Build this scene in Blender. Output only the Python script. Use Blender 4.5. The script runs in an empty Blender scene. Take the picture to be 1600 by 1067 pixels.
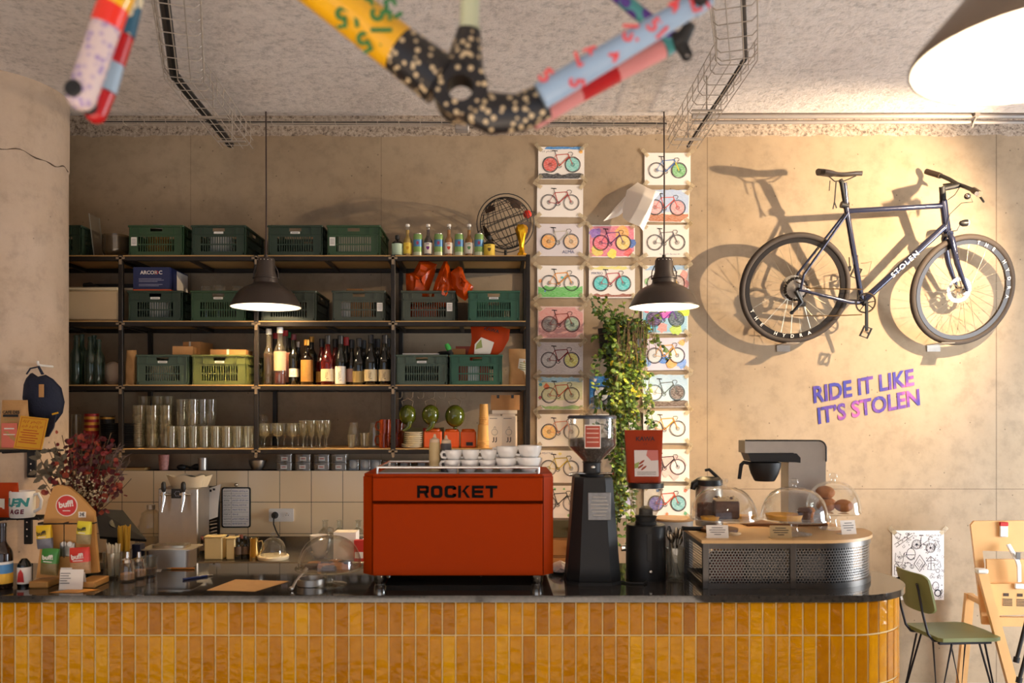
import bpy, math, random
from mathutils import Matrix, Vector
R = math.radians
PI = math.pi
random.seed(7)
SC = bpy.context.scene
COL = SC.collection
# ------------------------------------------------------------------ camera, world, light
F, VX, HY, EYE = 1300.0, 770.0, 643.0, 1.75        # focal length in px, principal point, eye height
cam_d = bpy.data.cameras.new('camera')
cam = bpy.data.objects.new('camera', cam_d)
COL.objects.link(cam)
cam.location = (0, 0, EYE)
cam.rotation_euler = (PI / 2, 0, 0)
cam_d.sensor_width = 36
cam_d.lens = 36 * F / 1600
cam_d.shift_x = (800 - VX) / 1600
cam_d.shift_y = (HY - 533.5) / 1600
cam_d.clip_start = 0.05
cam_d.dof.use_dof = True
cam_d.dof.focus_distance = 4.5
cam_d.dof.aperture_fstop = 2.2
SC.camera = cam
SC.view_settings.view_transform = 'Standard'
SC.view_settings.look = 'None'
SC.view_settings.gamma = 1
SC.view_settings.use_curve_mapping = False
SC.view_settings.exposure = 0.0
SC.cycles.max_bounces = 8
SC.cycles.transparent_max_bounces = 32
SC.cycles.caustics_reflective = False
SC.cycles.caustics_refractive = False
world = bpy.data.worlds.new('sky')
SC.world = world
world.use_nodes = True
world.node_tree.nodes['Background'].inputs[0].default_value = (0.75, 0.85, 1.0, 1)
world.node_tree.nodes['Background'].inputs[1].default_value = 1.0
def light(name, kind, loc, energy, color, target=None, **kw):
 d = bpy.data.lights.new(name, kind)
 d.energy = energy
 d.color = color
 for k, v in kw.items():
  setattr(d, k, v)
 o = bpy.data.objects.new(name, d)
 COL.objects.link(o)
 o.location = loc
 if target is not None:
  o.rotation_euler = (Vector(target) - Vector(loc)).to_track_quat('-Z', 'Y').to_euler()
 return o
# daylight through the shop front behind the camera and the glazed right side
light('daylight_front', 'AREA', (0.6, -1.75, 1.35), 14, (1.0, 0.80, 0.66), (0.6, -0.3, 3.4), shape='RECTANGLE', size=5.6, size_y=2.2)
light('daylight_right', 'AREA', (5.4, 3.3, 1.15), 210, (0.90, 0.95, 1.0), (2.9, 5.2, 0.7), shape='RECTANGLE', size=1.7, size_y=1.6)
# sun added to brighten the ceiling by bounce off the floor before the bar
light('ceiling_fill_sun', 'SUN', (0, -4, 7), 29.0, (1.0, 0.92, 0.84), (0.6, 2.3, 0.0), angle=R(1.0))
# spotlight that grazes the wall with the bicycle
light('wall_spotlight', 'SPOT', (3.05, 4.15, 2.92), 290, (1.0, 0.75, 0.48), (2.0, 5.37, 2.62), spot_size=R(118), spot_blend=0.6, shadow_soft_size=0.018)
# bulbs of the two pendants (their shades are built below)
PEND = [(414, 4.69), (1036, 4.69)]
for i_, (px_, D_) in enumerate(PEND):
 light('pendant_bulb', 'SPOT', ((px_ - VX) / F * D_, D_, 2.42), (190, 170)[i_], (1.0, 0.66, 0.28), ((px_ - VX) / F * D_, D_, 0), spot_size=R(118), spot_blend=0.45, shadow_soft_size=0.035)
light('lamp_bulb', 'POINT', (0.885, 1.30, 2.365), 12, (1.0, 0.80, 0.55), shadow_soft_size=0.05)
# ------------------------------------------------------------------ helpers
def X(px, D): return (px - VX) / F * D
def Z(py, D): return EYE + (HY - py) / F * D
def P(px, py, D): return Vector((X(px, D), D, Z(py, D)))
def lin(c):
 c = c / 255.0
 return c / 12.92 if c <= 0.04045 else ((c + 0.055) / 1.055) ** 2.4
def rgb(c): return (lin(c[0]), lin(c[1]), lin(c[2]), 1)
MATS = {}
def mat(name, col, rough=0.5, metal=0.0, var=0.10, scale=9.0, bump=0.0, bscale=60.0, trans=False, coat=0.0, emit=None, estr=0.0, spec=0.5, alpha=1.0):
 """principled material whose base colour varies with a noise texture"""
 if name in MATS: return MATS[name]
 m = bpy.data.materials.new(name)
 m.use_nodes = True
 nt = m.node_tree
 b = nt.nodes['Principled BSDF']
 b.inputs['Roughness'].default_value = rough
 b.inputs['Metallic'].default_value = metal
 b.inputs['Coat Weight'].default_value = coat
 b.inputs['Specular IOR Level'].default_value = spec
 c = rgb(col)
 tc = nt.nodes.new('ShaderNodeTexCoord')
 if var > 0:
  n = nt.nodes.new('ShaderNodeTexNoise')
  n.inputs['Scale'].default_value = scale
  n.inputs['Detail'].default_value = 4
  nt.links.new(tc.outputs['Object'], n.inputs['Vector'])
  mx = nt.nodes.new('ShaderNodeMix'); mx.data_type = 'RGBA'
  mx.inputs[6].default_value = tuple(v * (1 - var) for v in c[:3]) + (1,)
  mx.inputs[7].default_value = tuple(min(1, v * (1 + var)) for v in c[:3]) + (1,)
  nt.links.new(n.outputs['Fac'], mx.inputs[0])
  nt.links.new(mx.outputs[2], b.inputs['Base Color'])
 else:
  b.inputs['Base Color'].default_value = c
 if bump > 0:
  n2 = nt.nodes.new('ShaderNodeTexNoise')
  n2.inputs['Scale'].default_value = bscale
  n2.inputs['Detail'].default_value = 5
  nt.links.new(tc.outputs['Object'], n2.inputs['Vector'])
  bp = nt.nodes.new('ShaderNodeBump')
  bp.inputs['Strength'].default_value = bump
  bp.inputs['Distance'].default_value = 0.01
  nt.links.new(n2.outputs['Fac'], bp.inputs['Height'])
  nt.links.new(bp.outputs['Normal'], b.inputs['Normal'])
 if emit:
  b.inputs['Emission Color'].default_value = rgb(emit)
  b.inputs['Emission Strength'].default_value = estr
 MATS[name] = m
 return m
def glassmat(name, tint=(250, 250, 245), refl=1.0, rough=0.03, body=0.0, bodycol=None):
 """thin clear glass: see-through with fresnel reflection; body adds a milky or coloured share"""
 if name in MATS: return MATS[name]
 m = bpy.data.materials.new(name); m.use_nodes = True
 nt = m.node_tree; nt.nodes.clear()
 out = nt.nodes.new('ShaderNodeOutputMaterial')
 tr = nt.nodes.new('ShaderNodeBsdfTransparent'); tr.inputs[0].default_value = rgb(tint)
 gl = nt.nodes.new('ShaderNodeBsdfGlossy'); gl.inputs['Roughness'].default_value = rough
 gl.inputs[0].default_value = (refl, refl, refl, 1)
 lw = nt.nodes.new('ShaderNodeLayerWeight'); lw.inputs[0].default_value = 0.5
 pw = nt.nodes.new('ShaderNodeMath'); pw.operation = 'POWER'; pw.inputs[1].default_value = 2.3
 ma = nt.nodes.new('ShaderNodeMath'); ma.operation = 'MULTIPLY_ADD'; ma.inputs[1].default_value = 0.75; ma.inputs[2].default_value = 0.05
 nt.links.new(lw.outputs['Facing'], pw.inputs[0]); nt.links.new(pw.outputs[0], ma.inputs[0])
 mx = nt.nodes.new('ShaderNodeMixShader')
 nt.links.new(ma.outputs[0], mx.inputs[0])
 nt.links.new(tr.outputs[0], mx.inputs[1]); nt.links.new(gl.outputs[0], mx.inputs[2])
 last = mx
 if body > 0:
  df = nt.nodes.new('ShaderNodeBsdfDiffuse'); df.inputs[0].default_value = rgb(bodycol or tint)
  m2 = nt.nodes.new('ShaderNodeMixShader'); m2.inputs[0].default_value = body
  nt.links.new(last.outputs[0], m2.inputs[1]); nt.links.new(df.outputs[0], m2.inputs[2])
  last = m2
 nt.links.new(last.outputs[0], out.inputs[0])
 MATS[name] = m
 return m
def euler(rx=0, ry=0, rz=0, loc=(0, 0, 0)):
 from mathutils import Euler
 return Matrix.Translation(Vector(loc)) @ Euler((rx, ry, rz)).to_matrix().to_4x4()
class MB:
 """collects shapes, then links them as one mesh object"""
 def __init__(s):
  s.v = []; s.f = []; s.m = []; s.mats = []
 def mi(s, m):
  if m not in s.mats: s.mats.append(m)
  return s.mats.index(m)
 def add(s, vs, fs, m, M=None):
  o = len(s.v); k = s.mi(m)
  for p in vs:
   p = Vector(p)
   s.v.append(M @ p if M is not None else p)
  for f in fs:
   s.f.append(tuple(i + o for i in f)); s.m.append(k)
  return s
 def box(s, c, d, m, M=None, bev=0.0):
  x, y, z = d[0] / 2, d[1] / 2, d[2] / 2
  T = Matrix.Translation(Vector(c)); T = M @ T if M is not None else T
  b = min(bev, x * .9, y * .9, z * .9)
  if b <= 0:
   vs = [(i * x, j * y, k * z) for i in (-1, 1) for j in (-1, 1) for k in (-1, 1)]
   fs = [(0, 1, 3, 2), (4, 6, 7, 5), (0, 4, 5, 1), (2, 3, 7, 6), (0, 2, 6, 4), (1, 5, 7, 3)]
   return s.add(vs, fs, m, T)
  vs = []; idx = {}
  for i in (-1, 1):
   for j in (-1, 1):
    for k in (-1, 1):
     for a in range(3):
      p = [i * (x - b), j * (y - b), k * (z - b)]
      p[a] = (i * x, j * y, k * z)[a]
      idx[(i, j, k, a)] = len(vs); vs.append(p)
  fs = []
  for a in range(3):
   for sg in (-1, 1):
    o = [q for q in range(3) if q != a]
    q = []
    for (u, w) in ((-1, -1), (1, -1), (1, 1), (-1, 1)):
     t = [0, 0, 0]; t[a] = sg; t[o[0]] = u; t[o[1]] = w
     q.append(idx[(t[0], t[1], t[2], a)])
    if (sg < 0) != (a == 1): q = q[::-1]
    fs.append(tuple(q))
  for a in range(3):
   o = [q for q in range(3) if q != a]
   for u in (-1, 1):
    for w in (-1, 1):
     q = []
     for (t_, ax) in ((-1, o[0]), (1, o[0]), (1, o[1]), (-1, o[1])):
      t = [0, 0, 0]; t[a] = t_; t[o[0]] = u; t[o[1]] = w
      q.append(idx[(t[0], t[1], t[2], ax)])
     fs.append(tuple(q))
  for i in (-1, 1):
   for j in (-1, 1):
    for k in (-1, 1):
     fs.append(tuple(idx[(i, j, k, a)] for a in range(3)))
  return s.add(vs, fs, m, T)
 def lathe(s, prof, m, n=24, M=None, arc=1.0):
  vs = []; fs = []; rows = []
  full = arc >= 1.0
  cnt = n if full else n + 1
  for (r, z) in prof:
   if r <= 1e-6:
    rows.append([len(vs)] * cnt); vs.append((0, 0, z))
   else:
    rows.append(list(range(len(vs), len(vs) + cnt)))
    for i in range(cnt):
     a = 2 * PI * arc * i / n
     vs.append((r * math.cos(a), r * math.sin(a), z))
  for j in range(len(rows) - 1):
   A, B = rows[j], rows[j + 1]
   for i in range(n):
    k = (i + 1) % n if full else i + 1
    q = [A[i], A[k], B[k], B[i]]
    q = [q[t] for t in range(4) if q[t] != q[t - 1]]
    if len(q) >= 3: fs.append(tuple(q))
  return s.add(vs, fs, m, M)
 def cyl(s, p0, p1, r0, m, r1=None, n=12, M=None):
  return s.tube([p0, p1], [r0, r0 if r1 is None else r1], m, n, M=M)
 def tube(s, pts, r, m, n=8, closed=False, M=None, flat=None):
  pts = [Vector(p) for p in pts]; N = len(pts)
  rs = r if isinstance(r, (list, tuple)) else [r] * N
  vs = []; fs = []
  up = None
  for i in range(N):
   if closed: t = pts[(i + 1) % N] - pts[i - 1]
   elif i == 0: t = pts[1] - pts[0]
   elif i == N - 1: t = pts[-1] - pts[-2]
   else:
    t = (pts[i + 1] - pts[i]).normalized() + (pts[i] - pts[i - 1]).normalized()
   if t.length < 1e-9: t = Vector((0, 0, 1))
   t.normalize()
   if up is None:
    up = Vector((0, 0, 1)) if abs(t.z) < 0.9 else Vector((0, 1, 0))
   a = t.cross(up)
   if a.length < 1e-6: a = t.orthogonal()
   a.normalize(); b = a.cross(t).normalized(); up = b
   for k in range(n):
    an = 2 * PI * k / n
    ca, sa = math.cos(an), math.sin(an)
    if flat: ca *= flat[0]; sa *= flat[1]
    vs.append(pts[i] + (a * ca + b * sa) * rs[i])
  for i in range(N if closed else N - 1):
   j = (i + 1) % N
   for k in range(n):
    l = (k + 1) % n
    fs.append((i * n + k, i * n + l, j * n + l, j * n + k))
  if not closed:
   fs.append(tuple(range(n - 1, -1, -1))); fs.append(tuple((N - 1) * n + k for k in range(n)))
  return s.add(vs, fs, m, M)
 def prism(s, poly, h, m, M=None, z0=0.0, m2=None):
  n = len(poly)
  vs = [(p[0], p[1], z0) for p in poly] + [(p[0], p[1], z0 + h) for p in poly]
  sd = [(i, (i + 1) % n, n + (i + 1) % n, n + i) for i in range(n)]
  s.add(vs, [tuple(range(n - 1, -1, -1)), tuple(range(n, 2 * n))] + (sd if m2 is None else []), m, M)
  if m2 is not None: s.add(vs, sd, m2, M)
  return s
 def sheet(s, fn, nu, nv, m, M=None):
  vs = [fn(i / nu, j / nv) for j in range(nv + 1) for i in range(nu + 1)]
  fs = [(j * (nu + 1) + i, j * (nu + 1) + i + 1, (j + 1) * (nu + 1) + i + 1, (j + 1) * (nu + 1) + i) for j in range(nv) for i in range(nu)]
  return s.add(vs, fs, m, M)
 def ball(s, c, r, m, n=16, k=10, sc=(1, 1, 1), M=None):
  prof = [(r * math.sin(PI * i / k), -r * math.cos(PI * i / k)) for i in range(k + 1)]
  prof[0] = (0, -r); prof[-1] = (0, r)
  T = Matrix.Translation(Vector(c)) @ Matrix.Diagonal((sc[0], sc[1], sc[2], 1))
  return s.lathe(prof, m, n, M @ T if M is not None else T)
 def stroke(s, pts, w, m, M=None, y=0.0, closed=False):
  """flat line in the XZ plane facing -Y"""
  pts = [Vector((p[0], p[1])) for p in pts]; N = len(pts); L = []; Rr = []
  for i in range(N):
   if closed: t = pts[(i + 1) % N] - pts[i - 1]
   else: t = pts[min(i + 1, N - 1)] - pts[max(i - 1, 0)]
   if t.length < 1e-9: t = Vector((1, 0))
   t.normalize(); nn = Vector((-t.y, t.x)) * (w / 2)
   L.append((pts[i].x + nn.x, y, pts[i].y + nn.y)); Rr.append((pts[i].x - nn.x, y, pts[i].y - nn.y))
  fs = [(i, N + i, N + (i + 1) % N, (i + 1) % N) for i in range(N if closed else N - 1)]
  return s.add(L + Rr, fs, m, M)
 def poly(s, pts, m, M=None, y=0.0):
  return s.add([(p[0], y, p[1]) for p in pts], [tuple(range(len(pts)))], m, M)
 def text(s, body, size, m, M=None, extrude=0.0, bold=0.0, shear=0.0, align='CENTER', spacing=1.0, sx=1.0):
  """lettering in the XZ plane facing -Y"""
  c = bpy.data.curves.new('t', 'FONT'); c.body = body; c.size = size; c.extrude = extrude
  c.offset = bold; c.shear = shear; c.align_x = align; c.align_y = 'CENTER'; c.space_character = spacing; c.resolution_u = 3
  o = bpy.data.objects.new('t', c); COL.objects.link(o)
  dg = bpy.context.evaluated_depsgraph_get()
  me = bpy.data.meshes.new_from_object(o.evaluated_get(dg))
  T = Matrix(((sx, 0, 0, 0), (0, 0, -1, 0), (0, 1, 0, 0), (0, 0, 0, 1)))
  T = M @ T if M is not None else T
  s.add([v.co.copy() for v in me.vertices], [tuple(p.vertices) for p in me.polygons], m, T)
  bpy.data.objects.remove(o); bpy.data.curves.remove(c); bpy.data.meshes.remove(me)
  return s
 def scrawl(s, x0, x1, z, h, m, M=None, y=0.0, w=0.0022, seed=1):
  """illegible handwriting, upright, facing -Y"""
  r = random.Random(seed); x = x0
  while x < x1:
   L = min(x1 - x, h * r.uniform(1.2, 3.2)); n = max(3, int(L / h * 4))
   s.stroke([(x + L * i / n, z + h * (r.uniform(.1, .55) if i % 2 else r.uniform(-.55, -.1))) for i in range(n + 1)], w, m, M, y)
   x += L + h * .6
  return s
 def obj(s, name, parent=None, loc=(0, 0, 0), rot=(0, 0, 0), label=None, cat=None, group=None, kind=None, smooth=True, angle=38):
  me = bpy.data.meshes.new(name)
  me.from_pydata([tuple(v) for v in s.v], [], s.f)
  for m in s.mats: me.materials.append(m)
  me.polygons.foreach_set('material_index', s.m)
  me.update()
  if smooth:
   me.polygons.foreach_set('use_smooth', [True] * len(me.polygons))
   me.set_sharp_from_angle(angle=R(angle))
  o = bpy.data.objects.new(name, me)
  COL.objects.link(o)
  o.location = loc; o.rotation_euler = rot
  if parent is not None: o.parent = parent
  tag(o, label, cat, group, kind)
  return o
def tag(o, label=None, cat=None, group=None, kind=None):
 if label: o['label'] = label
 if cat: o['category'] = cat
 if group: o['group'] = group
 if kind: o['kind'] = kind
 return o
def thing(name, label, cat, loc, rz=0.0, group=None, rot=None):
 o = bpy.data.objects.new(name, None)
 o.empty_display_size = 0.05
 COL.objects.link(o)
 o.location = loc
 o.rotation_euler = rot if rot else (0, 0, rz)
 return tag(o, label, cat, group)
def kids(o): return [c for c in bpy.data.objects if c.parent == o]
def copy_tree(o, loc=None, rot=None, label=None, group=None, scale=None):
 """a thing with copies of its parts and sub-parts"""
 r = o.copy(); COL.objects.link(r)
 for ch in KIDS.get(o.name, None) or kids(o):
  c = ch.copy(); COL.objects.link(c); c.parent = r
  for g in kids(ch):
   d = g.copy(); COL.objects.link(d); d.parent = c
 if loc is not None: r.location = loc
 if rot is not None: r.rotation_euler = rot
 if label: r['label'] = label
 if group: r['group'] = group
 if scale: r.scale = scale
 return r
KIDS = {}
def arc(cx, cy, r, a0, a1, n):
 return [(cx + r * math.cos(a0 + (a1 - a0) * i / n), cy + r * math.sin(a0 + (a1 - a0) * i / n)) for i in range(n + 1)]
def rrect(w, h, r, n=4):
 p = []
 for (sx, sy, a) in ((1, 1, 0), (-1, 1, PI / 2), (-1, -1, PI), (1, -1, 1.5 * PI)):
  p += arc(sx * (w / 2 - r), sy * (h / 2 - r), r, a, a + PI / 2, n)
 return p
UP = Matrix(((1, 0, 0, 0), (0, 0, -1, 0), (0, 1, 0, 0), (0, 0, 0, 1)))   # xy drawing -> upright, facing -Y
# ------------------------------------------------------------------ shared materials
BLACK = mat('black_plastic', (26, 25, 25), 0.42)
MATTE_BLACK = mat('matte_black', (22, 21, 21), 0.6)
STEEL_BLK = mat('black_steel', (42, 36, 31), 0.45, 0.5, var=0.25, scale=14)
WELD = mat('bare_weld_steel', (150, 130, 105), 0.5, 0.5, var=0.3, scale=30)
CHROME = mat('chrome', (225, 220, 212), 0.12, 1.0, var=0.03)
BRUSHED = mat('brushed_steel', (190, 182, 172), 0.4, 1.0, var=0.08, scale=30)
WHITE = mat('white_plastic', (235, 230, 222), 0.4, var=0.03)
PAPER = mat('white_paper', (238, 230, 220), 0.8, var=0.03)
CREAM = mat('cream_plastic', (226, 212, 180), 0.45, var=0.05)
INK = mat('black_ink', (30, 28, 30), 0.7, var=0.0)
CERAMIC = mat('white_ceramic', (238, 234, 228), 0.15, var=0.02, coat=0.4)
GLASS = glassmat('clear_glass', (242, 241, 236), body=0.035, bodycol=(236, 228, 208))
GLASS_T = glassmat('tumbler_glass', (240, 239, 232), body=0.045, bodycol=(240, 226, 190))
GLASS_G = glassmat('green_glass', (176, 200, 186), body=0.06, bodycol=(150, 175, 160))
GLASS_BR = glassmat('brown_glass', (60, 30, 14), body=0.3, bodycol=(30, 16, 8))
GLASS_DK = mat('dark_bottle_glass', (18, 20, 16), 0.08, var=0.05, coat=0.5)
CARD = mat('brown_cardboard', (176, 128, 78), 0.8, var=0.12, scale=20)
KRAFT = mat('kraft_paper', (190, 145, 92), 0.75, var=0.12, scale=25, bump=0.3, bscale=30)
PLY = mat('plywood', (190, 150, 92), 0.55, var=0.15, scale=5)
BEECH = mat('beech_wood', (230, 180, 120), 0.4, var=0.12, scale=6)
ORANGE = mat('orange_paint', (162, 52, 0), 0.45, var=0.03, spec=0.05)
TAPE = glassmat('masking_tape', (246, 240, 226), rough=0.4, body=0.2, bodycol=(238, 226, 200))
def nodes(name):
 m = bpy.data.materials.new(name); m.use_nodes = True
 MATS[name] = m
 nt = m.node_tree
 return m, nt, nt.nodes['Principled BSDF']
def N(nt, kind, **kw):
 n = nt.nodes.new(kind)
 for k, v in kw.items():
  if k.startswith('i_'): n.inputs[k[2:].replace('_', ' ')].default_value = v
  else: setattr(n, k, v)
 return n
def ramp(nt, src, stops):
 r = nt.nodes.new('ShaderNodeValToRGB')
 el = r.color_ramp.elements
 while len(el) < len(stops): el.new(0.5)
 for e, (p, c) in zip(el, stops):
  e.position = p; e.color = c if len(c) == 4 else rgb(c)
 nt.links.new(src, r.inputs[0])
 return r
def mixc(nt, fac, a, b, mode='MIX'):
 mx = nt.nodes.new('ShaderNodeMix'); mx.data_type = 'RGBA'; mx.blend_type = mode
 for sock, v in ((0, fac), (6, a), (7, b)):
  if hasattr(v, 'is_linked') or hasattr(v, 'links'): nt.links.new(v, mx.inputs[sock])
  elif sock == 0: mx.inputs[0].default_value = v
  else: mx.inputs[sock].default_value = v if len(v) == 4 else rgb(v)
 return mx.outputs[2]
def mth(nt, op, a, b=None, c=None):
 n = nt.nodes.new('ShaderNodeMath'); n.operation = op
 for i, v in enumerate((a, b, c)):
  if v is None: continue
  if hasattr(v, 'links'): nt.links.new(v, n.inputs[i])
  else: n.inputs[i].default_value = v
 return n.outputs[0]
def concrete(name, base, dark, light_, rough_band=None, joints=True, bump=0.25, sprayed=False):
 m, nt, b = nodes(name)
 tc = N(nt, 'ShaderNodeTexCoord')
 big = N(nt, 'ShaderNodeTexNoise', i_Scale=1.1, i_Detail=6, i_Roughness=0.6)
 fine = N(nt, 'ShaderNodeTexNoise', i_Scale=(26 if sprayed else 9), i_Detail=8, i_Roughness=0.7)
 for n in (big, fine): nt.links.new(tc.outputs['Object'], n.inputs['Vector'])
 c = ramp(nt, big.outputs['Fac'], [(0.3, dark), (0.5, base), (0.72, light_)]).outputs[0]
 f = ramp(nt, fine.outputs['Fac'], [(0.34, (188, 188, 188)), (0.5, (238, 238, 238)), (0.7, (255, 255, 255))]).outputs[0]
 c = mixc(nt, 0.75 if sprayed else 0.45, c, f, 'MULTIPLY')
 # air holes
 vo = N(nt, 'ShaderNodeTexVoronoi', i_Scale=(34 if sprayed else 13), i_Randomness=1.0)
 nt.links.new(tc.outputs['Object'], vo.inputs['Vector'])
 hole = ramp(nt, vo.outputs['Distance'], [(0.045, (0, 0, 0)), (0.075, (255, 255, 255))]).outputs[0]
 sel = ramp(nt, vo.outputs['Color'], [(0.55, (0, 0, 0)), (0.6, (255, 255, 255))]).outputs[0]
 hole2 = mixc(nt, sel, (255, 255, 255), hole)
 c = mixc(nt, 0.5, c, hole2, 'MULTIPLY')
 hgt = fine.outputs['Fac']
 sp = N(nt, 'ShaderNodeSeparateXYZ'); nt.links.new(tc.outputs['Object'], sp.inputs[0])
 if joints:
  for ax, pos, w in ((0, 1.385, 0.0035), (0, -0.72, 0.002), (0, -1.95, 0.002), (0, 3.25, 0.004), (2, 1.25, 0.003)):
   d = mth(nt, 'ABSOLUTE', mth(nt, 'SUBTRACT', sp.outputs[ax], pos))
   k = mth(nt, 'LESS_THAN', d, w)
   c = mixc(nt, mth(nt, 'MULTIPLY', k, 0.45), c, (70, 56, 42))
 bstr = bump
 if rough_band is not None:                       # rough poured strip along the top
  nz = N(nt, 'ShaderNodeTexNoise', i_Scale=7, i_Detail=5); nt.links.new(tc.outputs['Object'], nz.inputs['Vector'])
  e = mth(nt, 'GREATER_THAN', mth(nt, 'ADD', sp.outputs[2], mth(nt, 'MULTIPLY', nz.outputs['Fac'], 0.06)), rough_band)
  pit = N(nt, 'ShaderNodeTexNoise', i_Scale=55, i_Detail=6, i_Roughness=0.75); nt.links.new(tc.outputs['Object'], pit.inputs['Vector'])
  pc = ramp(nt, pit.outputs['Fac'], [(0.36, (92, 80, 70)), (0.5, (168, 152, 136)), (0.66, (196, 182, 166))]).outputs[0]
  c = mixc(nt, e, c, pc)
 bp = N(nt, 'ShaderNodeBump', i_Strength=bstr, i_Distance=0.02 if sprayed else 0.006)
 nt.links.new(hgt, bp.inputs['Height'])
 nt.links.new(bp.outputs[0], b.inputs['Normal'])
 nt.links.new(c, b.inputs['Base Color'])
 b.inputs['Roughness'].default_value = 0.8
 return m
M_WALL = concrete('board_formed_concrete', (170, 149, 122), (160, 138, 112), (180, 158, 132), rough_band=3.56)
M_CEIL = concrete('sprayed_concrete', (232, 222, 214), (216, 205, 197), (242, 234, 228), joints=False, bump=0.6, sprayed=True)
M_PILLAR = concrete('pillar_concrete', (190, 166, 142), (175, 151, 126), (202, 180, 160), joints=False, bump=0.2)
M_FLOOR = concrete('polished_floor_concrete', (188, 176, 164), (170, 160, 150), (200, 190, 178), joints=False, bump=0.05)
# ------------------------------------------------------------------ room shell
WALL_Y = 5.37
CEIL = 3.44
def struct(name, mb): return mb.obj(name, kind='structure')
struct('floor', MB().box((0.5, 1.75, -0.05), (11.0, 7.5, 0.1), M_FLOOR))
struct('wall_back', MB().box((0.5, WALL_Y + 0.1, 1.9), (11.0, 0.2, 3.8), M_WALL))
mb = MB()
mb.box((0.5, 1.36, CEIL + 0.2), (11.0, 6.72, 0.4), M_CEIL, bev=0.02)          # sprayed slab, ends short of the wall
mb.box((0.5, 5.05, 3.76), (11.0, 0.68, 0.2), M_CEIL)                          # higher strip along the wall
struct('ceiling', mb)
struct('wall_left', MB().box((-5.05, 1.75, 1.9), (0.1, 7.5, 3.8), M_WALL))
mb = MB()
mb.box((5.55, -1.4, 1.9), (0.1, 1.0, 3.8), M_WALL); mb.box((5.55, 4.9, 1.9), (0.1, 1.4, 3.8), M_WALL)
mb.box((5.55, 1.65, 3.3), (0.1, 5.1, 1.0), M_WALL); mb.box((5.55, 1.65, 0.15), (0.1, 5.1, 0.3), M_WALL)
struct('wall_right', mb)
mb = MB()
mb.box((-4.55, -1.9, 1.9), (0.9, 0.1, 3.8), M_WALL); mb.box((4.05, -1.9, 1.9), (3.9, 0.1, 3.8), M_WALL)
mb.box((-1.0, -1.9, 3.4), (6.2, 0.1, 0.8), M_WALL); mb.box((-1.0, -1.9, 0.2), (6.2, 0.1, 0.4), M_WALL)
struct('wall_front', mb)
mb = MB()
for x in (-4.1, -2.05, 0.0, 2.1): mb.box((x, -1.9, 1.7), (0.06, 0.08, 2.6), STEEL_BLK)
struct('window_1', mb)
mb = MB()
for y in (-0.9, 0.8, 2.5, 4.2): mb.box((5.55, y, 1.55), (0.08, 0.06, 2.5), STEEL_BLK)
struct('window_2', mb)
# round concrete pillar at the left, with a crack under its rough head
PX, PY, PR = -2.69, 4.42, 0.39
mb = MB()
mb.lathe([(PR, 0), (PR, 3.0), (PR, 3.06), (PR + 0.004, 3.07), (PR + 0.006, CEIL)], M_PILLAR, 64)
o = mb.obj('pillar', loc=(PX, PY, 0), kind='structure')
mb = MB()
pts = [(PR * 1.003 * math.cos(a), PR * 1.003 * math.sin(a), 3.052 + 0.012 * math.sin(a * 7) + 0.006 * math.sin(a * 17)) for a in [R(-130 + i * 3) for i in range(50)]]
mb.tube(pts, [0.0028 + 0.0015 * math.sin(i * 1.3) for i in range(50)], mat('crack_shadow', (92, 74, 58), 0.9), 5)
mb.obj('trim_1', loc=(PX, PY, 0), kind='structure', label='irregular crack line around the pillar head')
# conduit along the slab edge, right of the cable tray
mb = MB()
GREYP = mat('grey_conduit', (150, 142, 136), 0.4)
for dz, r in ((0.0, 0.016), (-0.036, 0.011)):
 mb.tube([(1.15, 4.80, 3.455 + dz), (2.5, 4.80, 3.457 + dz), (4.6, 4.80, 3.452 + dz)], r, GREYP, 10)
o = mb.obj('conduit', label='pair of grey conduits running along the ceiling edge above the bicycle', cat='conduit')
mb = MB()
mb.tube([(0, 0, 0.035), (0, 0, -0.02), (-0.012, 0, -0.04), (-0.02, 0, -0.07)], 0.006, GREYP, 6)
mb.box((0, 0, 0.0), (0.03, 0.05, 0.02), GREYP)
mb.obj('clip', parent=o, loc=(X(1525, 4.78), 4.785, 3.455))
# small grey junction box at the slab edge, middle
MB().box((0, 0, 0), (0.08, 0.06, 0.075), GREYP, bev=0.006).obj('junction_box', loc=(X(722, 4.78), 4.78, 3.395), label='small grey junction box on the cable run below the bike frame', cat='junction box')
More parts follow.
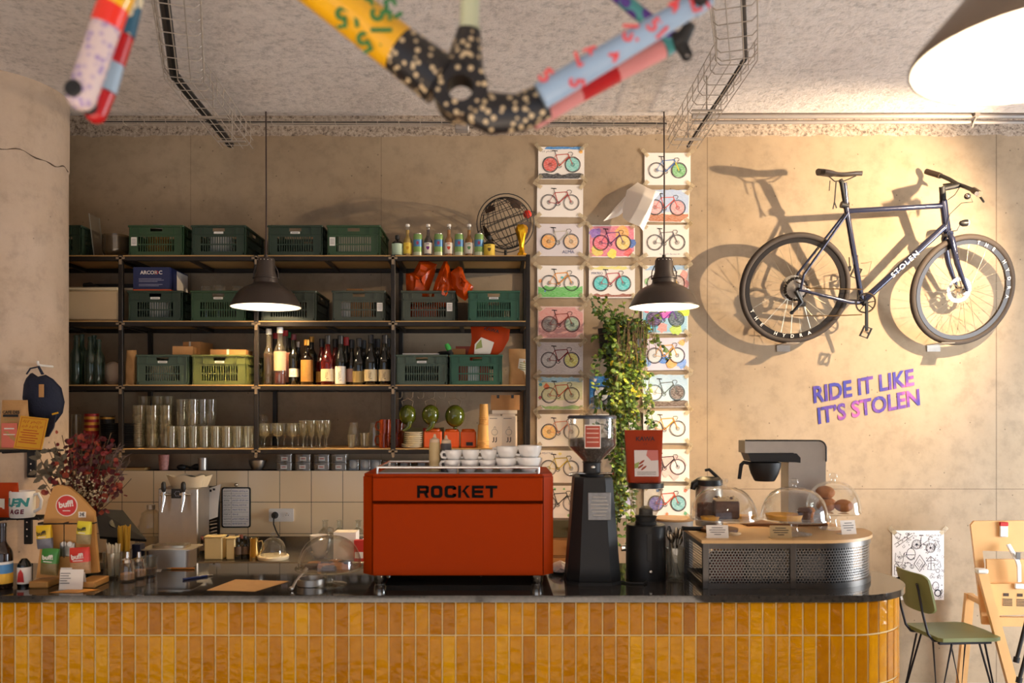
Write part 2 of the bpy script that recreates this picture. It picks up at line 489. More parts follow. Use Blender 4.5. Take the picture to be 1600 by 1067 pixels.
# ------------------------------------------------------------------ wire cable trays
WIRE = mat('galvanised_wire', (180, 168, 154), 0.45, 0.3)
CABLE = mat('black_cable', (24, 23, 24), 0.5)
def basket(path, w, h, name, label, cable, spacing=0.115, r=0.0024):
 root = thing(name, label, 'cable tray', path[0])
 o0 = Vector(path[0])
 pts = [Vector(p) - o0 for p in path]
 sides = []
 for i, p in enumerate(pts):
  t = (pts[min(i + 1, len(pts) - 1)] - pts[max(i - 1, 0)]).normalized()
  sides.append(Vector((t.y, -t.x, 0)).normalized())
 mb = MB()
 for (a, z) in ((-1, h), (-1, h * 0.5), (-1, 0), (-0.33, 0), (0.33, 0), (1, 0), (1, h * 0.5), (1, h)):
  mb.tube([p + s * (a * w / 2) + Vector((0, 0, z)) for p, s in zip(pts, sides)], r, WIRE, 6)
 for i in range(len(pts) - 1):
  L = (pts[i + 1] - pts[i]).length
  n = max(1, int(L / spacing))
  for k in range(n):
   p = pts[i].lerp(pts[i + 1], (k + 0.5) / n); s = sides[i] if i else sides[0]
   t = (pts[i + 1] - pts[i]).normalized(); s = Vector((t.y, -t.x, 0)).normalized()
   rr = min(0.02, h / 3)
   U = [p - s * w / 2 + Vector((0, 0, h)), p - s * w / 2 + Vector((0, 0, rr)), p - s * (w / 2 - rr), p + s * (w / 2 - rr), p + s * w / 2 + Vector((0, 0, rr)), p + s * w / 2 + Vector((0, 0, h))]
   mb.tube(U, r, WIRE, 6)
 mb.obj('wire_basket', parent=root)
 if cable:
  off, cr = cable
  mb = MB()
  cp = []
  for i in range(len(pts) - 1):
   for k in range(6):
    q = pts[i].lerp(pts[i + 1], k / 6); s = sides[i].lerp(sides[i + 1], k / 6)
    cp.append(q + s * (off * w) + Vector((0, 0, cr + r + 0.004 * math.sin(i * 6 + k))))
  cp.append(pts[-1] + sides[-1] * (off * w) + Vector((0, 0, cr + r)))
  mb.tube(cp, cr, CABLE, 8)
  mb.obj('cable', parent=root)
 for t_ in (0.15, 0.55):
  mb = MB()
  p = pts[0].lerp(pts[1], t_)
  top = CEIL - o0.z - p.z
  mb.cyl(p + Vector((0, 0, 0)), p + Vector((0, 0, top)), 0.004, WIRE, n=6)
  mb.box(p + Vector((0, 0, -0.004)), (w * 0.9, 0.02, 0.006), WIRE)
  mb.obj('hanger', parent=root)
 return root
zt = 3.27
def pz(px, py): D = F * (zt - EYE) / (HY - py); return Vector((X(px, D), D, zt))
a, b, c = pz(372, 232), pz(288, 126), pz(266, -90)
m1 = b.lerp(a, 0.06); m0 = b.lerp(c, 0.05)
basket([a, m1, b, m0, c], 0.17, 0.10, 'cable_tray', 'wire cable tray with a thick black cable, left of the yellow bike tube', (0.26, 0.021))
a, b, c = pz(1066, 232), pz(1152, 96), pz(1140, -90)
m1 = b.lerp(a, 0.06); m0 = b.lerp(c, 0.05)
basket([a, m1, b, m0, c], 0.17, 0.10, 'cable_tray', 'wire cable tray with a thin black cable, right of the hanging bike frame', (-0.2, 0.010))
# narrow tray along the slab edge
b0 = Vector((-2.6, 4.785, 3.40))
basket([Vector((-2.3, 4.79, 3.405)), Vector((-0.6, 4.79, 3.402)), Vector((1.0, 4.79, 3.395))], 0.05, 0.022, 'cable_tray', 'narrow wire cable tray along the ceiling edge above the shelves', (0.0, 0.009), spacing=0.12, r=0.002)
# ------------------------------------------------------------------ bar counter
CT = 1.05
TCX, TCY, TR = 1.36, 3.505, 0.335
def ctr_path(off, x0=-3.0):
 """front edge, around the rounded end, back edge"""
 r = TR - off
 p = [(x0, TCY - r)] + [(TCX + r * math.sin(PI * i / 28), TCY - r * math.cos(PI * i / 28)) for i in range(29)] + [(x0, TCY + r)]
 return p
m_top, nt, b = nodes('dark_stone_worktop')
tc = N(nt, 'ShaderNodeTexCoord')
n1 = N(nt, 'ShaderNodeTexNoise', i_Scale=60, i_Detail=4); nt.links.new(tc.outputs['Object'], n1.inputs['Vector'])
n2 = N(nt, 'ShaderNodeTexNoise', i_Scale=5, i_Detail=5); nt.links.new(tc.outputs['Object'], n2.inputs['Vector'])
nt.links.new(ramp(nt, n1.outputs['Fac'], [(0.35, (40, 38, 36)), (0.7, (62, 58, 54))]).outputs[0], b.inputs['Base Color'])
nt.links.new(ramp(nt, n2.outputs['Fac'], [(0.3, (40, 40, 40)), (0.7, (84, 84, 84))]).outputs[0], b.inputs['Roughness'])
b.inputs['Specular IOR Level'].default_value = 0.7
m_tile, nt, b = nodes('mustard_glazed_tile')
at = N(nt, 'ShaderNodeAttribute', attribute_name='tile_tone')
tc = N(nt, 'ShaderNodeTexCoord')
n1 = N(nt, 'ShaderNodeTexNoise', i_Scale=28, i_Detail=5, i_Roughness=0.65); nt.links.new(tc.outputs['Object'], n1.inputs['Vector'])
n2 = N(nt, 'ShaderNodeTexNoise', i_Scale=22, i_Detail=2); nt.links.new(tc.outputs['Object'], n2.inputs['Vector'])
tone = mth(nt, 'ADD', mth(nt, 'MULTIPLY', at.outputs['Fac'], 0.62), mth(nt, 'MULTIPLY', n1.outputs['Fac'], 0.42))
nt.links.new(ramp(nt, tone, [(0.12, (160, 96, 0)), (0.42, (192, 124, 0)), (0.65, (212, 146, 0)), (0.9, (224, 164, 6))]).outputs[0], b.inputs['Base Color'])
bp = N(nt, 'ShaderNodeBump', i_Strength=0.30, i_Distance=0.012); nt.links.new(n2.outputs['Fac'], bp.inputs['Height']); nt.links.new(bp.outputs[0], b.inputs['Normal'])
b.inputs['Roughness'].default_value = 0.14
b.inputs['Specular IOR Level'].default_value = 0.14
GROUT = mat('cream_grout', (232, 206, 150), 0.85, var=0.06)
counter = thing('bar_counter', 'long bar counter clad in mustard tiles with a rounded right end', 'counter', (0, 0, 0))
path = ctr_path(0.022)
mb = MB(); mb.prism(path, CT - 0.026, GROUT); mb.obj('body', parent=counter, smooth=True)
top = MB(); top.prism(ctr_path(-0.004), 0.026, m_top, z0=CT - 0.026); top.obj('worktop', parent=counter, label='dark polished stone worktop')
# tiles along the front and round the end
pitch, rowh, gap = 0.0512, 0.1945, 0.0052
r_out = TR - 0.0205
tvs, tfs, tone_l = [], [], []
Lf = TCX + 2.6
Lc = PI * r_out
ncol = int((Lf + Lc) / pitch)
rows = []
ztop = CT - 0.03
z = ztop; first = 0.128
while z > 0.02:
 h = first if z == ztop else rowh
 rows.append((max(0.01, z - h), z)); z -= h
def on_path(sv, d):
 """point at arc length sv measured back from the start of the curve; d outward"""
 if sv <= 0: return (TCX + sv, TCY - r_out - d, 0)
 a = min(sv / r_out, PI)
 return (TCX + (r_out + d) * math.sin(a), TCY - (r_out + d) * math.cos(a), 0)
rt = random.Random(3)
for (z0, z1) in rows:
 for k in range(ncol):
  s0 = -Lf + k * pitch + gap / 2; s1 = s0 + pitch - gap
  za, zb = z0 + gap / 2, z1 - gap / 2
  o0 = len(tvs); e = 0.0022
  tilt = [rt.uniform(-0.0008, 0.0008) for _ in range(4)]
  ns = 1 if s1 < 0 else 3
  for q in range(ns + 1):
   sv = s0 + (s1 - s0) * q / ns
   sv2 = sv + (e if q == 0 else (-e if q == ns else 0))
   for (zz, dd, ss) in ((za, 0.0, sv), (za + e, 0.0028 + tilt[0 if q == 0 else 1], sv2), (zb - e, 0.0028 + tilt[2 if q == 0 else 3], sv2), (zb, 0.0, sv)):
    p = on_path(ss, dd); tvs.append((p[0], p[1], zz))
  tn = min(1, max(0, rt.gauss(0.45, 0.24)))
  fc = []
  for q in range(ns):
   b0 = o0 + q * 4; b1 = b0 + 4
   fc += [(b0, b1, b1 + 1, b0 + 1), (b0 + 1, b1 + 1, b1 + 2, b0 + 2), (b0 + 2, b1 + 2, b1 + 3, b0 + 3)]
  fc += [(o0, o0 + 1, o0 + 2, o0 + 3), tuple(o0 + ns * 4 + j for j in (3, 2, 1, 0))]
  tfs += fc; tone_l += [tn] * len(fc)
mb = MB(); mb.add(tvs, tfs, m_tile)
to = mb.obj('tile_cladding', parent=counter, smooth=False, label='vertical mustard glazed tiles with cream grout')
att = to.data.attributes.new('tile_tone', 'FLOAT', 'FACE')
att.data.foreach_set('value', tone_l)
# ------------------------------------------------------------------ back counter and tiled splashback
BC = 0.90
mb = MB()
STEELTOP = mat('steel_worktop', (150, 140, 126), 0.25, 0.9, var=0.1, scale=3)
bc = thing('back_counter', 'low steel topped back counter under the tiled splashback', 'counter', (-0.98, 4.98, 0))
MB().box((0, 0, 0.43), (2.5, 0.5, 0.86), STEEL_BLK).obj('body', parent=bc)
mb = MB(); mb.box((0, -0.01, BC - 0.02), (2.54, 0.52, 0.04), STEELTOP, bev=0.004); mb.box((0, 0.255, BC + 0.03), (2.54, 0.012, 0.07), STEELTOP)
mb.obj('worktop', parent=bc)
m_sp, nt, b = nodes('white_square_tiles')
tc = N(nt, 'ShaderNodeTexCoord'); sp = N(nt, 'ShaderNodeSeparateXYZ'); nt.links.new(tc.outputs['Object'], sp.inputs[0])
ms = None
for ax, off in ((0, 0.0), (2, 0.0)):
 d = mth(nt, 'FRACT', mth(nt, 'DIVIDE', mth(nt, 'ADD', sp.outputs[ax], 50.0 * 0.199 + off), 0.199))
 k = mth(nt, 'LESS_THAN', mth(nt, 'ABSOLUTE', mth(nt, 'SUBTRACT', d, 0.5)), 0.0085)
 ms = k if ms is None else mth(nt, 'MAXIMUM', ms, k)
nt.links.new(mixc(nt, ms, (244, 218, 176), (70, 60, 50)), b.inputs['Base Color'])  # white tiles tinted cream: warm light put into their colour
nt.links.new(mth(nt, 'ADD', mth(nt, 'MULTIPLY', ms, 0.6), 0.16), b.inputs['Roughness'])
LEDGE = 1.378
SPY = 5.25
x0, x1 = -3.1, X(842, SPY)
mb = MB(); ox = X(240, SPY) + 0.0995; oz = LEDGE - 0.199 - 0.0995 + 0.199
mb.box(((x0 + x1) / 2 - ox, WALL_Y - 0.06 - SPY, (LEDGE + 0.86) / 2 - oz), (x1 - x0, 0.12, LEDGE - 0.86), m_sp)
mb.obj('wall_tiles', loc=(ox, SPY, oz), kind='structure', label='white square tiled splashback')
# ------------------------------------------------------------------ steel shelving with plywood boards
SF = 4.92                                            # front plane of the shelves
LV = [Z(398.5, SF), Z(501, SF), Z(601, SF), Z(700.5, SF)]
POSTX = [X(-30, SF), X(188, SF), X(400, SF), X(614, SF), X(825, SF)]
SD = WALL_Y - SF
sh = thing('steel_shelving', 'black welded steel shelving with plywood boards fixed to the concrete wall', 'shelf', ((POSTX[0] + POSTX[-1]) / 2, SF, LV[3]))
so = sh.location
T_ = 0.026
for i, px in enumerate(POSTX):
 for y in (SF + T_ / 2, WALL_Y - T_ / 2 - 0.004):
  z0, z1 = LV[3] - 0.03, LV[0] + (0.002 if i < 4 else 0.004)
  mb = MB(); mb.box((px - so.x, y - so.y, (z0 + z1) / 2 - so.z), (T_, T_, z1 - z0), STEEL_BLK, bev=0.002)
  if y < SF + 0.1 and 0 < i < 4:
   for zl in LV:
    mb.box((px - so.x, y - so.y - T_ / 2 - 0.0008, zl - so.z - 0.018), (0.052, 0.0016, 0.012), WELD)
    mb.box((px - so.x, y - so.y - T_ / 2 - 0.0008, zl - so.z - 0.03), (0.016, 0.0016, 0.05), WELD)
  mb.obj('post', parent=sh)
for li, zl in enumerate(LV):
 for i in range(4):
  xa, xb = POSTX[i] + T_ / 2, POSTX[i + 1] - T_ / 2
  cx, w = (xa + xb) / 2 - so.x, xb - xa
  zz = zl - so.z
  mb = MB()
  mb.box((cx, T_ / 2, zz - 0.02), (w, T_, 0.026), STEEL_BLK, bev=0.002)
  mb.box((cx, SD - T_ / 2 - 0.004, zz - 0.02), (w, T_, 0.026), STEEL_BLK, bev=0.002)
  mb.box((cx, SD / 2, zz - 0.02), (0.02, SD - 2 * T_ - 0.01, 0.02), STEEL_BLK)
  for e in (xa + 0.012 - so.x, xb - 0.012 - so.x): mb.box((e, SD / 2, zz - 0.02), (0.02, SD - 2 * T_ - 0.01, 0.022), STEEL_BLK)
  mb.obj('rail', parent=sh)
  mb = MB(); mb.box((cx, SD / 2 - 0.002, zz - 0.0035), (w + T_ * 0.9, SD - 0.012, 0.007), PLY); mb.obj('shelf_board', parent=sh)
# ------------------------------------------------------------------ plastic crates
LABELW = mat('white_label', (226, 222, 214), 0.7, var=0.04)
def crate_body(w, h, d, m):
 """open crate, front at y = 0, going back to d; slotted front and sides"""
 mb = MB(); t = 0.004
 mb.box((0, d / 2, 0.006), (w - 0.02, d - 0.02, 0.008), m)
 def wall(M, L, handle=True):
  # frame of the panel with a grid of slots in the middle and a hand hole above
  s0, s1 = -L * 0.34, L * 0.34
  zb, zt_ = h * 0.13, h * 0.62
  mb.box((0, t / 2, zb / 2), (L, t, zb), m, M)
  hw, hz0, hz1 = 0.036, h * 0.80, h * 0.91
  mb.box((0, t / 2, (zt_ + hz0) / 2), (L, t, hz0 - zt_), m, M)
  for sg in (-1, 1): mb.box((sg * (hw + L / 2) / 2, t / 2, (hz0 + hz1) / 2), (L / 2 - hw, t, hz1 - hz0), m, M)
  mb.box((0, t / 2, (hz1 + h) / 2), (L, t, h - hz1), m, M)
  for sg in (-1, 1): mb.box((sg * (L / 2 + s1) / 2, t / 2, (zb + zt_) / 2), (L / 2 - s1, t, zt_ - zb), m, M)
  n = 15 if L < 0.36 else 18
  for i in range(1, n):
   mb.box((s0 + (s1 - s0) * i / n, t / 2, (zb + zt_) / 2), ((s1 - s0) / n * 0.36, t, zt_ - zb), m, M)
  mb.box((0, t / 2, zb + (zt_ - zb) * 0.48), (s1 - s0, t * 1.2, 0.007), m, M)
  # raised ribs and rim
  mb.box((0, -0.003, h - 0.006), (L + 0.012, 0.012, 0.012), m, M, bev=0.002)
  mb.box((0, -0.002, h * 0.70), (L, 0.006, 0.005), m, M)
  mb.box((0, -0.002, h * 0.05), (L, 0.006, 0.012), m, M)
  for sx in (-0.48, -0.31, 0.31, 0.48): mb.box((sx * L, -0.002, h * (0.85 if abs(sx) < 0.4 else 0.5)), (0.007, 0.006, h * (0.3 if abs(sx) < 0.4 else 0.98)), m, M)
 wall(Matrix.Identity(4), w)
 wall(euler(rz=PI, loc=(0, d, 0)), w)
 wall(euler(rz=PI / 2, loc=(w / 2, d / 2, 0)), d)
 wall(euler(rz=-PI / 2, loc=(-w / 2, d / 2, 0)), d)
 return mb
CR = {'dark': mat('dark_green_crate', (34, 52, 36), 0.5), 'green': mat('green_crate', (40, 68, 38), 0.5), 'grey': mat('grey_green_crate', (58, 64, 50), 0.5),
      'olive': mat('olive_crate', (98, 104, 54), 0.5), 'teal': mat('teal_green_crate', (40, 86, 62), 0.5), 'slate': mat('slate_green_crate', (66, 82, 66), 0.5)}
def crate(px0, px1, lev, col, label, sticker=None, h=0.178, d=0.40):
 D = SF + 0.012
 x0, x1 = X(px0, D), X(px1, D)
 t = thing('plastic_crate', label, 'crate', ((x0 + x1) / 2, D, LV[lev] + 0.0005), group='green plastic crates on the shelves')
 w = x1 - x0
 crate_body(w - 0.012, h, d, CR[col]).obj('crate_body', parent=t, smooth=False)
 if sticker == 'strip':
  mb = MB(); mb.box((0, 0.003, 0), (0.056, 0.0015, 0.013), LABELW); mb.box((0, 0.0021, 0), (0.04, 0.0006, 0.003), mat('grey_print', (120, 116, 112), 0.8))
  mb.obj('name_strip', parent=t, loc=(0, -0.0035, h * 0.755), label='white name strip')
 elif sticker in ('left', 'right'):
  sg = -1 if sticker == 'left' else 1
  mb = MB(); mb.box((0, 0.0015, 0), (0.034, 0.0015, 0.05), LABELW)
  for k in range(4): mb.box((0, 0.0006, 0.014 - k * 0.009), (0.024, 0.0006, 0.003), mat('grey_print', (120, 116, 112), 0.8))
  mb.obj('paper_label', parent=t, loc=(sg * w * 0.40, -0.0045, h * 0.46), label='white paper label')
 return t
crate(42, 128, 0, 'dark', 'dark green crate half hidden behind the pillar on the top shelf', None)
crate(201, 287, 0, 'green', 'green crate holding a metal lid on the top shelf, beside the glass bowls', 'left')
crate(299, 384, 0, 'dark', 'dark green crate with a white name strip, second on the top shelf from the bowls')
crate(418.5, 504, 0, 'dark', 'dark green crate on the top shelf directly behind the left pendant cord', 'strip')
crate(511, 594, 0, 'green', 'green crate with a square paper label on the top shelf, nearest the row of drinks', 'left')
crate(200, 285, 1, 'dark', 'dark green crate with the blue glassware box standing on it', 'strip')
crate(298, 384, 1, 'green', 'green crate full of upturned glass jars, left of the lit pendant shade', 'strip')
crate(408, 494, 1, 'grey', 'grey green crate partly hidden behind the left pendant shade')
crate(519, 602, 1, 'grey', 'grey green crate with a paper label at its right corner, right of the left pendant', 'right')
crate(627, 711, 1, 'grey', 'grey crate stuffed with orange plastic bags', 'right')
crate(731, 812, 1, 'teal', 'bright green crate with a hand hole right of the orange bags crate', 'strip')
crate(213, 295, 2, 'slate', 'slate green crate with brown cardboard boxes on top, left of the olive crate', 'strip')
crate(300, 386, 2, 'olive', 'pale olive crate with a flat cardboard parcel on top', 'strip')
crate(619, 699, 2, 'slate', 'slate green crate right of the wine bottles', 'strip')
crate(702.5, 785, 2, 'teal', 'teal green crate with a red coffee pouch leaning out of it')
T1s = [o for o in bpy.data.objects if o.get('label', '').startswith('dark green crate with a white name strip')][0]
mb = MB(); mb.box((0, 0.003, 0), (0.056, 0.0015, 0.013), LABELW); mb.obj('name_strip', parent=T1s, loc=(0, -0.0035, 0.178 * 0.755), label='white name strip')
# things stored in the crates, seen through the slots
def bowl(px, D, z, r, h, m, label, name='bowl', cat='bowl', group=None):
 mb = MB(); mb.lathe([(0, 0), (r * 0.5, 0), (r * 0.55, 0.004), (r * 0.85, h * 0.45), (r, h), (r - 0.003, h), (r * 0.82, h * 0.45), (r * 0.5, 0.008), (0, 0.006)], m, 28)
 return mb.obj(name, loc=(X(px, D), D, z), label=label, cat=cat, group=group)
zc = 0.011
for k in range(4): bowl(346, 5.06, LV[0] + zc + k * 0.022, 0.072, 0.05, CERAMIC, 'white bowl stacked inside the second dark crate on the top shelf', group='white bowls in the top shelf crate')
for k in range(5): bowl(250, 5.06, LV[1] + zc + k * 0.018, 0.066, 0.05, CERAMIC, 'white bowl stacked in the crate under the blue box', group='white bowls under the blue box')
for k in range(5): bowl(255, 5.06, LV[2] + zc + k * 0.018, 0.085, 0.05, CREAM, 'cream dish stacked inside the slate crate below the cardboard', group='cream dishes in the slate crate')
for i in range(4):
 mb = MB(); mb.lathe([(0, 0), (0.03, 0), (0.033, 0.08), (0.022, 0.10), (0.022, 0.13), (0.018, 0.13), (0, 0.125)], glassmat('amber_glass', (240, 190, 90), body=0.2, bodycol=(220, 170, 70)), 14)
 mb.obj('bottle', loc=(X(238 + i * 7, 5.0), 5.0, LV[0] + zc), label='small bottle standing inside the green crate under the metal lid', cat='bottle', group='small bottles inside the lidded crate')
for i in range(4):
 mb = MB(); mb.box((0, 0, 0.06), (0.055, 0.05, 0.12), mat('pale_packet', (216, 206, 184), 0.6))
 mb.obj('packet', loc=(X(536 + i * 14, 5.0), 5.0, LV[0] + zc), label='pale packet inside the green crate nearest the drinks', cat='packet', group='pale packets in the crate by the drinks')
for i in range(3):
 mb = MB(); mb.box((0, 0, 0.055), (0.06, 0.08, 0.11), (CERAMIC, CARD, CARD)[i], bev=0.003)
 mb.obj('carton', loc=(X(541 + i * 17, 5.02), 5.02, LV[1] + zc), label=('white', 'brown', 'second brown')[i] + ' carton seen through the slots of the crate with a corner label', cat='carton')
for i in range(3):
 mb = MB(); mb.box((0, 0, 0.05), (0.06, 0.08, 0.10), (mat('brick_packet', (160, 62, 36), 0.5), CERAMIC, mat('brick_packet', (160, 62, 36), 0.5))[i])
 mb.obj('packet', loc=(X(723 + i * 17, 5.0), 5.0, LV[2] + zc), label=('red', 'white', 'second red')[i] + ' packet inside the teal crate below the pouch', cat='packet')
# ------------------------------------------------------------------ drinks standing along the top shelf
def bottle_prof(r, h, neck_r, neck_h, sh=0.18):
 b = h - neck_h
 p = [(0, 0.003), (r * 0.9, 0), (r, 0.006), (r, b * (1 - sh))]
 for k in range(1, 7):
  t = k / 6; e = (1 - math.cos(PI * t)) / 2
  p.append((r + (neck_r - r) * e, b * (1 - sh) + (b * sh + neck_h * 0.15) * t))
 p += [(neck_r, h - 0.02), (neck_r * 1.12, h - 0.018), (neck_r * 1.12, h - 0.004), (0, h - 0.002)]
 return p
def bottle(name, label, px, D, base, r, h, nr, nh, m, cap=None, lab=None, liquid=None, cat='bottle', group=None, sh=0.22, capm=None, capl=0.03, labtxt=None):
 """bottle with cap and paper label as parts; lab = (z0, z1, material)"""
 t = thing(name, label, cat, (X(px, D), D, base), group=group)
 mb = MB(); mb.lathe(bottle_prof(r, h, nr, nh, sh), m, 20); mb.obj('glass_body', parent=t)
 if liquid:
  z1, lm = liquid
  mb = MB(); pr = [(0, 0.006), (r * 0.92, 0.006)]
  full = bottle_prof(r, h, nr, nh, sh)
  for (rr, zz) in full[3:]:
   if zz < z1: pr.append((max(0.001, rr * 0.93), zz))
  rr = [a for a, zz in full if zz >= z1 and a > 0]
  pr += [((rr[0] if rr else r) * 0.93, z1), (0, z1)]
  mb.lathe(pr, lm, 18); mb.obj('liquid', parent=t)
 if capm:
  mb = MB(); mb.lathe([(nr * 1.16, h - capl), (nr * 1.2, h), (nr * 1.0, h + 0.003), (0, h + 0.003)], capm, 16); mb.obj('cap', parent=t)
 if lab:
  z0, z1, lm = lab[:3]
  mb = MB(); mb.lathe([(r * 1.012, z0), (r * 1.012, z1)], lm, 24)
  if labtxt: labtxt(mb, r * 1.03, z0, z1)
  mb.obj('paper_label', parent=t)
 return t
def blob(col):
 def f(mb, r, z0, z1):
  m = mat('print_%d_%d_%d' % col, col, 0.6, var=0.05); c = (z0 + z1) / 2; q = (z1 - z0)
  mb.poly([(math.cos(a) * 0.009 * (1 + .3 * math.sin(3 * a)), c + math.sin(a) * q * 0.2 * (1 + .3 * math.cos(2 * a))) for a in [i * PI / 8 for i in range(16)]], m, y=-r - 0.001)
  mb.poly([(-0.009, z1 - q * 0.16), (0.009, z1 - q * 0.16), (0.009, z1 - q * 0.10), (-0.009, z1 - q * 0.10)], m, y=-r - 0.001)
 return f
DT = 5.0
LEM = mat('lemonade', (196, 160, 70), 0.2); GRAPE = mat('grape_drink', (44, 12, 26), 0.2); APRI = mat('apricot_drink', (186, 122, 62), 0.2); APPL = mat('apple_drink', (170, 112, 36), 0.2)
LG = mat('pale_green_label', (178, 200, 176), 0.6); YL = mat('yellow_label', (226, 196, 70), 0.6); WL = mat('cream_label', (228, 220, 204), 0.6)
bottle('drink_bottle', 'squat brown bottle with a pale green label at the left end of the drinks row', 621, DT, LV[0], 0.034, 0.13, 0.012, 0.025, GLASS_BR, capm=MATTE_BLACK, lab=(0.012, 0.08, LG), capl=0.02)
for px, m, lb, ds, bc_ in ((637, LEM, YL, 'pale lemon drink with a yellow label', (200, 150, 20)), (669, GRAPE, WL, 'dark purple drink with a purple printed label', (110, 30, 120)),
                      (701.5, APRI, WL, 'peach coloured drink with a white label and red print', (200, 70, 40)), (733, APPL, WL, 'amber drink with a white label and green print', (90, 140, 90))):
 bottle('drink_bottle', 'long necked bottle of ' + ds, px, DT, LV[0], 0.0255, 0.197, 0.0105, 0.07, GLASS, liquid=(0.165, m), capm=WHITE, lab=(0.02, 0.086, lb), capl=0.012, labtxt=blob(bc_))
CANM = mat('can_green_print', (136, 172, 104), 0.35, 0.3); CANB = mat('can_blue_band', (88, 140, 190), 0.35, 0.3); CANP = mat('can_pale_print', (206, 216, 190), 0.35, 0.2)
def can(px, label):
 t = thing('drink_can', label, 'can', (X(px, DT), DT, LV[0]), group='slim green and blue cans on the top shelf')
 r, h = 0.0275, 0.142
 mb = MB(); mb.lathe([(0, 0.002), (r * 0.82, 0), (r, 0.006), (r, 0.03)], CANP, 24); mb.lathe([(r, 0.03), (r, 0.062)], CANM, 24)
 mb.lathe([(r, 0.062), (r, 0.104)], CANB, 24); mb.lathe([(r, 0.104), (r, 0.13), (r * 0.88, 0.138)], CANM, 24)
 mb.poly([(math.cos(a) * 0.008, 0.083 + math.sin(a) * 0.011) for a in [i * PI / 6 for i in range(12)]], mat('can_red_mark', (150, 60, 90), 0.5), y=-r - 0.0015)
 mb.obj('can_body', parent=t)
 mb = MB(); mb.lathe([(r * 0.88, 0.138), (r * 0.9, h), (r * 0.8, h - 0.003), (0, h - 0.003)], BRUSHED, 24); mb.obj('can_lid', parent=t)
can(653, 'slim green and blue can between the lemon bottle and the purple bottle')
can(685.5, 'slim green and blue can between the purple bottle and the peach bottle')
can(717.5, 'slim green and blue can between the peach bottle and the amber bottle')
can(748.5, 'slim green and blue can right of the amber bottle, beside the wire globe')
bottle('drink_bottle', 'squat brown bottle with a bright yellow label in front of the wire globe', 764.5, DT, LV[0], 0.033, 0.128, 0.012, 0.025, GLASS_BR, capm=MATTE_BLACK, lab=(0.008, 0.076, YL), capl=0.02, labtxt=blob((90, 70, 20)))
# wire globe with metal continents
GD = 5.14
g = thing('wire_globe', 'large black wire globe with metal continents and a red ball, on the top shelf', 'globe', (X(790, GD), GD, LV[0]))
gr = 0.158; gc = Vector((0, 0, Z(349, GD) - LV[0]))
mb = MB()
G = euler(rx=0.35, ry=-0.38)
for k in range(9):
 a = PI * k / 9
 mb.tube([gc + G @ (Vector((math.cos(a) * math.cos(t), math.sin(a) * math.cos(t), math.sin(t))) * gr) for t in [2 * PI * i / 36 for i in range(36)]], 0.0022, MATTE_BLACK, 5, closed=True)
for la in (-60, -40, -20, 0, 20, 40, 60):
 rr, zz = gr * math.cos(R(la)), gr * math.sin(R(la))
 mb.tube([gc + G @ Vector((rr * math.cos(t), rr * math.sin(t), zz)) for t in [2 * PI * i / 36 for i in range(36)]], 0.0022, MATTE_BLACK, 5, closed=True)
mb.obj('wire_sphere', parent=g)
RUST = mat('rusty_sheet', (66, 48, 38), 0.6, 0.4, var=0.3)
rg = random.Random(5)
for (lo, la, w, h) in ((-38, 44, 26, 20), (-48, -22, 26, 22), (-28, -48, 18, 18), (-150, -6, 12, 30), (-135, 52, 24, 14)):
 mb = MB(); pts = []
 for i in range(14):
  a = 2 * PI * i / 14; q = rg.uniform(0.65, 1.15)
  lo2, la2 = R(lo + w * q * math.cos(a)), R(la + h * q * math.sin(a))
  pts.append(gc + G @ (Vector((math.cos(lo2) * math.cos(la2), math.sin(lo2) * math.cos(la2), math.sin(la2))) * (gr * 1.01)))
 lo2, la2 = R(lo), R(la)
 cc = gc + G @ (Vector((math.cos(lo2) * math.cos(la2), math.sin(lo2) * math.cos(la2), math.sin(la2))) * (gr * 1.02))
 mb.add([cc] + pts, [(0, 1 + i, 1 + (i + 1) % 14) for i in range(14)], RUST)
 mb.obj('continent', parent=g)
mb = MB()
mb.tube([gc + G @ (Vector((math.cos(t), 0.0, math.sin(t))) * (gr * 1.13)) for t in [2 * PI * i / 40 for i in range(40)]], 0.003, MATTE_BLACK, 6, closed=True)
mb.tube([gc + G @ (Vector((math.cos(t), math.sin(t), 0.0)) * (gr * 1.22)) for t in [2 * PI * i / 40 for i in range(40)]], 0.002, MATTE_BLACK, 6, closed=True)
mb.cyl(gc + Vector((0.0, 0, -gr * 1.05)), (0.0, 0, 0.012), 0.009, MATTE_BLACK)
mb.tube([(-0.075, -0.05, 0.008), (0, 0, 0.035), (0.075, 0.05, 0.008)], 0.008, MATTE_BLACK, 8)
mb.tube([(-0.075, 0.05, 0.008), (0, 0, 0.035), (0.075, -0.05, 0.008)], 0.008, MATTE_BLACK, 8)
mb.obj('stand', parent=g)
mb = MB(); mb.ball((X(824, GD - 0.02) - g.location.x, -0.02, Z(336, GD) - LV[0]), 0.026, mat('red_foam', (224, 48, 26), 0.5)); mb.obj('red_ball', parent=g)
# small gold trophy
GOLD = mat('gold_metal', (226, 168, 28), 0.28, 0.85, var=0.15, scale=40)
mb = MB(); tr = [(0, 0), (0.03, 0), (0.031, 0.01), (0.026, 0.014), (0.026, 0.024), (0.017, 0.032), (0.013, 0.06), (0.018, 0.10), (0.026, 0.135), (0.034, 0.16), (0.034, 0.178), (0.024, 0.195), (0, 0.2)]
mb.lathe(tr, GOLD, 20)
mb.v = [Vector((v.x * (1 + 0.16 * math.sin(5 * math.atan2(v.y, v.x) + v.z * 40)), v.y * (1 + 0.16 * math.sin(5 * math.atan2(v.y, v.x) + v.z * 40)), v.z)) for v in mb.v]
mb.obj('trophy', loc=(X(815, 5.0), 5.0, LV[0]), label='small gold trophy with a rounded top, at the right end of the top shelf', cat='trophy')
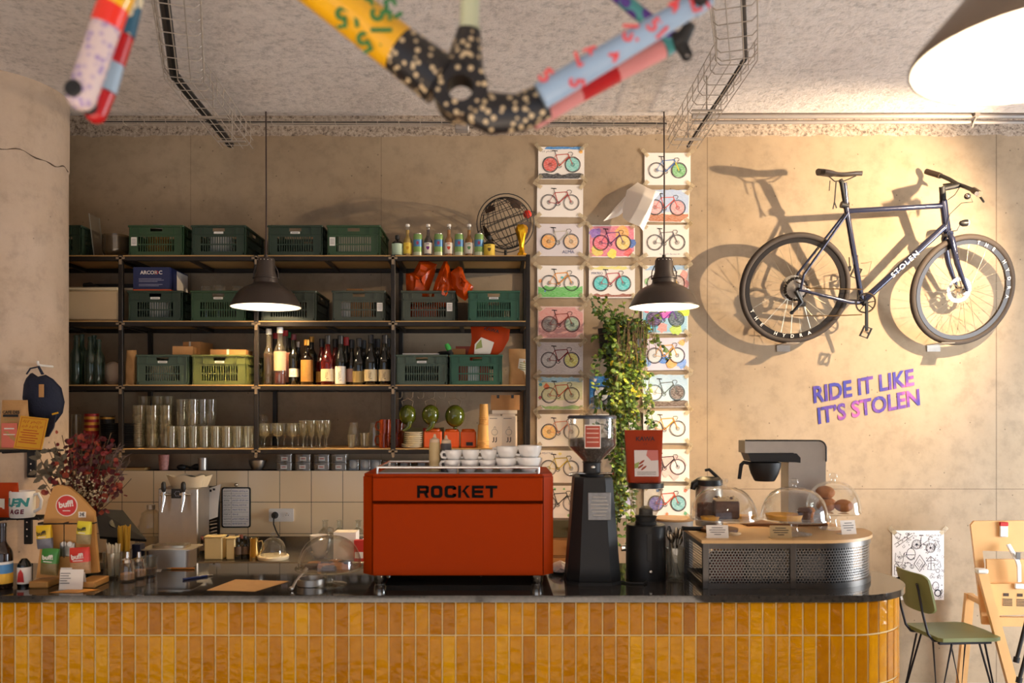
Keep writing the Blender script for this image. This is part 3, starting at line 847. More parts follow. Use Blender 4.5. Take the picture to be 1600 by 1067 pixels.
# ------------------------------------------------------------------ top shelf, left end
for k in range(8):
 mb = MB(); r = 0.078
 mb.lathe([(0, 0), (0.045, 0), (0.05, 0.003), (r * 0.93, 0.035), (r, 0.06), (r - 0.003, 0.061), (r * 0.9, 0.036), (0.045, 0.007), (0, 0.006)], glassmat('smoked_glass', (205, 195, 175), body=0.14, bodycol=(170, 150, 120)), 28)
 mb.obj('glass_bowl', loc=(X(181, 5.05), 5.05, LV[0] + k * 0.0115), label='glass bowl in the nested stack at the left end of the top shelf', cat='bowl', group='nested glass bowls on the top shelf')
mb = MB(); mb.box((0, 0, 0.135), (0.13, 0.004, 0.27), glassmat('acrylic', (225, 225, 220), body=0.05, bodycol=(230, 225, 210)))
for sx in (-1, 1): mb.box((sx * 0.065, 0, 0.135), (0.004, 0.005, 0.27), mat('acrylic_edge', (150, 150, 140), 0.3))
mb.obj('acrylic_panel', loc=(-2.402, 5.08, LV[0] + 0.001), rot=(R(-7), 0, R(90)), label='clear acrylic panel leaning in the corner beside the pillar', cat='panel')
lid = thing('metal_bowl', 'upturned metal bowl lying on a lid in the green crate', 'bowl', (X(252, 5.1), 5.1, LV[0] + 0.175))
MB().lathe([(0, 0.008), (0.09, 0.004), (0.10, 0), (0.1, 0.003), (0.088, 0.011), (0, 0.013)], BRUSHED, 32).obj('lid', parent=lid)
MB().lathe([(0.05, 0.012), (0.052, 0.02), (0.05, 0.036), (0.046, 0.04), (0, 0.04)], BRUSHED, 28).obj('bowl_shell', parent=lid)
# ------------------------------------------------------------------ second shelf
BLUEBOX = mat('navy_carton', (30, 40, 84), 0.55); ORSTR = mat('orange_print', (226, 96, 40), 0.6)
bz = LV[1] + 0.179
t = thing('glassware_box', 'navy blue glassware carton with white lettering on the shelf crate', 'box', (X(236.5, 4.98), 4.98, bz))
w, h, d = X(265, 4.98) - X(208, 4.98), 0.148, 0.30
mb = MB(); mb.box((0, d / 2, h / 2), (w, d, h), BLUEBOX); mb.box((0, d / 2, 0.012), (w + 0.001, d + 0.001, 0.008), ORSTR)
mb.box((w / 2 + 0.0005, d * 0.68, h / 2 + 0.004), (0.001, d * 0.6, h * 0.86), PAPER)
mb.text('ARCOR C', 0.030, PAPER, euler(loc=(0.0, -0.001, h - 0.033)), bold=0.0006)
mb.text('O', 0.030, mat('red_print', (200, 50, 40), 0.6), euler(loc=(0.031, -0.001, h - 0.033)), bold=0.0006)
for k, ln in enumerate((0.9, 1.0, 0.75, 0.0, 0.95, 0.8)):
 if ln: mb.poly([(-0.075, h - 0.068 - k * 0.0085), (-0.075 + 0.15 * ln, h - 0.068 - k * 0.0085), (-0.075 + 0.15 * ln, h - 0.071 - k * 0.0085), (-0.075, h - 0.071 - k * 0.0085)], mat('pale_print', (150, 150, 170), 0.7), y=-0.001)
mb.obj('carton', parent=t)
t = thing('cool_box', 'cream cool box with a black handle standing behind the pillar', 'box', (X(140, 4.96), 4.96, LV[1]))
w = X(179, 4.96) - X(90, 4.96)
MB().box((0, 0.15, 0.095), (w, 0.3, 0.18), mat('worn_cream_panel', (214, 190, 150), 0.6, var=0.12, scale=5), bev=0.008).obj('body', parent=t)
MB().box((0, 0.15, 0.196), (w * 0.97, 0.29, 0.02), CREAM, bev=0.005).obj('lid', parent=t)
MB().tube([(-0.07, 0.08, 0.225), (-0.03, 0.07, 0.228), (0.0, 0.06, 0.215), (0.03, 0.05, 0.208)], [0.016, 0.017, 0.014, 0.010], MATTE_BLACK, 10).obj('handle', parent=t)
mb = MB(); mb.prism([(-0.15, 0), (0.15, 0), (0.15, 0.045), (-0.10, 0.045), (-0.12, 0.03)], 0.02, MATTE_BLACK, UP)
mb.box((0.02, -0.015, 0.01), (0.3, 0.05, 0.014), CREAM)
mb.obj('card_tray', loc=(X(172, 5.17), 5.17, LV[1] + 0.208), label='flat black tray lying on the cream cool box', cat='tray')
# upturned jars in the crate
for i, (px, D) in enumerate(((324, 5.02), (343, 5.05), (372, 5.02))):
 t = thing('glass_jar', ('upturned glass jar at the left of the jar crate', 'tallest upturned glass jar in the middle of the jar crate', 'upturned glass jar at the right of the jar crate, next to the pendant shade')[i], 'jar', (X(px, D), D, LV[1] + 0.012), group='upturned glass jars in the crate')
 hh = 0.205 + (0.012 if i == 1 else 0)
 MB().lathe([(0, 0.004), (0.034, 0), (0.036, 0.15), (0.036, hh - 0.02), (0.03, hh), (0, hh)], GLASS, 20).obj('jar_body', parent=t)
 MB().lathe([(0.0365, hh - 0.012), (0.034, hh - 0.002), (0.0, hh + 0.001)], GLASS, 20).obj('rim', parent=t)
# rag on crate S4
t = mb = MB(); mb.box((0, 0, 0.01), (0.1, 0.1, 0.02), CARD, bev=0.006); mb.obj('cardboard_sleeve', loc=(X(556, 5.03), 5.03, LV[1] + 0.179), label='small brown cardboard sleeve on the crate right of the left pendant', cat='cardboard')
# orange plastic bags stuffed in a crate
BAG = mat('orange_bag', (176, 64, 6), 0.24, var=0.2, scale=12, bump=0.9, bscale=16)
def crumple(name, label, cat, path, m, loc, seed, group=None):
 """crumpled bag: closed outline (x,z) inflated in depth with folds"""
 rr = random.Random(seed); n = len(path); mb = MB()
 cx = sum(p[0] for p in path) / n; cz = sum(p[1] for p in path) / n
 vs, fs = [], []
 rings = 6
 for sgn in (-1, 1):
  for k in range(rings + 1):
   t = k / rings
   for p in path:
    u = 1 - t
    dep = math.sin(min(1, t * 1.35) * PI / 2) * 0.055 + (rr.uniform(-0.012, 0.012) if 0 < k < rings else 0)
    vs.append((cx + (p[0] - cx) * u + rr.uniform(-.004, .004) * (k > 0), sgn * dep * (0.8 + 0.4 * rr.random()), cz + (p[1] - cz) * u + rr.uniform(-.004, .004) * (k > 0)))
 for sgn in range(2):
  o = sgn * (rings + 1) * n
  for k in range(rings):
   for i in range(n):
    j = (i + 1) % n
    q = (o + k * n + i, o + k * n + j, o + (k + 1) * n + j, o + (k + 1) * n + i)
    fs.append(q if sgn else q[::-1])
 mb.add(vs, fs, m)
 return mb.obj(name, loc=loc, label=label, cat=cat, group=group, angle=24)
def pxpath(pts, px0, py0, D): return [(X(a, D) - X(px0, D), Z(b, D) - Z(py0, D)) for a, b in pts]
BD = 5.0
crumple('plastic_bag', 'largest crumpled orange plastic bag in the shelf crate, at the left', 'bag', pxpath([(636, 470), (634, 440), (634, 427), (646, 425), (657, 404), (675, 410), (683, 413), (679, 430), (670, 455), (672, 470), (655, 478)], 655, 470, BD), BAG, (X(655, BD), BD, Z(470, BD)), 1, 'orange bags in the shelf crate')
crumple('plastic_bag', 'crumpled orange plastic bag with a peaked top in the middle of the bag crate', 'bag', pxpath([(672, 470), (680, 440), (688, 420), (696, 403), (702, 415), (706, 432), (712, 450), (708, 468), (700, 480), (685, 480)], 690, 470, BD - .02), BAG, (X(690, BD - .02), BD - .02, Z(470, BD - .02)), 2, 'orange bags in the shelf crate')
crumple('plastic_bag', 'crumpled orange plastic bag spilling over the right side of the bag crate', 'bag', pxpath([(704, 425), (716, 416), (722, 418), (728, 436), (740, 448), (735, 462), (727, 470), (715, 462), (706, 450)], 720, 450, BD - .04), BAG, (X(720, BD - .04), BD - .04, Z(450, BD - .04)), 4, 'orange bags in the shelf crate')
mb = MB(); mb.box((0, 0, 0.055), (0.2, 0.1, 0.1), BAG, bev=0.02); mb.obj('plastic_bag', loc=(X(662, 5.1), 5.08, LV[1] + 0.012), label='orange plastic bag at the bottom of the bag crate, seen through its slots', cat='bag')
# ------------------------------------------------------------------ third shelf
for i, (px, D, h) in enumerate(((119, 5.0, 0.30), (128, 5.1, 0.315), (141, 5.0, 0.29), (147, 5.12, 0.31), (154, 5.02, 0.275))):
 mb = MB(); mb.lathe([(0, 0.01), (0.033, 0), (0.036, 0.005), (0.036, h * 0.58), (0.03, h * 0.66), (0.015, h * 0.76), (0.0135, h * 0.95), (0.016, h * 0.955), (0.016, h), (0.011, h), (0.011, h * 0.78), (0.03, h * 0.60), (0.032, 0.012)], GLASS_G, 20)
 mb.obj('glass_bottle', loc=(X(px, D), D, LV[2]), label=('front pale green bottle nearest the pillar on the third shelf', 'tall back pale green bottle nearest the pillar', 'front pale green bottle in the middle of the pillar group', 'tall back pale green bottle in the pillar group', 'short front pale green bottle farthest from the pillar')[i], cat='bottle', group='empty green bottles beside the pillar')
def pouch(name, label, px0, px1, py1, D, base, m, cat='bag', dep=0.06, parts=None, lean=0.0, group=None):
 x0, x1 = X(px0, D), X(px1, D); w = x1 - x0; h = Z(py1, D) - base
 t = thing(name, label, cat, ((x0 + x1) / 2, D, base), rot=(lean, 0, 0), group=group)
 mb = MB(); rr = random.Random(int(px0))
 def fn(u, v):
  a = 2 * PI * u; z = v * h
  k = 1 - max(0, v - 0.35) / 0.65
  dd = dep / 2 * (0.12 + 0.88 * k ** 0.8)
  ww = w / 2 * (0.97 + 0.03 * math.sin(v * 9))
  cx = max(-1, min(1, 1.25 * math.cos(a))); sy = max(-1, min(1, 1.25 * math.sin(a)))
  return (cx * ww, sy * dd + 0.004 * math.sin(v * 11 + u * 19), z)
 mb.sheet(fn, 32, 14, m)
 mb.add([fn(i / 32, 0) for i in range(32)], [tuple(range(31, -1, -1))], m)
 mb.add([fn(i / 32, 1) for i in range(32)], [tuple(range(32))], m)
 mb.obj('pouch', parent=t, angle=50)
 return t, w, h
mb = MB(); mb.ball((0, 0, 0.075), 0.075, mat('beige_sack', (200, 176, 150), 0.8, bump=0.4), sc=(0.75, 0.7, 1)); mb.obj('sack', loc=(X(176, 5.12), 5.12, LV[2] - 0.0), label='round beige sack leaning behind the shelf post on the third shelf', cat='sack')
pouch('paper_bag', 'narrow brown paper bag squeezed left of the slate crate', 198, 213, 547, 5.0, LV[2], KRAFT)
def carton(name, label, px0, px1, base, h, d, D, m, rz=0, cat='box', extra=None, bev=0.0, group=None):
 x0, x1 = X(px0, D), X(px1, D); w = x1 - x0
 mb = MB(); mb.box((0, d / 2, h / 2), (w, d, h), m, bev=bev)
 if extra: extra(mb, w, h, d)
 return mb.obj(name, loc=((x0 + x1) / 2, D, base), rot=(0, 0, rz), label=label, cat=cat, group=group)
c3 = LV[2] + 0.179
TAPEW = mat('white_tape', (230, 222, 206), 0.5)
carton('cardboard_box', 'taller brown cardboard box on the slate crate', 285, 314, c3, 0.088, 0.16, 5.08, CARD, R(-8), extra=lambda mb, w, h, d: mb.box((-w * .1, d / 2, h / 2), (0.012, d + 0.002, h + 0.002), TAPEW))
carton('cardboard_box', 'low brown cardboard box in front on the slate crate', 270, 300, c3, 0.052, 0.10, 4.97, CARD, R(5))
carton('cardboard_parcel', 'flat brown parcel with white tape on the olive crate', 329, 383, c3, 0.034, 0.2, 4.98, CARD, R(4), extra=lambda mb, w, h, d: mb.box((0, d / 2, h / 2), (0.014, d + 0.002, h + 0.002), TAPEW))
mb = MB()
mb.tube([(-0.02, 0, 0.03), (0.02, 0, 0.07), (0.03, 0, 0.12), (0.0, 0, 0.15), (-0.03, 0, 0.15)], 0.003, BLACK, 6)
mb.box((-0.01, 0.02, 0.03), (0.06, 0.05, 0.06), BLACK, bev=0.006)
mb.obj('power_adapter', loc=(X(402, 5.12), 5.12, LV[2]), label='black power adapter with a looped cable behind the shelf post by the spirits', cat='adapter')
# spirits and wines
def lab_lines(mb, r, z0, z1):
 q = z1 - z0
 mb.stroke([(-0.006, z0 + q * .25), (-0.002, z0 + q * .7), (0.003, z0 + q * .3), (0.007, z0 + q * .75)], 0.0022, INK, y=-r - 0.001)
 mb.stroke([(0.0, z0 + q * .2), (0.012, z0 + q * .22)], 0.0025, INK, y=-r - 0.001)
RED = mat('red_foil', (176, 28, 30), 0.35); BLK = mat('black_foil', (24, 22, 24), 0.4)
ROSE = glassmat('rose_glass', (150, 40, 36), body=0.35, bodycol=(120, 26, 22))
RUM = mat('dark_rum', (40, 18, 10), 0.2); BERRY = mat('berry_liqueur', (90, 20, 14), 0.2)
GOLDF = mat('gold_foil', (190, 140, 60), 0.35, 0.5); RUML = mat('rum_label', (150, 108, 48), 0.6, var=0.2, scale=60)
WINEL = mat('ivory_label', (224, 204, 160), 0.65)
SB = [  # px, D, radius, height, neck r, neck h, material, cap, label, liquid, text
 ('spirit_bottle', 'clear spirit bottle half full of dark liquor beside the shelf post', 420, 4.99, .031, .335, .014, .11, GLASS, WHITE, None, (0.19, RUM)),
 ('spirit_bottle', 'tall clear bottle with a pale label and berry liqueur', 437.5, 4.97, .036, .342, .0155, .10, GLASS, WHITE, (.085, .20, mat('pale_pink_label', (190, 150, 122), .6)), (0.075, BERRY)),
 ('spirit_bottle', 'slim bottle with a red cap behind the berry liqueur', 431, 5.12, .03, .32, .014, .10, GLASS_DK, RED, None, None),
 ('spirit_bottle', 'slim bottle with a pink label behind the berry liqueur', 446, 5.09, .03, .335, .014, .10, GLASS, RED, (.02, .2, mat('pink_label', (214, 140, 120), .6)), None),
 ('spirit_bottle', 'dark bottle with a green neck among the spirits', 451, 5.16, .032, .33, .014, .10, GLASS_DK, mat('green_foil', (30, 110, 50), .4), (.1, .2, mat('blue_label', (150, 170, 190), .6)), None),
 ('spirit_bottle', 'dark bottle with a round pale label and a maroon top', 459, 5.03, .030, .305, .014, .09, GLASS_DK, mat('maroon_foil', (90, 20, 30), .4), (.05, .1, WL), None),
 ('spirit_bottle', 'short dark bottle with a silver cap behind the maroon topped one', 466, 5.14, .027, .27, .012, .07, GLASS_DK, BRUSHED, None, None),
 ('rum_bottle', 'rum bottle with a gold foil neck and amber picture label', 479.5, 5.0, .036, .27, .014, .075, GLASS_BR, GOLDF, (.02, .15, RUML), (0.17, mat('amber_rum', (120, 60, 12), .2))),
 ('rum_bottle', 'second rum bottle with a gold neck standing behind the first', 487, 5.13, .034, .30, .014, .075, GLASS_DK, GOLDF, None, None),
 ('wine_bottle', 'rose wine bottle with a yellow label, left of the labelled rose', 503, 5.1, .036, .285, .0145, .085, ROSE, BLK, (.02, .085, mat('ochre_label', (190, 150, 70), .6)), None),
 ('wine_bottle', 'rose wine bottle with an ivory label on the shelf front', 512, 4.99, .040, .295, .0145, .085, ROSE, BLK, (.022, .095, WINEL), None),
 ('wine_bottle', 'pink tinted wine bottle half hidden behind the labelled rose', 524, 5.12, .036, .285, .0145, .085, ROSE, BLK, None, None),
 ('wine_bottle', 'dark wine bottle with a tall white label', 532, 4.99, .032, .295, .0145, .085, GLASS_DK, BLK, (.006, .112, WL), None),
 ('wine_bottle', 'dark wine bottle with a red foil top', 541, 5.1, .033, .295, .0145, .085, GLASS_DK, RED, (.03, .10, mat('rosy_label', (200, 160, 140), .6)), None),
 ('wine_bottle', 'dark wine bottle right behind the red topped one', 549.5, 5.05, .034, .275, .0145, .085, GLASS_DK, BLK, (.02, .1, mat('rosy_label', (200, 160, 140), .6)), None),
 ('wine_bottle', 'dark wine bottle with a dull olive label in the middle of the row', 561, 4.99, .038, .278, .0145, .085, GLASS_DK, BLK, (.015, .082, mat('olive_label', (140, 120, 70), .6)), None),
 ('wine_bottle', 'dark wine bottle tucked behind the dull olive label', 568, 5.12, .036, .278, .0145, .085, GLASS_DK, BLK, None, None),
 ('wine_bottle', 'dark wine bottle with an ivory sketch label, second from the right post', 579.5, 4.98, .039, .298, .0145, .085, GLASS_DK, BLK, (.022, .092, WINEL), None),
 ('wine_bottle', 'dark wine bottle behind the gap of the two ivory labels, nearer the post', 590, 5.12, .036, .285, .0145, .085, GLASS_DK, BLK, None, None),
 ('wine_bottle', 'dark wine bottle behind the second ivory label from the post', 585.5, 5.2, .036, .292, .0145, .085, GLASS_DK, BLK, None, None),
 ('wine_bottle', 'dark wine bottle with an ivory sketch label right beside the shelf post', 601, 4.98, .037, .298, .0145, .085, GLASS_DK, BLK, (.022, .092, WINEL), None),
 ('wine_bottle', 'dark wine bottle hidden behind the one beside the shelf post', 606, 5.12, .036, .288, .0145, .085, GLASS_DK, BLK, None, None),
]
for (nm, lb, px, D, r, h, nr, nh, m, cp, la, lq) in SB:
 wine = nm == 'wine_bottle'
 bottle(nm, lb, px, D, LV[2], r, h, nr, nh, m, lab=la, liquid=lq, capm=cp, capl=0.05 if wine else 0.032, labtxt=lab_lines if la and (la[2] is WINEL or la[2] is WL) else None, sh=0.35 if wine else 0.2, group='wine bottles on the third shelf' if wine else 'spirit bottles on the third shelf')
# things in and on the crates right of the wine
POUCH = mat('red_orange_pouch', (178, 60, 10), 0.5, spec=0.2, var=0.06, bump=0.25, bscale=20)
D = 4.99
t = thing('coffee_pouch', 'large red coffee pouch with a pale label leaning out of the teal crate', 'pouch', (X(757, D), D, LV[2] + 0.05), rot=(0, R(8), 0))
mb = MB(); pp = pxpath([(728, 562), (736, 540), (737, 528), (735, 508), (765, 506), (797, 516), (795, 532), (785, 550), (772, 560)], 757, 590, D)
mb2 = MB()
n = len(pp); cx = sum(p[0] for p in pp) / n; cz = sum(p[1] for p in pp) / n
vs = []; fs = []
for sg in (-1, 1):
 for k in range(4):
  for p in pp: u = 1 - k / 3.2; vs.append((cx + (p[0] - cx) * u, sg * 0.03 * math.sin(k / 3 * PI / 2) + (0.0 if k else 0), cz + (p[1] - cz) * u))
 o = 0 if sg < 0 else 4 * n
 for k in range(3):
  for i in range(n): j = (i + 1) % n; fs.append((o + k * n + i, o + k * n + j, o + (k + 1) * n + j, o + (k + 1) * n + i))
 fs.append(tuple(o + 3 * n + i for i in range(n)))
mb2.add(vs, fs, POUCH); po = mb2.obj('pouch', parent=t, rot=(0, R(-8), 0))
mb = MB(); q = pxpath([(741, 555), (742, 540), (752, 529), (772, 537), (766, 555)], 757, 590, D)
mb.poly(q, WL, y=-0.034); mb.poly(pxpath([(743, 548), (745, 540), (752, 532), (754, 545)], 757, 590, D), mat('leaf_print', (150, 160, 90), 0.7), y=-0.035); mb.obj('paper_label', parent=t, rot=(0, R(-8), 0))
mb = MB(); mb.text('KAWA', 0.03, INK, euler(ry=R(14), loc=(X(768, D) - X(757, D), -0.034, Z(518, D) - Z(590, D))), bold=0.0004); mb.obj('lettering', parent=t, rot=(0, R(-8), 0))
carton('red_packet', 'dark red packet standing behind the red pouch', 712, 738, LV[2] + 0.05, 0.19, 0.05, 5.08, mat('brick_packet', (160, 62, 36), 0.5))
carton('cardboard_box', 'small brown cardboard box in the teal crate behind the green marker', 707, 727, LV[2] + 0.05, 0.17, 0.06, 5.02, CARD)
mb = MB(); GM = mat('green_marker_plastic', (60, 170, 70), 0.4)
t = thing('marker_tool', 'green and black marker sticking out of the teal crate', 'marker', (X(711, 4.96), 4.96, LV[2] + 0.13), rot=(0, R(-24), 0))
MB().tube([(0, 0, -0.03), (0, 0, 0.045)], 0.011, GM, 12).obj('barrel', parent=t)
MB().tube([(0, 0, 0.045), (0, 0, 0.085)], 0.013, MATTE_BLACK, 12).obj('grip', parent=t)
MB().tube([(0, 0, 0.085), (0, 0, 0.10), (0, 0, 0.125)], [0.015, 0.017, 0.012], GM, 12).obj('cap', parent=t)
carton('white_tray', 'flat white tray lying across the slate crate right of the wine', 629, 686, LV[2] + 0.179, 0.010, 0.2, 4.97, WHITE, cat='tray')
mb = MB(); mb.ball((0, 0, 0.014), 0.05, MATTE_BLACK, sc=(1, 0.8, 0.28)); mb.obj('black_cloth', loc=(X(696, 5.02), 5.02, LV[2] + 0.179), label='crumpled black cloth between the slate and teal crates', cat='cloth')
t, w, h = pouch('coffee_bag', 'brown kraft coffee bag with a pale label at the right end of the third shelf', 795, 824, 545, 4.99, LV[2], KRAFT, dep=0.075)
mb = MB(); mb.box((0.012, -0.041, h * 0.5), (w * 0.5, 0.002, h * 0.42), WL, euler(ry=R(8)))
for k in range(4): mb.box((0.012, -0.0425, h * (0.6 - k * 0.06)), (w * 0.34, 0.001, 0.005), mat('leaf_print', (150, 160, 90), 0.7), euler(ry=R(8)))
mb.obj('paper_label', parent=t, rot=(R(-6), 0, 0))
# ------------------------------------------------------------------ fourth shelf: glasses
def tumbler(r0, r1, h, t=0.0022):
 mb = MB(); mb.lathe([(0, 0.001), (r0, 0), (r1, h), (r1 - t, h), (r0 - t, 0.010), (0, 0.009)], GLASS_T, 20); return mb
proto = tumbler(0.030, 0.038, 0.085).obj('tumbler', loc=(X(217, 4.98), 4.98, LV[3]), label='clear tumbler in the tall nested towers at the left of the lowest shelf', cat='glass', group='nested tumblers on the lowest shelf')
first = True
def put(src, loc, label=None, group=None, rot=None):
 o = src.copy(); COL.objects.link(o); o.location = loc
 if label: o['label'] = label
 if group: o['group'] = group
 if rot: o.rotation_euler = rot
 return o
for c, (px, D, n) in enumerate(((217, 4.98, 4), (238, 4.98, 4), (259, 4.99, 4), (225, 5.07, 5), (247, 5.07, 5), (263, 5.08, 5))):
 for k in range(n):
  if c == 0 and k == 0: continue
  put(proto, (X(px, D), D, LV[3] + k * 0.0565))
hb = tumbler(0.028, 0.031, 0.130).obj('highball_glass', loc=(X(268, 4.97), 4.97, LV[3]), label='tall clear highball glass in the long row on the lowest shelf', cat='glass', group='highball glasses on the lowest shelf')
for j, D in enumerate((4.97, 5.04, 5.11)):
 for i in range(8):
  if i == 0 and j == 0: continue
  put(hb, (X(268 + i * 17.2 + j * 2, D), D, LV[3]))
sm = tumbler(0.027, 0.034, 0.085).obj('tumbler', loc=(X(284, 5.0), 5.0, LV[3] + 0.1315), label='clear tumbler stacked upon the highball glasses', cat='glass', group='tumblers stacked upon the highballs')
for j, (px, D) in enumerate(((284, 5.0), (301, 4.99), (316, 5.04), (329, 5.05), (293, 5.08))):
 for k in range(2 if j != 3 else 2):
  if j == 0 and k == 0: continue
  put(sm, (X(px, D), D, LV[3] + 0.1315 + k * 0.075))
wg = MB(); wg.lathe([(0, 0.002), (0.031, 0), (0.031, 0.002), (0.006, 0.005), (0.004, 0.012), (0.004, 0.055), (0.008, 0.062), (0.026, 0.075), (0.034, 0.098), (0.034, 0.115), (0.030, 0.148), (0.0285, 0.148), (0.032, 0.11), (0.024, 0.078), (0, 0.068)], GLASS_T, 22)
wgo = wg.obj('wine_glass', loc=(X(413, 4.98), 4.98, LV[3]), label='round bowled stemmed wine glass right of the shelf post', cat='glass', group='wine glasses on the lowest shelf')
for (px, D) in ((434, 4.98), (457, 4.98), (424, 5.06), (444, 5.06), (466, 5.07), (409, 5.1)): put(wgo, (X(px, D), D, LV[3]))
fl = MB(); fl.lathe([(0, 0.002), (0.028, 0), (0.028, 0.002), (0.005, 0.006), (0.004, 0.05), (0.012, 0.068), (0.022, 0.10), (0.027, 0.165), (0.0255, 0.165), (0.02, 0.10), (0.008, 0.066), (0, 0.062)], GLASS_T, 22)
flo = fl.obj('flute_glass', loc=(X(474, 4.98), 4.98, LV[3]), label='taller tulip shaped stemmed glass beside the round wine glasses', cat='glass', group='tulip glasses on the lowest shelf')
for (px, D) in ((487, 4.98), (500, 4.98), (510, 5.0), (480, 5.07), (494, 5.07), (507, 5.08)): put(flo, (X(px, D), D, LV[3]))
mb = MB(); mb.ball((0, 0, 0.1), 0.06, glassmat('cling_film', (235, 235, 230), body=0.12, bodycol=(220, 210, 190)), sc=(0.6, 0.5, 1.6)); mb.v = [v + Vector((random.uniform(-.012, .012), random.uniform(-.01, .01), 0)) for v in mb.v]
mb.obj('plastic_sleeve', loc=(X(410, 5.2), 5.2, LV[3] + 0.005), label='crumpled clear plastic sleeve behind the wine glasses', cat='plastic')
MB().lathe([(0, 0), (0.033, 0), (0.036, 0.02), (0.036, 0.11), (0.026, 0.13), (0.027, 0.15), (0.024, 0.15), (0.03, 0.11), (0.03, 0.01)], GLASS, 20).obj('glass_jar', loc=(X(553, 5.03), 5.03, LV[3]), label='clear glass jar standing alone right of the stemmed glasses', cat='jar')
put(tumbler(0.022, 0.032, 0.09).obj('tumbler', loc=(X(570, 4.98), 4.98, LV[3]), rot=(0, 0, 0), label='small tapered clear tumbler left of the amber mugs', cat='glass'), (X(549, 4.97), 4.97, LV[3]), 'small clear tumbler in front of the lone glass jar').scale = (0.8, 0.8, 0.9)
MB().lathe([(0, 0), (0.035, 0), (0.036, 0.12), (0.03, 0.15), (0.027, 0.15), (0.033, 0.12), (0.032, 0.01)], GLASS, 20).obj('glass_jug', loc=(X(585, 5.05), 5.05, LV[3]), label='clear glass jug behind the small tumbler and the amber mugs', cat='jug')
AMB = glassmat('amber_ribbed_glass', (214, 112, 40), body=0.3, bodycol=(180, 80, 26))
for i, (px, D, k) in enumerate(((601, 4.98, 0), (602, 4.98, 1), (622, 5.06, 0), (623, 5.06, 1))):
 t = thing('amber_mug', ('lower amber glass mug left of the shelf post', 'upper amber glass mug stacked left of the shelf post', 'lower amber glass mug in the shade right of the shelf post', 'upper amber glass mug in the shade right of the shelf post')[i], 'mug', (X(px, D), D, LV[3] + k * 0.086), group='amber glass mugs')
 mb = MB(); mb.lathe([(0, 0), (0.032, 0), (0.035, 0.085), (0.032, 0.085), (0.029, 0.006), (0, 0.006)], AMB, 24); mb.obj('mug_body', parent=t)
 mb = MB(); mb.tube([(-0.032, 0, 0.07), (-0.052, 0, 0.068), (-0.058, 0, 0.045), (-0.05, 0, 0.022), (-0.031, 0, 0.018)], 0.005, AMB, 8); mb.obj('handle', parent=t)
# left end of the fourth shelf
MAR = mat('dark_red_cup', (128, 22, 22), 0.4); BLKCUP = mat('black_cup', (30, 26, 26), 0.5)
t = thing('paper_cups', 'stack of dark red paper cups with gold bands beside the pillar', 'cups', (X(143, 4.97), 4.97, LV[3]), group=None)
for k in range(7):
 mb = MB(); z = k * 0.017
 mb.lathe([(0.034, z), (0.042, z + 0.10), (0.043, z + 0.103), (0.040, z + 0.103)], MAR if k % 2 == 0 else GOLDF, 24)
 mb.obj('cup', parent=t)
mb = MB(); mb.lathe([(0, 0), (0.034, 0), (0.042, 0.19), (0.039, 0.19), (0.032, 0.01)], BLKCUP, 24); mb.lathe([(0.0425, 0.172), (0.0425, 0.184)], GOLDF, 24)
mb.obj('paper_cup', loc=(X(168, 5.05), 5.05, LV[3]), label='dark paper cup with a gold rim right of the red cups', cat='cup')
for j, (px, D) in enumerate(((176, 4.98), (203, 5.0))):
 for k in range(11):
  mb = MB() if k == 0 and j == 0 else None
  if mb: mb.lathe([(0, 0), (0.05, 0), (0.055, 0.004), (0.066, 0.0125), (0.064, 0.0135), (0.05, 0.006), (0, 0.005)], MATTE_BLACK, 28); pl = mb.obj('plate', loc=(X(px, D), D, LV[3]), label='black plate in the two stacks at the left end of the lowest shelf', cat='plate', group='black plates on the lowest shelf')
  else: put(pl, (X(px, D), D, LV[3] + k * 0.0135))
MB().lathe([(0, 0), (0.028, 0), (0.03, 0.2), (0.027, 0.2), (0.026, 0.01)], GLASS, 20).obj('glass_vase', loc=(X(119, 5.0), 5.0, LV[3]), label='tall plain glass cylinder nearest the pillar on the lowest shelf', cat='vase')
# right bay: saucers, tins, cups, cartons, teapots
for k in range(8):
 mb = MB(); mb.lathe([(0, 0), (0.035, 0), (0.04, 0.003), (0.056, 0.012), (0.055, 0.0135), (0.04, 0.006), (0, 0.005)], CREAM, 28) if k > 1 else mb.lathe([(0, 0), (0.04, 0), (0.045, 0.003), (0.063, 0.012), (0.062, 0.0135), (0.04, 0.006), (0, 0.005)], CREAM, 28)
 mb.obj('saucer', loc=(X(646 if k > 1 else 643.5, 4.98), 4.98, LV[3] + k * 0.0118), label='cream saucer in the stack left of the orange tins' if k > 1 else 'wider cream saucer at the bottom of the saucer stack', cat='saucer', group='cream saucers on the lowest shelf' if k > 1 else 'wide saucers at the bottom of the stack')
carton('patterned_box', 'flat box with a green and red pattern behind the saucers', 629, 693, LV[3], 0.118, 0.05, 5.14, mat('checked_carton', (150, 140, 90), 0.6), extra=lambda mb, w, h, d: mb.box((w * 0.2, 0, h * 0.9), (w * 0.4, 0.002, 0.02), mat('red_print', (200, 50, 40), 0.6)))
TIN = mat('orange_tin', (240, 104, 18), 0.35, var=0.06)
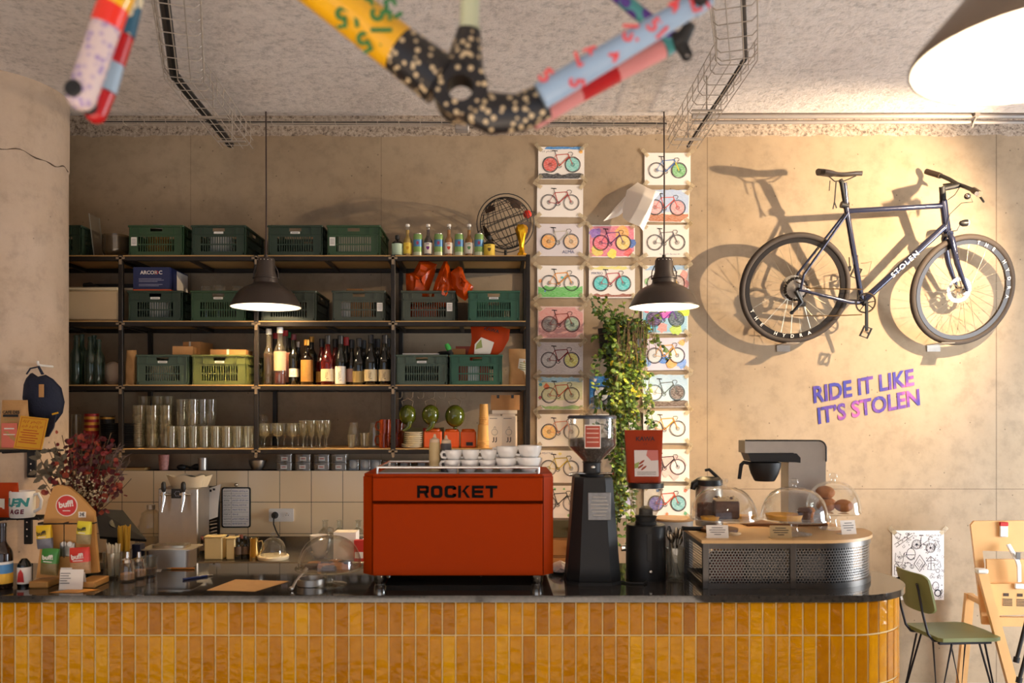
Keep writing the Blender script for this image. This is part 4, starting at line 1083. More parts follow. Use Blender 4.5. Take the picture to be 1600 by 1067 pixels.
for i, (a, b) in enumerate(((661, 691), (693, 718), (719, 744))):
 D = 4.98; t = thing('coffee_tin', ('orange tin left, behind the squeeze bottles', 'orange tin in the middle of three', 'orange tin with a dark label, right next to the paper cups')[i], 'tin', (X((a + b) / 2, D), D + 0.05, LV[3]), group='orange tins on the lowest shelf')
 w = X(b, D) - X(a, D)
 mb = MB(); mb.box((0, 0, 0.05), (w - 0.004, 0.085, 0.10), TIN, bev=0.006)
 for q in range(7): mb.box(((q - 3) * w * 0.13, -0.0425, 0.055), (0.004, 0.003, 0.085), TIN)
 mb.obj('tin_body', parent=t)
 MB().lathe([(0.036, 0.10), (0.036, 0.108), (0.03, 0.113), (0, 0.114)], TIN, 20, Matrix.Diagonal((w / 0.085, 1, 1, 1))).obj('lid', parent=t)
 if i == 2: MB().box((0.008, -0.0445, 0.024), (0.04, 0.002, 0.02), BLK).obj('dark_label', parent=t, label='small dark label')
cupm = mat('pale_kraft_cup', (214, 160, 84), 0.65)
for (px, D, z, n, nm) in ((756, 4.98, 0, 4, 'taller stack of upturned kraft paper cups beside the white cartons'), ):
 for k in range(n):
  mb = MB(); mb.lathe([(0.035, 0), (0.0375, 0.001), (0.0375, 0.005), (0.035, 0.006), (0.031, 0.10), (0, 0.10)], cupm, 24)
  mb.obj('paper_cup', loc=(X(px - 1, D), D, LV[3] + k * 0.0125), label='large upturned kraft cup in the stack left of the white cartons', cat='cup', group='large kraft cups')
for k in range(5):
 mb = MB(); mb.lathe([(0.027, 0), (0.0295, 0.001), (0.0295, 0.005), (0.027, 0.006), (0.024, 0.08), (0, 0.08)], cupm, 24)
 mb.obj('paper_cup', loc=(X(756, 4.98), 4.98, LV[3] + 0.1385 + k * 0.011), label='small upturned kraft cup stacked on the large kraft cups', cat='cup', group='small kraft cups')
def jj(mb, w, h, d):
 for sx in (-0.008, 0.008):
  mb.stroke([(sx + 0.003, h * .34), (sx + 0.003, h * .22), (sx - 0.001, h * .19), (sx - 0.006, h * .20)], 0.005, INK, y=-0.001)
 mb.stroke([(math.cos(a) * 0.018, h * .50 + math.sin(a) * 0.018) for a in [i * PI / 10 for i in range(20)]], 0.002, mat('grey_print', (120, 116, 112), 0.8), y=-0.001, closed=True)
 mb.stroke([(-0.006, h * .62), (0.002, h * .68), (0.007, h * .62)], 0.0025, mat('grey_print', (120, 116, 112), 0.8), y=-0.001)
 mb.stroke([(-w * .38, h * .93), (w * .2, h * .93)], 0.004, mat('grey_print', (120, 116, 112), 0.8), y=-0.001)
CARW = mat('milk_carton_white', (232, 216, 192), 0.5, var=0.03)
for i, (a, b) in enumerate(((762.5, 783), (784, 806))):
 D = 4.97; w = X(b, D) - X(a, D); h = 0.19
 t = thing('milk_carton', ('white drink carton with a black double hook mark, next to the kraft cups', 'white drink carton with a black double hook mark, next to the right shelf post')[i], 'carton', (X((a + b) / 2, D), D, LV[3]), group='white drink cartons')
 mb = MB(); mb.box((0, w / 2, h / 2), (w - 0.002, w, h), CARW); jj(mb, w, h, w); mb.obj('carton_body', parent=t)
 MB().prism([(-w / 2 + .002, h), (w / 2 - .002, h), (w / 2 - .004, h + 0.012), (-w / 2 + .004, h + 0.012)], 0.05, CARW, Matrix(((1, 0, 0, 0), (0, 0, 1, 0.02), (0, 1, 0, 0), (0, 0, 0, 1)))).obj('fold_top', parent=t)
for i in range(2):
 carton('milk_carton', ('white drink carton in the back row behind the kraft cups side', 'white drink carton in the back row near the shelf post')[i], 766 + i * 22, 786 + i * 22, LV[3], 0.19, 0.07, 5.10, CARW, cat='carton')
carton('white_box', 'flat white box lying on the drink cartons', 769, 808, LV[3] + 0.204, 0.022, 0.13, 4.98, CARW)
carton('cardboard_box', 'brown cardboard box with dark tape on the drink cartons', 767, 812, LV[3] + 0.2262, 0.09, 0.14, 4.98, CARD, extra=lambda mb, w, h, d: [mb.box((q * w * 0.25, -0.0005, h * 0.9), (0.016, 0.002, h * 0.22), BLK) for q in (-1, 1)])
hr = thing('hook_rail', 'row of black hooks under the third shelf carrying the teapots', 'hook rail', (X(680, 5.0), 5.0, LV[2] - 0.036))
mb = MB(); mb.box((0, 0, 0), (X(742, 5.0) - X(622, 5.0), 0.02, 0.01), STEEL_BLK); mb.obj('bar', parent=hr)
for i in range(7):
 x = X(628 + i * 16.8, 5.0) - X(680, 5.0)
 mb = MB(); mb.tube([(x, 0, -0.004), (x, 0, -0.035), (x - 0.01, 0, -0.045), (x - 0.03, 0, -0.045), (x - 0.035, 0, -0.035)], 0.0028, WELD, 6)
 mb.obj('hook', parent=hr)
TEA = mat('olive_glaze', (74, 82, 18), 0.12, var=0.12, coat=0.6)
tp = []
for i, (px, py, s, D) in enumerate(((637, 648, 1.0, 5.0), (673, 648, 1.0, 5.0), (711, 650, 1.12, 5.0))):
 t = thing('teapot', ('olive green teapot hanging nearest the shelf post, spout down', 'olive green teapot in the middle of the three, spout down', 'largest olive green teapot hanging right of the others')[i], 'teapot', (X(px, D), D, Z(py, D)), group='olive teapots hanging from hooks')
 r = 0.054 * s
 MB().ball((0, 0, 0), r, TEA, 28, 16, (1, 1, 1.12)).obj('pot_body', parent=t)
 mb = MB(); mb.tube([(-0.028 * s, 0, r * 0.95), (-0.036 * s, 0, r * 1.5), (0, 0, r * 1.85), (0.032 * s, 0, r * 1.5), (0.026 * s, 0, r * 0.95)], 0.0035, WELD, 8); mb.obj('handle', parent=t)
 if i < 2:
  mb = MB(); mb.tube([(0.012, -0.02, -r * 0.8), (0.006, -0.028, -r * 1.35), (-0.014, -0.03, -r * 1.65), (-0.026, -0.03, -r * 1.72)], [0.020, 0.015, 0.010, 0.008], TEA, 12); mb.obj('spout', parent=t)
 else:
  mb = MB(); mb.ball((0, 0.0, -r * 1.16), 0.012, TEA); mb.obj('lid_knob', parent=t)
# ------------------------------------------------------------------ ledge above the tiles
LD = 5.30
carton('wooden_board', 'small wooden board lying on the ledge behind the dried flowers', 172, 226, LEDGE, 0.016, 0.09, 5.255, PLY, cat='board')
t = thing('dark_ladle', 'pair of black ladles lying on the tile ledge', 'ladle', (X(291, LD), LD, LEDGE))
MB().ball((-0.03, 0, 0.018), 0.03, MATTE_BLACK, sc=(1, .8, .6)).tube([(-0.01, 0, 0.025), (0.05, 0, 0.012)], 0.007, MATTE_BLACK).obj('scoop', parent=t)
t = thing('dark_ladle', 'second black ladle next to the metal cup on the ledge', 'ladle', (X(306, LD), LD + 0.02, LEDGE))
MB().ball((0, 0, 0.02), 0.028, MATTE_BLACK, sc=(1, .8, .7)).tube([(-0.015, 0, 0.03), (-0.05, 0, 0.01)], 0.006, MATTE_BLACK).obj('scoop', parent=t)
mb = MB(); mb.lathe([(0, 0), (0.026, 0), (0.033, 0.098), (0.031, 0.098), (0.025, 0.004)], mat('red_white_cup', (206, 140, 128), 0.5, var=0.5, scale=70), 22); mb.obj('paper_cup', loc=(X(256, LD), LD, LEDGE), label='red and white patterned paper cup on the tile ledge', cat='cup')
MB().lathe([(0, 0), (0.028, 0), (0.028, 0.078), (0.026, 0.078), (0.026, 0.004)], BRUSHED, 24).obj('metal_cup', loc=(X(317, LD), LD, LEDGE), label='shiny metal cup on the tile ledge above the beer taps', cat='cup')
MB().lathe([(0, 0), (0.03, 0), (0.048, 0.03), (0.054, 0.062), (0.058, 0.064), (0.051, 0.064), (0.045, 0.03), (0.028, 0.004)], BRUSHED, 28).obj('metal_bowl', loc=(X(402, LD), LD, LEDGE), label='round metal bowl on the tile ledge', cat='bowl')
TUB = glassmat('tub_plastic', (220, 214, 204), body=0.30, bodycol=(196, 180, 160)); LIDP = glassmat('lid_plastic', (225, 220, 212), body=0.35, bodycol=(200, 186, 168))
REDL = mat('red_letter', (170, 60, 50), 0.7)
for i in range(4):
 for k in range(2):
  px = (446, 475, 504, 531)[i]
  t = thing('deli_tub', ('lower' if k == 0 else 'upper') + ' clear plastic tub with a paper label, ' + ('leftmost', 'second', 'third', 'rightmost')[i] + ' of the four stacks on the ledge', 'tub', (X(px, LD) , LD, LEDGE + k * 0.052), group='labelled plastic tubs on the ledge')
  MB().prism(rrect(0.096, 0.085, 0.012), 0.044, TUB).obj('tub', parent=t)
  MB().prism(rrect(0.106, 0.095, 0.014), 0.006, LIDP, z0=0.044).obj('lid', parent=t)
  mb = MB(); mb.box((0.004 if k else 0, -0.0435, 0.022), (0.04, 0.001, 0.024), LABELW); mb.box((0.004 if k else 0, -0.0442, 0.022), (0.026, 0.0006, 0.005), REDL); mb.obj('paper_label', parent=t)
for i, px in enumerate((553, 571, 588)):
 t = thing('clear_tub', ('left', 'middle', 'right')[i] + ' clear tub of three holding white cups, on the ledge left of the espresso machine', 'tub', (X(px, LD), LD, LEDGE), group='clear tubs of white cups')
 MB().prism(rrect(0.072, 0.08, 0.01), 0.066, glassmat('clear_tub', (225, 222, 214), body=0.12, bodycol=(200, 190, 170))).obj('tub', parent=t)
 MB().ball((0, -0.01, 0.034), 0.026, CERAMIC).obj('contents', parent=t)
for i, (px, w) in enumerate(((611, 0.09), (634, 0.075), (664, 0.10), (700, 0.1))):
 t = thing('clear_tub', 'low smoky tub on the ledge, number %s from the clear cup tubs' % ('one', 'two', 'three', 'four')[i] if False else ('low smoky tub next to the clear cup tubs', 'low smoky tub second after the cup tubs', 'wide low smoky tub left of the squeeze bottles', 'wide low smoky tub behind the cups on the espresso machine')[i], 'tub', (X(px, LD), LD, LEDGE))
 MB().prism(rrect(w, 0.08, 0.01), 0.052, glassmat('smoky_tub', (170, 160, 145), body=0.3, bodycol=(120, 108, 92))).obj('tub', parent=t)
 MB().prism(rrect(w + .008, 0.088, 0.01), 0.006, LIDP, z0=0.052).obj('lid', parent=t)
# ------------------------------------------------------------------ children's bicycle drawings taped to the wall
PEN = mat('drawing_ink', (40, 36, 40), 0.7, var=0.0)
PM = {}
def crayon(col, tint=0.35):
 """patchy crayon colouring on paper"""
 key = 'crayon_%d_%d_%d' % col
 if key in MATS: return MATS[key]
 m, nt, b = nodes(key)
 tc = N(nt, 'ShaderNodeTexCoord'); mp = N(nt, 'ShaderNodeMapping'); mp.inputs['Scale'].default_value = (60, 60, 260); mp.inputs['Rotation'].default_value = (0, 0.7, 0)
 n = N(nt, 'ShaderNodeTexNoise', i_Scale=1.0, i_Detail=4); nt.links.new(tc.outputs['Object'], mp.inputs[0]); nt.links.new(mp.outputs[0], n.inputs['Vector'])
 f = ramp(nt, n.outputs['Fac'], [(0.38, (0, 0, 0)), (0.62, (255, 255, 255))]).outputs[0]
 light_ = tuple(int(v + (238 - v) * tint) for v in col)
 nt.links.new(mixc(nt, f, light_, col), b.inputs['Base Color']); b.inputs['Roughness'].default_value = 0.8
 return m
PCOL = {'w': (238, 230, 220)}
def drawing(px, py, label, frame=(60, 50, 50), rear=None, front=None, bg=None, bands=(), paper=(238, 230, 222), rot=0.0, D=5.362, w=0.297, h=0.208, text=None, extra=None, tapes=4, blobs=()):
 """paper sheet > bicycle drawing, tape"""
 t = thing('bicycle_drawing', label, 'drawing', (X(px, D), D, Z(py, D)), rot=(0, rot, 0), group='bicycle drawings taped to the wall')
 rr = random.Random(int(px * 7 + py))
 cu = [rr.uniform(0.001, 0.006) for _ in range(4)]
 pm = mat('sheet_%d_%d_%d' % paper, paper, 0.8, var=0.02)
 def fn(u, v):
  c = cu[0] * (1 - u) * (1 - v) + cu[1] * u * (1 - v) + cu[2] * (1 - u) * v + cu[3] * u * v
  return ((u - .5) * w, -0.0008 - c * ((2 * u - 1) ** 2 * (2 * v - 1) ** 2), (v - .5) * h)
 MB().sheet(fn, 8, 6, pm).obj('sheet', parent=t)
 mb = MB(); y0 = -0.0026
 if bg: mb.poly([(-w * .48, -h * .47), (w * .48, -h * .46), (w * .475, h * .47), (-w * .475, h * .46)], crayon(bg), y=y0)
 for (v0, v1, c, jag) in bands:
  n = 12
  top = [(-w * .48 + w * .96 * i / n, h * (v1 - .5) + rr.uniform(-jag, jag)) for i in range(n + 1)]
  bot = [(w * .48 - w * .96 * i / n, h * (v0 - .5) + (rr.uniform(-jag, jag) if v0 > 0.04 else 0.004)) for i in range(n + 1)]
  mb.poly(top + bot, crayon(c), y=y0 - 0.0003)
 for (u, v, r, c) in blobs:
  mb.poly([((u - .5) * w + math.cos(a) * r * rr.uniform(.7, 1.2), (v - .5) * h + math.sin(a) * r * rr.uniform(.7, 1.2)) for a in [i * PI / 7 for i in range(14)]], crayon(c), y=y0 - 0.0005)
 R0, bx, fx, ay = 0.0495, -0.072, 0.073, -0.010
 y1 = y0 - 0.0008
 for (cx, fill) in ((bx, rear), (fx, front)):
  if fill: mb.poly([(cx + 0.043 * math.cos(a), ay + 0.043 * math.sin(a)) for a in [i * PI / 12 for i in range(24)]], crayon(fill, 0.45), y=y1)
  for r, ww in ((R0, 0.0042), (0.044, 0.0018)):
   mb.stroke([(cx + r * math.cos(a), ay + r * math.sin(a)) for a in [i * PI / 16 for i in range(32)]], ww, PEN, y=y1 - 0.0004, closed=True)
  for r in (0.012, 0.006): mb.stroke([(cx + r * math.cos(a), ay + r * math.sin(a)) for a in [i * PI / 6 for i in range(12)]], 0.0022, PEN, y=y1 - 0.0004, closed=True)
 fm = mat('pencil_%d_%d_%d' % frame, frame, 0.7, var=0.1)
 bb, st, ht, hb = (-0.012, -0.018), (-0.034, 0.052), (0.044, 0.058), (0.05, 0.042)
 y2 = y1 - 0.0006
 for a, b, ww in ((bb, st, 0.005), (st, ht, 0.005), (bb, hb, 0.006), (ht, hb, 0.006), (hb, (fx, ay), 0.005), ((bx, ay), bb, 0.003), ((bx, ay), st, 0.003)):
  mb.stroke([a, b], ww, fm, y=y2)
 mb.stroke([st, (-0.042, 0.078)], 0.004, PEN, y=y2 - 0.0003); mb.stroke([(-0.058, 0.08), (-0.024, 0.0775)], 0.006, PEN, y=y2 - 0.0003)
 mb.stroke([ht, (0.046, 0.068), (0.066, 0.07), (0.074, 0.062), (0.07, 0.05), (0.062, 0.047)], 0.0035, PEN, y=y2 - 0.0003)
 mb.stroke([(bb[0] + 0.013 * math.cos(a), bb[1] + 0.013 * math.sin(a)) for a in [i * PI / 8 for i in range(16)]], 0.003, PEN, y=y2 - 0.0003, closed=True)
 mb.stroke([bb, (0.0, -0.024)], 0.003, PEN, y=y2 - 0.0004)
 for k in range(5): mb.stroke([(-.12 + 0, 0), (-.12, 0)], 0.001, PEN, y=y2)
 if text: mb.text(text[0], text[3] if len(text) > 3 else 0.024, mat('pencil_60_70_110', (80, 88, 130), 0.7), euler(loc=(text[1], y2, text[2])))
 if extra: extra(mb, w, h, y2)
 mb.obj('bicycle_picture', parent=t, smooth=False)
 for (sx, sz) in ((-1, 1), (1, 1), (-1, -1), (1, -1))[:tapes]:
  mb = MB(); a = -R(45) * sx * sz + rr.uniform(-.25, .25)
  mb.box((0, 0, 0), (0.06, 0.0006, 0.024), TAPE, euler(ry=a)); mb.obj('tape', parent=t, loc=(sx * w * .49, -0.0075, sz * h * .485))
 return t
CA, CB_, CC = 875.5, 956, 1041
def scrawl(col, pts, ww=0.004):
 def f(mb, w, h, y): mb.stroke([(a * w, b * h) for a, b in pts], ww, mat('pencil_%d_%d_%d' % col, col, 0.7, var=0.1), y=y)
 return f
drawing(877, 255, 'bicycle drawing with a blue sky strip and black road, top of the first column', (200, 90, 70), (220, 80, 70), (120, 200, 190), bands=((.93, 1.0, (60, 130, 200), .003), (0.0, .17, (50, 48, 50), .008)), blobs=((.93, .84, .012, (240, 170, 60)),), extra=lambda mb, w, h, y: mb.scrawl(-.13, -.05, .075, .016, PEN, y=y))
drawing(875, 314, 'plain white bicycle drawing with a red and blue frame, second of the first column', (180, 60, 60), rot=R(0.5))
drawing(874.5, 375, 'grey washed drawing lettered ALMA with orange wheels', (190, 180, 160), (236, 160, 70), (226, 180, 130), paper=(214, 206, 208), text=('ALMA', 0.055, -0.078, 0.03))
drawing(875.5, 440, 'bicycle drawing with a bright green meadow and an orange frame', (230, 150, 40), bands=((0.0, .34, (100, 190, 90), .01),), blobs=((.07, .52, .012, (240, 140, 60)), (.54, .63, .008, (80, 190, 190)), (.17, .2, .006, (60, 110, 190))))
drawing(876, 504, 'pink washed bicycle drawing with a green front wheel', (150, 60, 50), (150, 140, 140), (160, 190, 170), bg=(226, 160, 160), paper=(232, 206, 202))
drawing(875, 560, 'pale grey washed drawing of a dark red bicycle with a yellow front wheel', (140, 40, 50), (190, 190, 196), (206, 206, 110), bg=(196, 190, 196), paper=(206, 200, 202), rot=R(0.4))
drawing(875.5, 615, 'bicycle drawing with a light blue sky and a small red house at the left edge', (200, 90, 60), bands=((.86, 1.0, (140, 190, 220), .006), (.3, .86, (210, 214, 170), .006), (0, .12, (140, 180, 110), .006)), blobs=((.07, .78, .012, (70, 160, 180)), (.2, .72, .02, (226, 110, 60)), (.06, .38, .012, (170, 60, 70))))
drawing(875, 672, 'plain drawing of a bicycle with an orange rear wheel, left of the coffee grinder hopper', (226, 150, 120), (240, 190, 110), None, rot=R(-0.4))
drawing(874.5, 729, 'drawing of a yellow and red bicycle with faint lettering, above the espresso machine end', (220, 190, 60), None, None, blobs=((.5, .9, .01, (240, 220, 120)),), text=('MEATTHE', -0.08, 0.085, 0.016), rot=R(0.8))
drawing(874, 784, 'black bicycle drawing with small green marks, lowest of the first column', (60, 60, 56), blobs=((.4, .9, .008, (110, 190, 110)), (.6, .9, .007, (120, 200, 120)), (.3, .08, .009, (120, 190, 90)), (.7, .08, .009, (120, 190, 90))))
drawing(956, 377, 'drawing wholly coloured in pink, purple and yellow around a bicycle', (90, 60, 120), (226, 90, 110), (240, 200, 100), bg=(226, 120, 140), blobs=((.72, .72, .05, (240, 170, 90)), (.93, .45, .03, (60, 100, 180)), (.2, .2, .04, (230, 200, 90)), (.15, .75, .04, (140, 100, 180)), (.5, .12, .03, (236, 220, 80)), (.85, .15, .03, (230, 90, 90))))
drawing(956, 440.5, 'bicycle drawing with bright turquoise wheels and brown ground', (190, 80, 90), (70, 196, 196), (70, 196, 196), bands=((0.02, .12, (150, 80, 60), .006), (.88, .97, (230, 220, 120), .006)), text=('MATEO', -0.095, 0.055, 0.022))
drawing(957, 613, 'deep blue painted night sky drawing with a white moon, half hidden by the hanging plant', (20, 90, 160), (230, 226, 220), None, bg=(20, 110, 190), bands=((0, .36, (70, 74, 84), .006),), blobs=((.12, .88, .011, (236, 230, 220)),), paper=(60, 130, 190))
drawing(957, 672, 'white bicycle drawing almost hidden by the trailing plant, above the second grinder bag', (120, 100, 90))
drawing(957, 784, 'white drawing with a lilac bicycle behind the trailing plant, between the grinders', (130, 120, 190), None, (190, 180, 220))
drawing(1043, 264, 'white bicycle drawing with a blue, green and yellow frame, top of the last column', (60, 120, 190), None, (110, 180, 110), blobs=(), extra=lambda mb, w, h, y: mb.stroke([(0.05, 0.042), (0.073, -0.01)], 0.007, mat('pencil_230_210_60', (230, 210, 60), 0.7), y=y - 0.0005))
drawing(1041, 322, 'bicycle drawing with a red front wheel and brown ground, behind the folded sheet', (226, 100, 90), (236, 170, 170), (240, 150, 150), bands=((.3, 1.0, (176, 196, 226), .004), (0, .25, (190, 116, 80), .008)), rot=R(1.2))
drawing(1040.5, 376.5, 'plain white bicycle drawing, third of the last column, crossed by the lamp cord', (120, 116, 120), extra=lambda mb, w, h, y: mb.scrawl(-.04, .09, -.085, .012, mat('pencil_60_70_110', (80, 88, 130), 0.7), y=y))
drawing(1040, 440, 'bicycle drawing with blue sky and red patch behind the right pendant lamp', (236, 190, 60), (190, 180, 170), (180, 160, 150), bands=((.86, 1, (150, 186, 220), .005),), blobs=((.88, .4, .04, (230, 140, 130)), (.1, .5, .02, (150, 210, 130)), (.9, .7, .03, (230, 150, 140))))
drawing(1039, 496, 'neon coloured bicycle drawing just below the right pendant shade', (120, 60, 170), (70, 40, 90), (60, 80, 90), bg=(150, 200, 220), blobs=((.9, .75, .045, (200, 226, 60)), (.2, .3, .05, (90, 190, 220)), (.5, .7, .05, (226, 90, 190)), (.75, .15, .04, (190, 220, 80)), (.1, .8, .035, (230, 80, 100)), (.45, .2, .035, (240, 150, 140))))
drawing(1040, 553, 'bicycle drawing with orange and blue swirls and an orange frame', (240, 170, 60), (220, 220, 216), (232, 228, 222), blobs=((.45, .35, .035, (90, 140, 220)), (.62, .22, .035, (240, 170, 90)), (.85, .2, .035, (120, 160, 230)), (.1, .25, .03, (130, 170, 230)), (.85, .85, .02, (236, 180, 90))), paper=(226, 216, 226), rot=R(-0.8))
drawing(1040, 611, 'bicycle drawing with a pale blue sky and a dark brown road', (90, 100, 100), (240, 236, 230), (80, 66, 60), bands=((.2, 1, (176, 206, 226), .004), (0, .2, (84, 66, 56), .006)), rot=R(-0.5))
drawing(1041, 667, 'plain white drawing of an orange bicycle, above the red coffee pouch', (240, 160, 40))
drawing(1041, 727, 'drawing of a black bicycle outlined in pink and green, right of the coffee pouch', (40, 36, 40), None, (240, 230, 222), blobs=((.62, .5, .085, (236, 190, 180)),), paper=(240, 232, 222))
drawing(1042, 784, 'colourful drawing with a rainbow wheel, lowest of the last column', (226, 90, 60), (110, 100, 190), (120, 190, 190), blobs=((.72, .52, .03, (240, 190, 60)), (.68, .4, .02, (150, 70, 170)), (.3, .85, .012, (70, 120, 190)), (.15, .2, .012, (230, 90, 150)), (.9, .85, .012, (230, 110, 80)), (.9, .15, .012, (90, 180, 120)), (.5, .12, .01, (230, 120, 60))))
# folded sheet that has come loose
D = 5.27
t = thing('loose_sheet', 'crumpled white sheet come loose and folded forward between the drawings', 'paper', (X(995, D), D, Z(320, D)))
def q(px, py, dy=0.0): return (X(px, D) - X(995, D), dy, Z(py, D) - Z(320, D))
mb = MB()
A = [q(1000, 279, .085), q(1014, 290, .05), q(1026, 296, .03), q(1035, 297, .05)]
Bm = [q(982, 293, .06), q(1004, 305, -.02), q(1018, 315, -.045), q(1022, 312, .0)]
Cm = [q(975, 320, .05), q(992, 330, -.035), q(1008, 335, -.06), q(1014, 340, -.02)]
Dm = [q(974, 338, .03), q(981, 348, -.02), q(998, 356, -.04), q(1004, 362, -.02)]
g_ = [A, Bm, Cm, Dm]
def bil(u, v):
 i, j = min(2, int(u * 3)), min(2, int(v * 3)); a, b = u * 3 - i, v * 3 - j
 a2, b2 = a * a * (3 - 2 * a), b * b * (3 - 2 * b)
 V = lambda r, c: Vector(g_[r][c])
 return V(j, i) * (1 - a2) * (1 - b2) + V(j, i + 1) * a2 * (1 - b2) + V(j + 1, i) * (1 - a2) * b2 + V(j + 1, i + 1) * a2 * b2
mb.sheet(bil, 15, 15, PAPER); mb.obj('sheet_front', parent=t, angle=60)
mb = MB()
g2 = [[q(1000, 279, .086), q(982, 300, .06), q(962, 322, .05)], [q(985, 293, .07), q(972, 318, .035), q(952, 335, .03)], [q(980, 325, .05), q(968, 335, .05), q(944, 343, .045)]]
def bil2(u, v):
 i, j = min(1, int(u * 2)), min(1, int(v * 2)); a, b = u * 2 - i, v * 2 - j
 V = lambda r, c: Vector(g2[r][c])
 return V(j, i) * (1 - a) * (1 - b) + V(j, i + 1) * a * (1 - b) + V(j + 1, i) * (1 - a) * b + V(j + 1, i + 1) * a * b
mb.sheet(bil2, 8, 8, PAPER); mb.obj('folded_flap', parent=t, angle=60)
# ------------------------------------------------------------------ lettering on the wall
m_let, nt, b = nodes('galaxy_print')
tc = N(nt, 'ShaderNodeTexCoord'); n = N(nt, 'ShaderNodeTexNoise', i_Scale=5.5, i_Detail=5); nt.links.new(tc.outputs['Object'], n.inputs['Vector'])
n2 = N(nt, 'ShaderNodeTexNoise', i_Scale=60, i_Detail=3); nt.links.new(tc.outputs['Object'], n2.inputs['Vector'])
c = ramp(nt, n.outputs['Fac'], [(0.34, (30, 44, 140)), (0.48, (58, 42, 134)), (0.58, (104, 54, 140)), (0.68, (190, 84, 150))]).outputs[0]
k = ramp(nt, n2.outputs['Fac'], [(0.62, (0, 0, 0)), (0.72, (120, 120, 120))]).outputs[0]
nt.links.new(mixc(nt, k, c, (226, 180, 226)), b.inputs['Base Color']); b.inputs['Roughness'].default_value = 0.6
D = 5.366
t = thing('wall_lettering', 'purple and blue slogan lettering painted on the concrete under the bicycle', 'lettering', P(1350, 620, D))
for body, x0, y0, x1, y1, nm in (('RIDE IT LIKE', 1268, 617, 1425, 589, 'top_line'), ('IT\u2019S STOLEN', 1275, 650, 1434, 620, 'bottom_line')):
 mb = MB(); mb.text(body, 0.152, m_let, bold=0.004, align='LEFT', extrude=0.0004)
 xs = [v.x for v in mb.v]; zs = [v.z for v in mb.v]
 a = math.atan2(y0 - y1, x1 - x0)
 L = math.hypot(X(x1, D) - X(x0, D), Z(y1, D) - Z(y0, D)); sx = L / (max(xs) - min(xs)); hz = 0.108 / (max(zs) - min(zs))
 zc = (max(zs) + min(zs)) / 2
 mb.v = [Vector(((v.x - min(xs)) * sx, v.y, (v.z - zc) * hz)) for v in mb.v]
 rx = -a
 p0 = P(x0 + 3, y0, D) - t.location
 M = Matrix.Translation(p0 + Vector((0, 0, 0))) @ Matrix.Rotation(-a, 4, 'Y') @ Matrix(((1, 0, 0.12, 0), (0, 1, 0, 0), (0, 0, 1, 0), (0, 0, 0, 1)))
 mb.v = [M @ v for v in mb.v]
 mb.obj(nm, parent=t, smooth=False)
# ------------------------------------------------------------------ bicycle on the wall
def plane_pt(px, py):
 """pixel -> point on the tilted plane of the bicycle; D = 5.27 at z 2.176, leaning out 0.25 per metre"""
 k = (HY - py) / F
 # D = 5.27 - .25*(EYE + k D - 2.176)
 D = (5.27 - 0.25 * (EYE - 2.176)) / (1 + 0.25 * k)
 return P(px, py, D)
hubR = plane_pt(1241.8, 451)
axU = Vector((1, 0, 0)); axV = Vector((0, -0.25, 1)).normalized(); axW = axU.cross(axV)     # W towards the viewer
if axW.y > 0: axW = -axW
BM = Matrix((axU, axV, axW)).transposed().to_4x4()
def uv(cx, cy, w=0.0):
 """crop coordinates of the photo study (3.138 per px, origin 1100,220) -> bicycle coordinates, w out of its plane"""
 c_ = Vector((0, 0, EYE)); d = Vector(((1100 + cx / 3.138 - VX) / F, 1, (HY - 220 - cy / 3.138) / F))
 d = c_ + d * (((hubR - c_).dot(axW) + w) / d.dot(axW)) - hubR
 return Vector((d.dot(axU), d.dot(axV), w))
bike = bpy.data.objects.new('bicycle', None); COL.objects.link(bike)
bike.matrix_world = Matrix.Translation(hubR) @ BM
tag(bike, 'dark blue flat bar bicycle hanging on the lit concrete wall', 'bicycle')
FR = mat('deep_blue_frame_paint', (34, 38, 62), 0.22, 0.3, var=0.25, scale=60, coat=0.6)
TYRE = mat('tyre_rubber', (58, 48, 40), 0.75, var=0.1)
RIM = mat('dark_rim', (44, 40, 38), 0.35, 0.5)
SPK = mat('spoke_steel', (170, 160, 140), 0.3, 0.9)
DECAL = mat('white_decal', (226, 220, 210), 0.6, var=0.02)
IDn = Matrix.Identity(4)
def wheel(c, name, turn=0.0):
 wroot = bpy.data.objects.new(name, None); COL.objects.link(wroot); wroot.parent = bike; wroot.location = c; wroot.rotation_euler = (0, turn, 0)
 Rw = 0.345
 mb = MB(); mb.tube([(math.cos(a) * (Rw - .018), math.sin(a) * (Rw - .018), 0) for a in [2 * PI * i / 72 for i in range(72)]], 0.0185, TYRE, 12, closed=True); mb.obj('tyre', parent=wroot)
 mb = MB(); mb.lathe([(Rw - .036, -.011), (Rw - .036, .011), (Rw - .062, .009), (Rw - .062, -.009), (Rw - .036, -.011)], RIM, 72)
 mb.obj('rim', parent=wroot)
 mb = MB()
 for i in range(28):
  a = 2 * PI * i / 28; s = 1 if i % 2 else -1; off = 0.9 * (1 if (i // 2) % 2 else -1)
  h = Vector((math.cos(a + off) * .022, math.sin(a + off) * .022, s * .03)); e = Vector((math.cos(a), math.sin(a), 0)) * (Rw - .06)
  mb.cyl(h, e, 0.0011, SPK, n=5)
 mb.obj('spokes', parent=wroot, kind=None)
 mb = MB(); mb.tube([(0, 0, -.05), (0, 0, -.03), (0, 0, -.028), (0, 0, .028), (0, 0, .03), (0, 0, .05)], [.014, .014, .024, .024, .014, .014], CHROME, 16); mb.obj('hub', parent=wroot)
 return wroot
WF = uv(1268, 733)
wr = wheel((0, 0, 0), 'rear_wheel'); wf = wheel(WF, 'front_wheel', R(6))
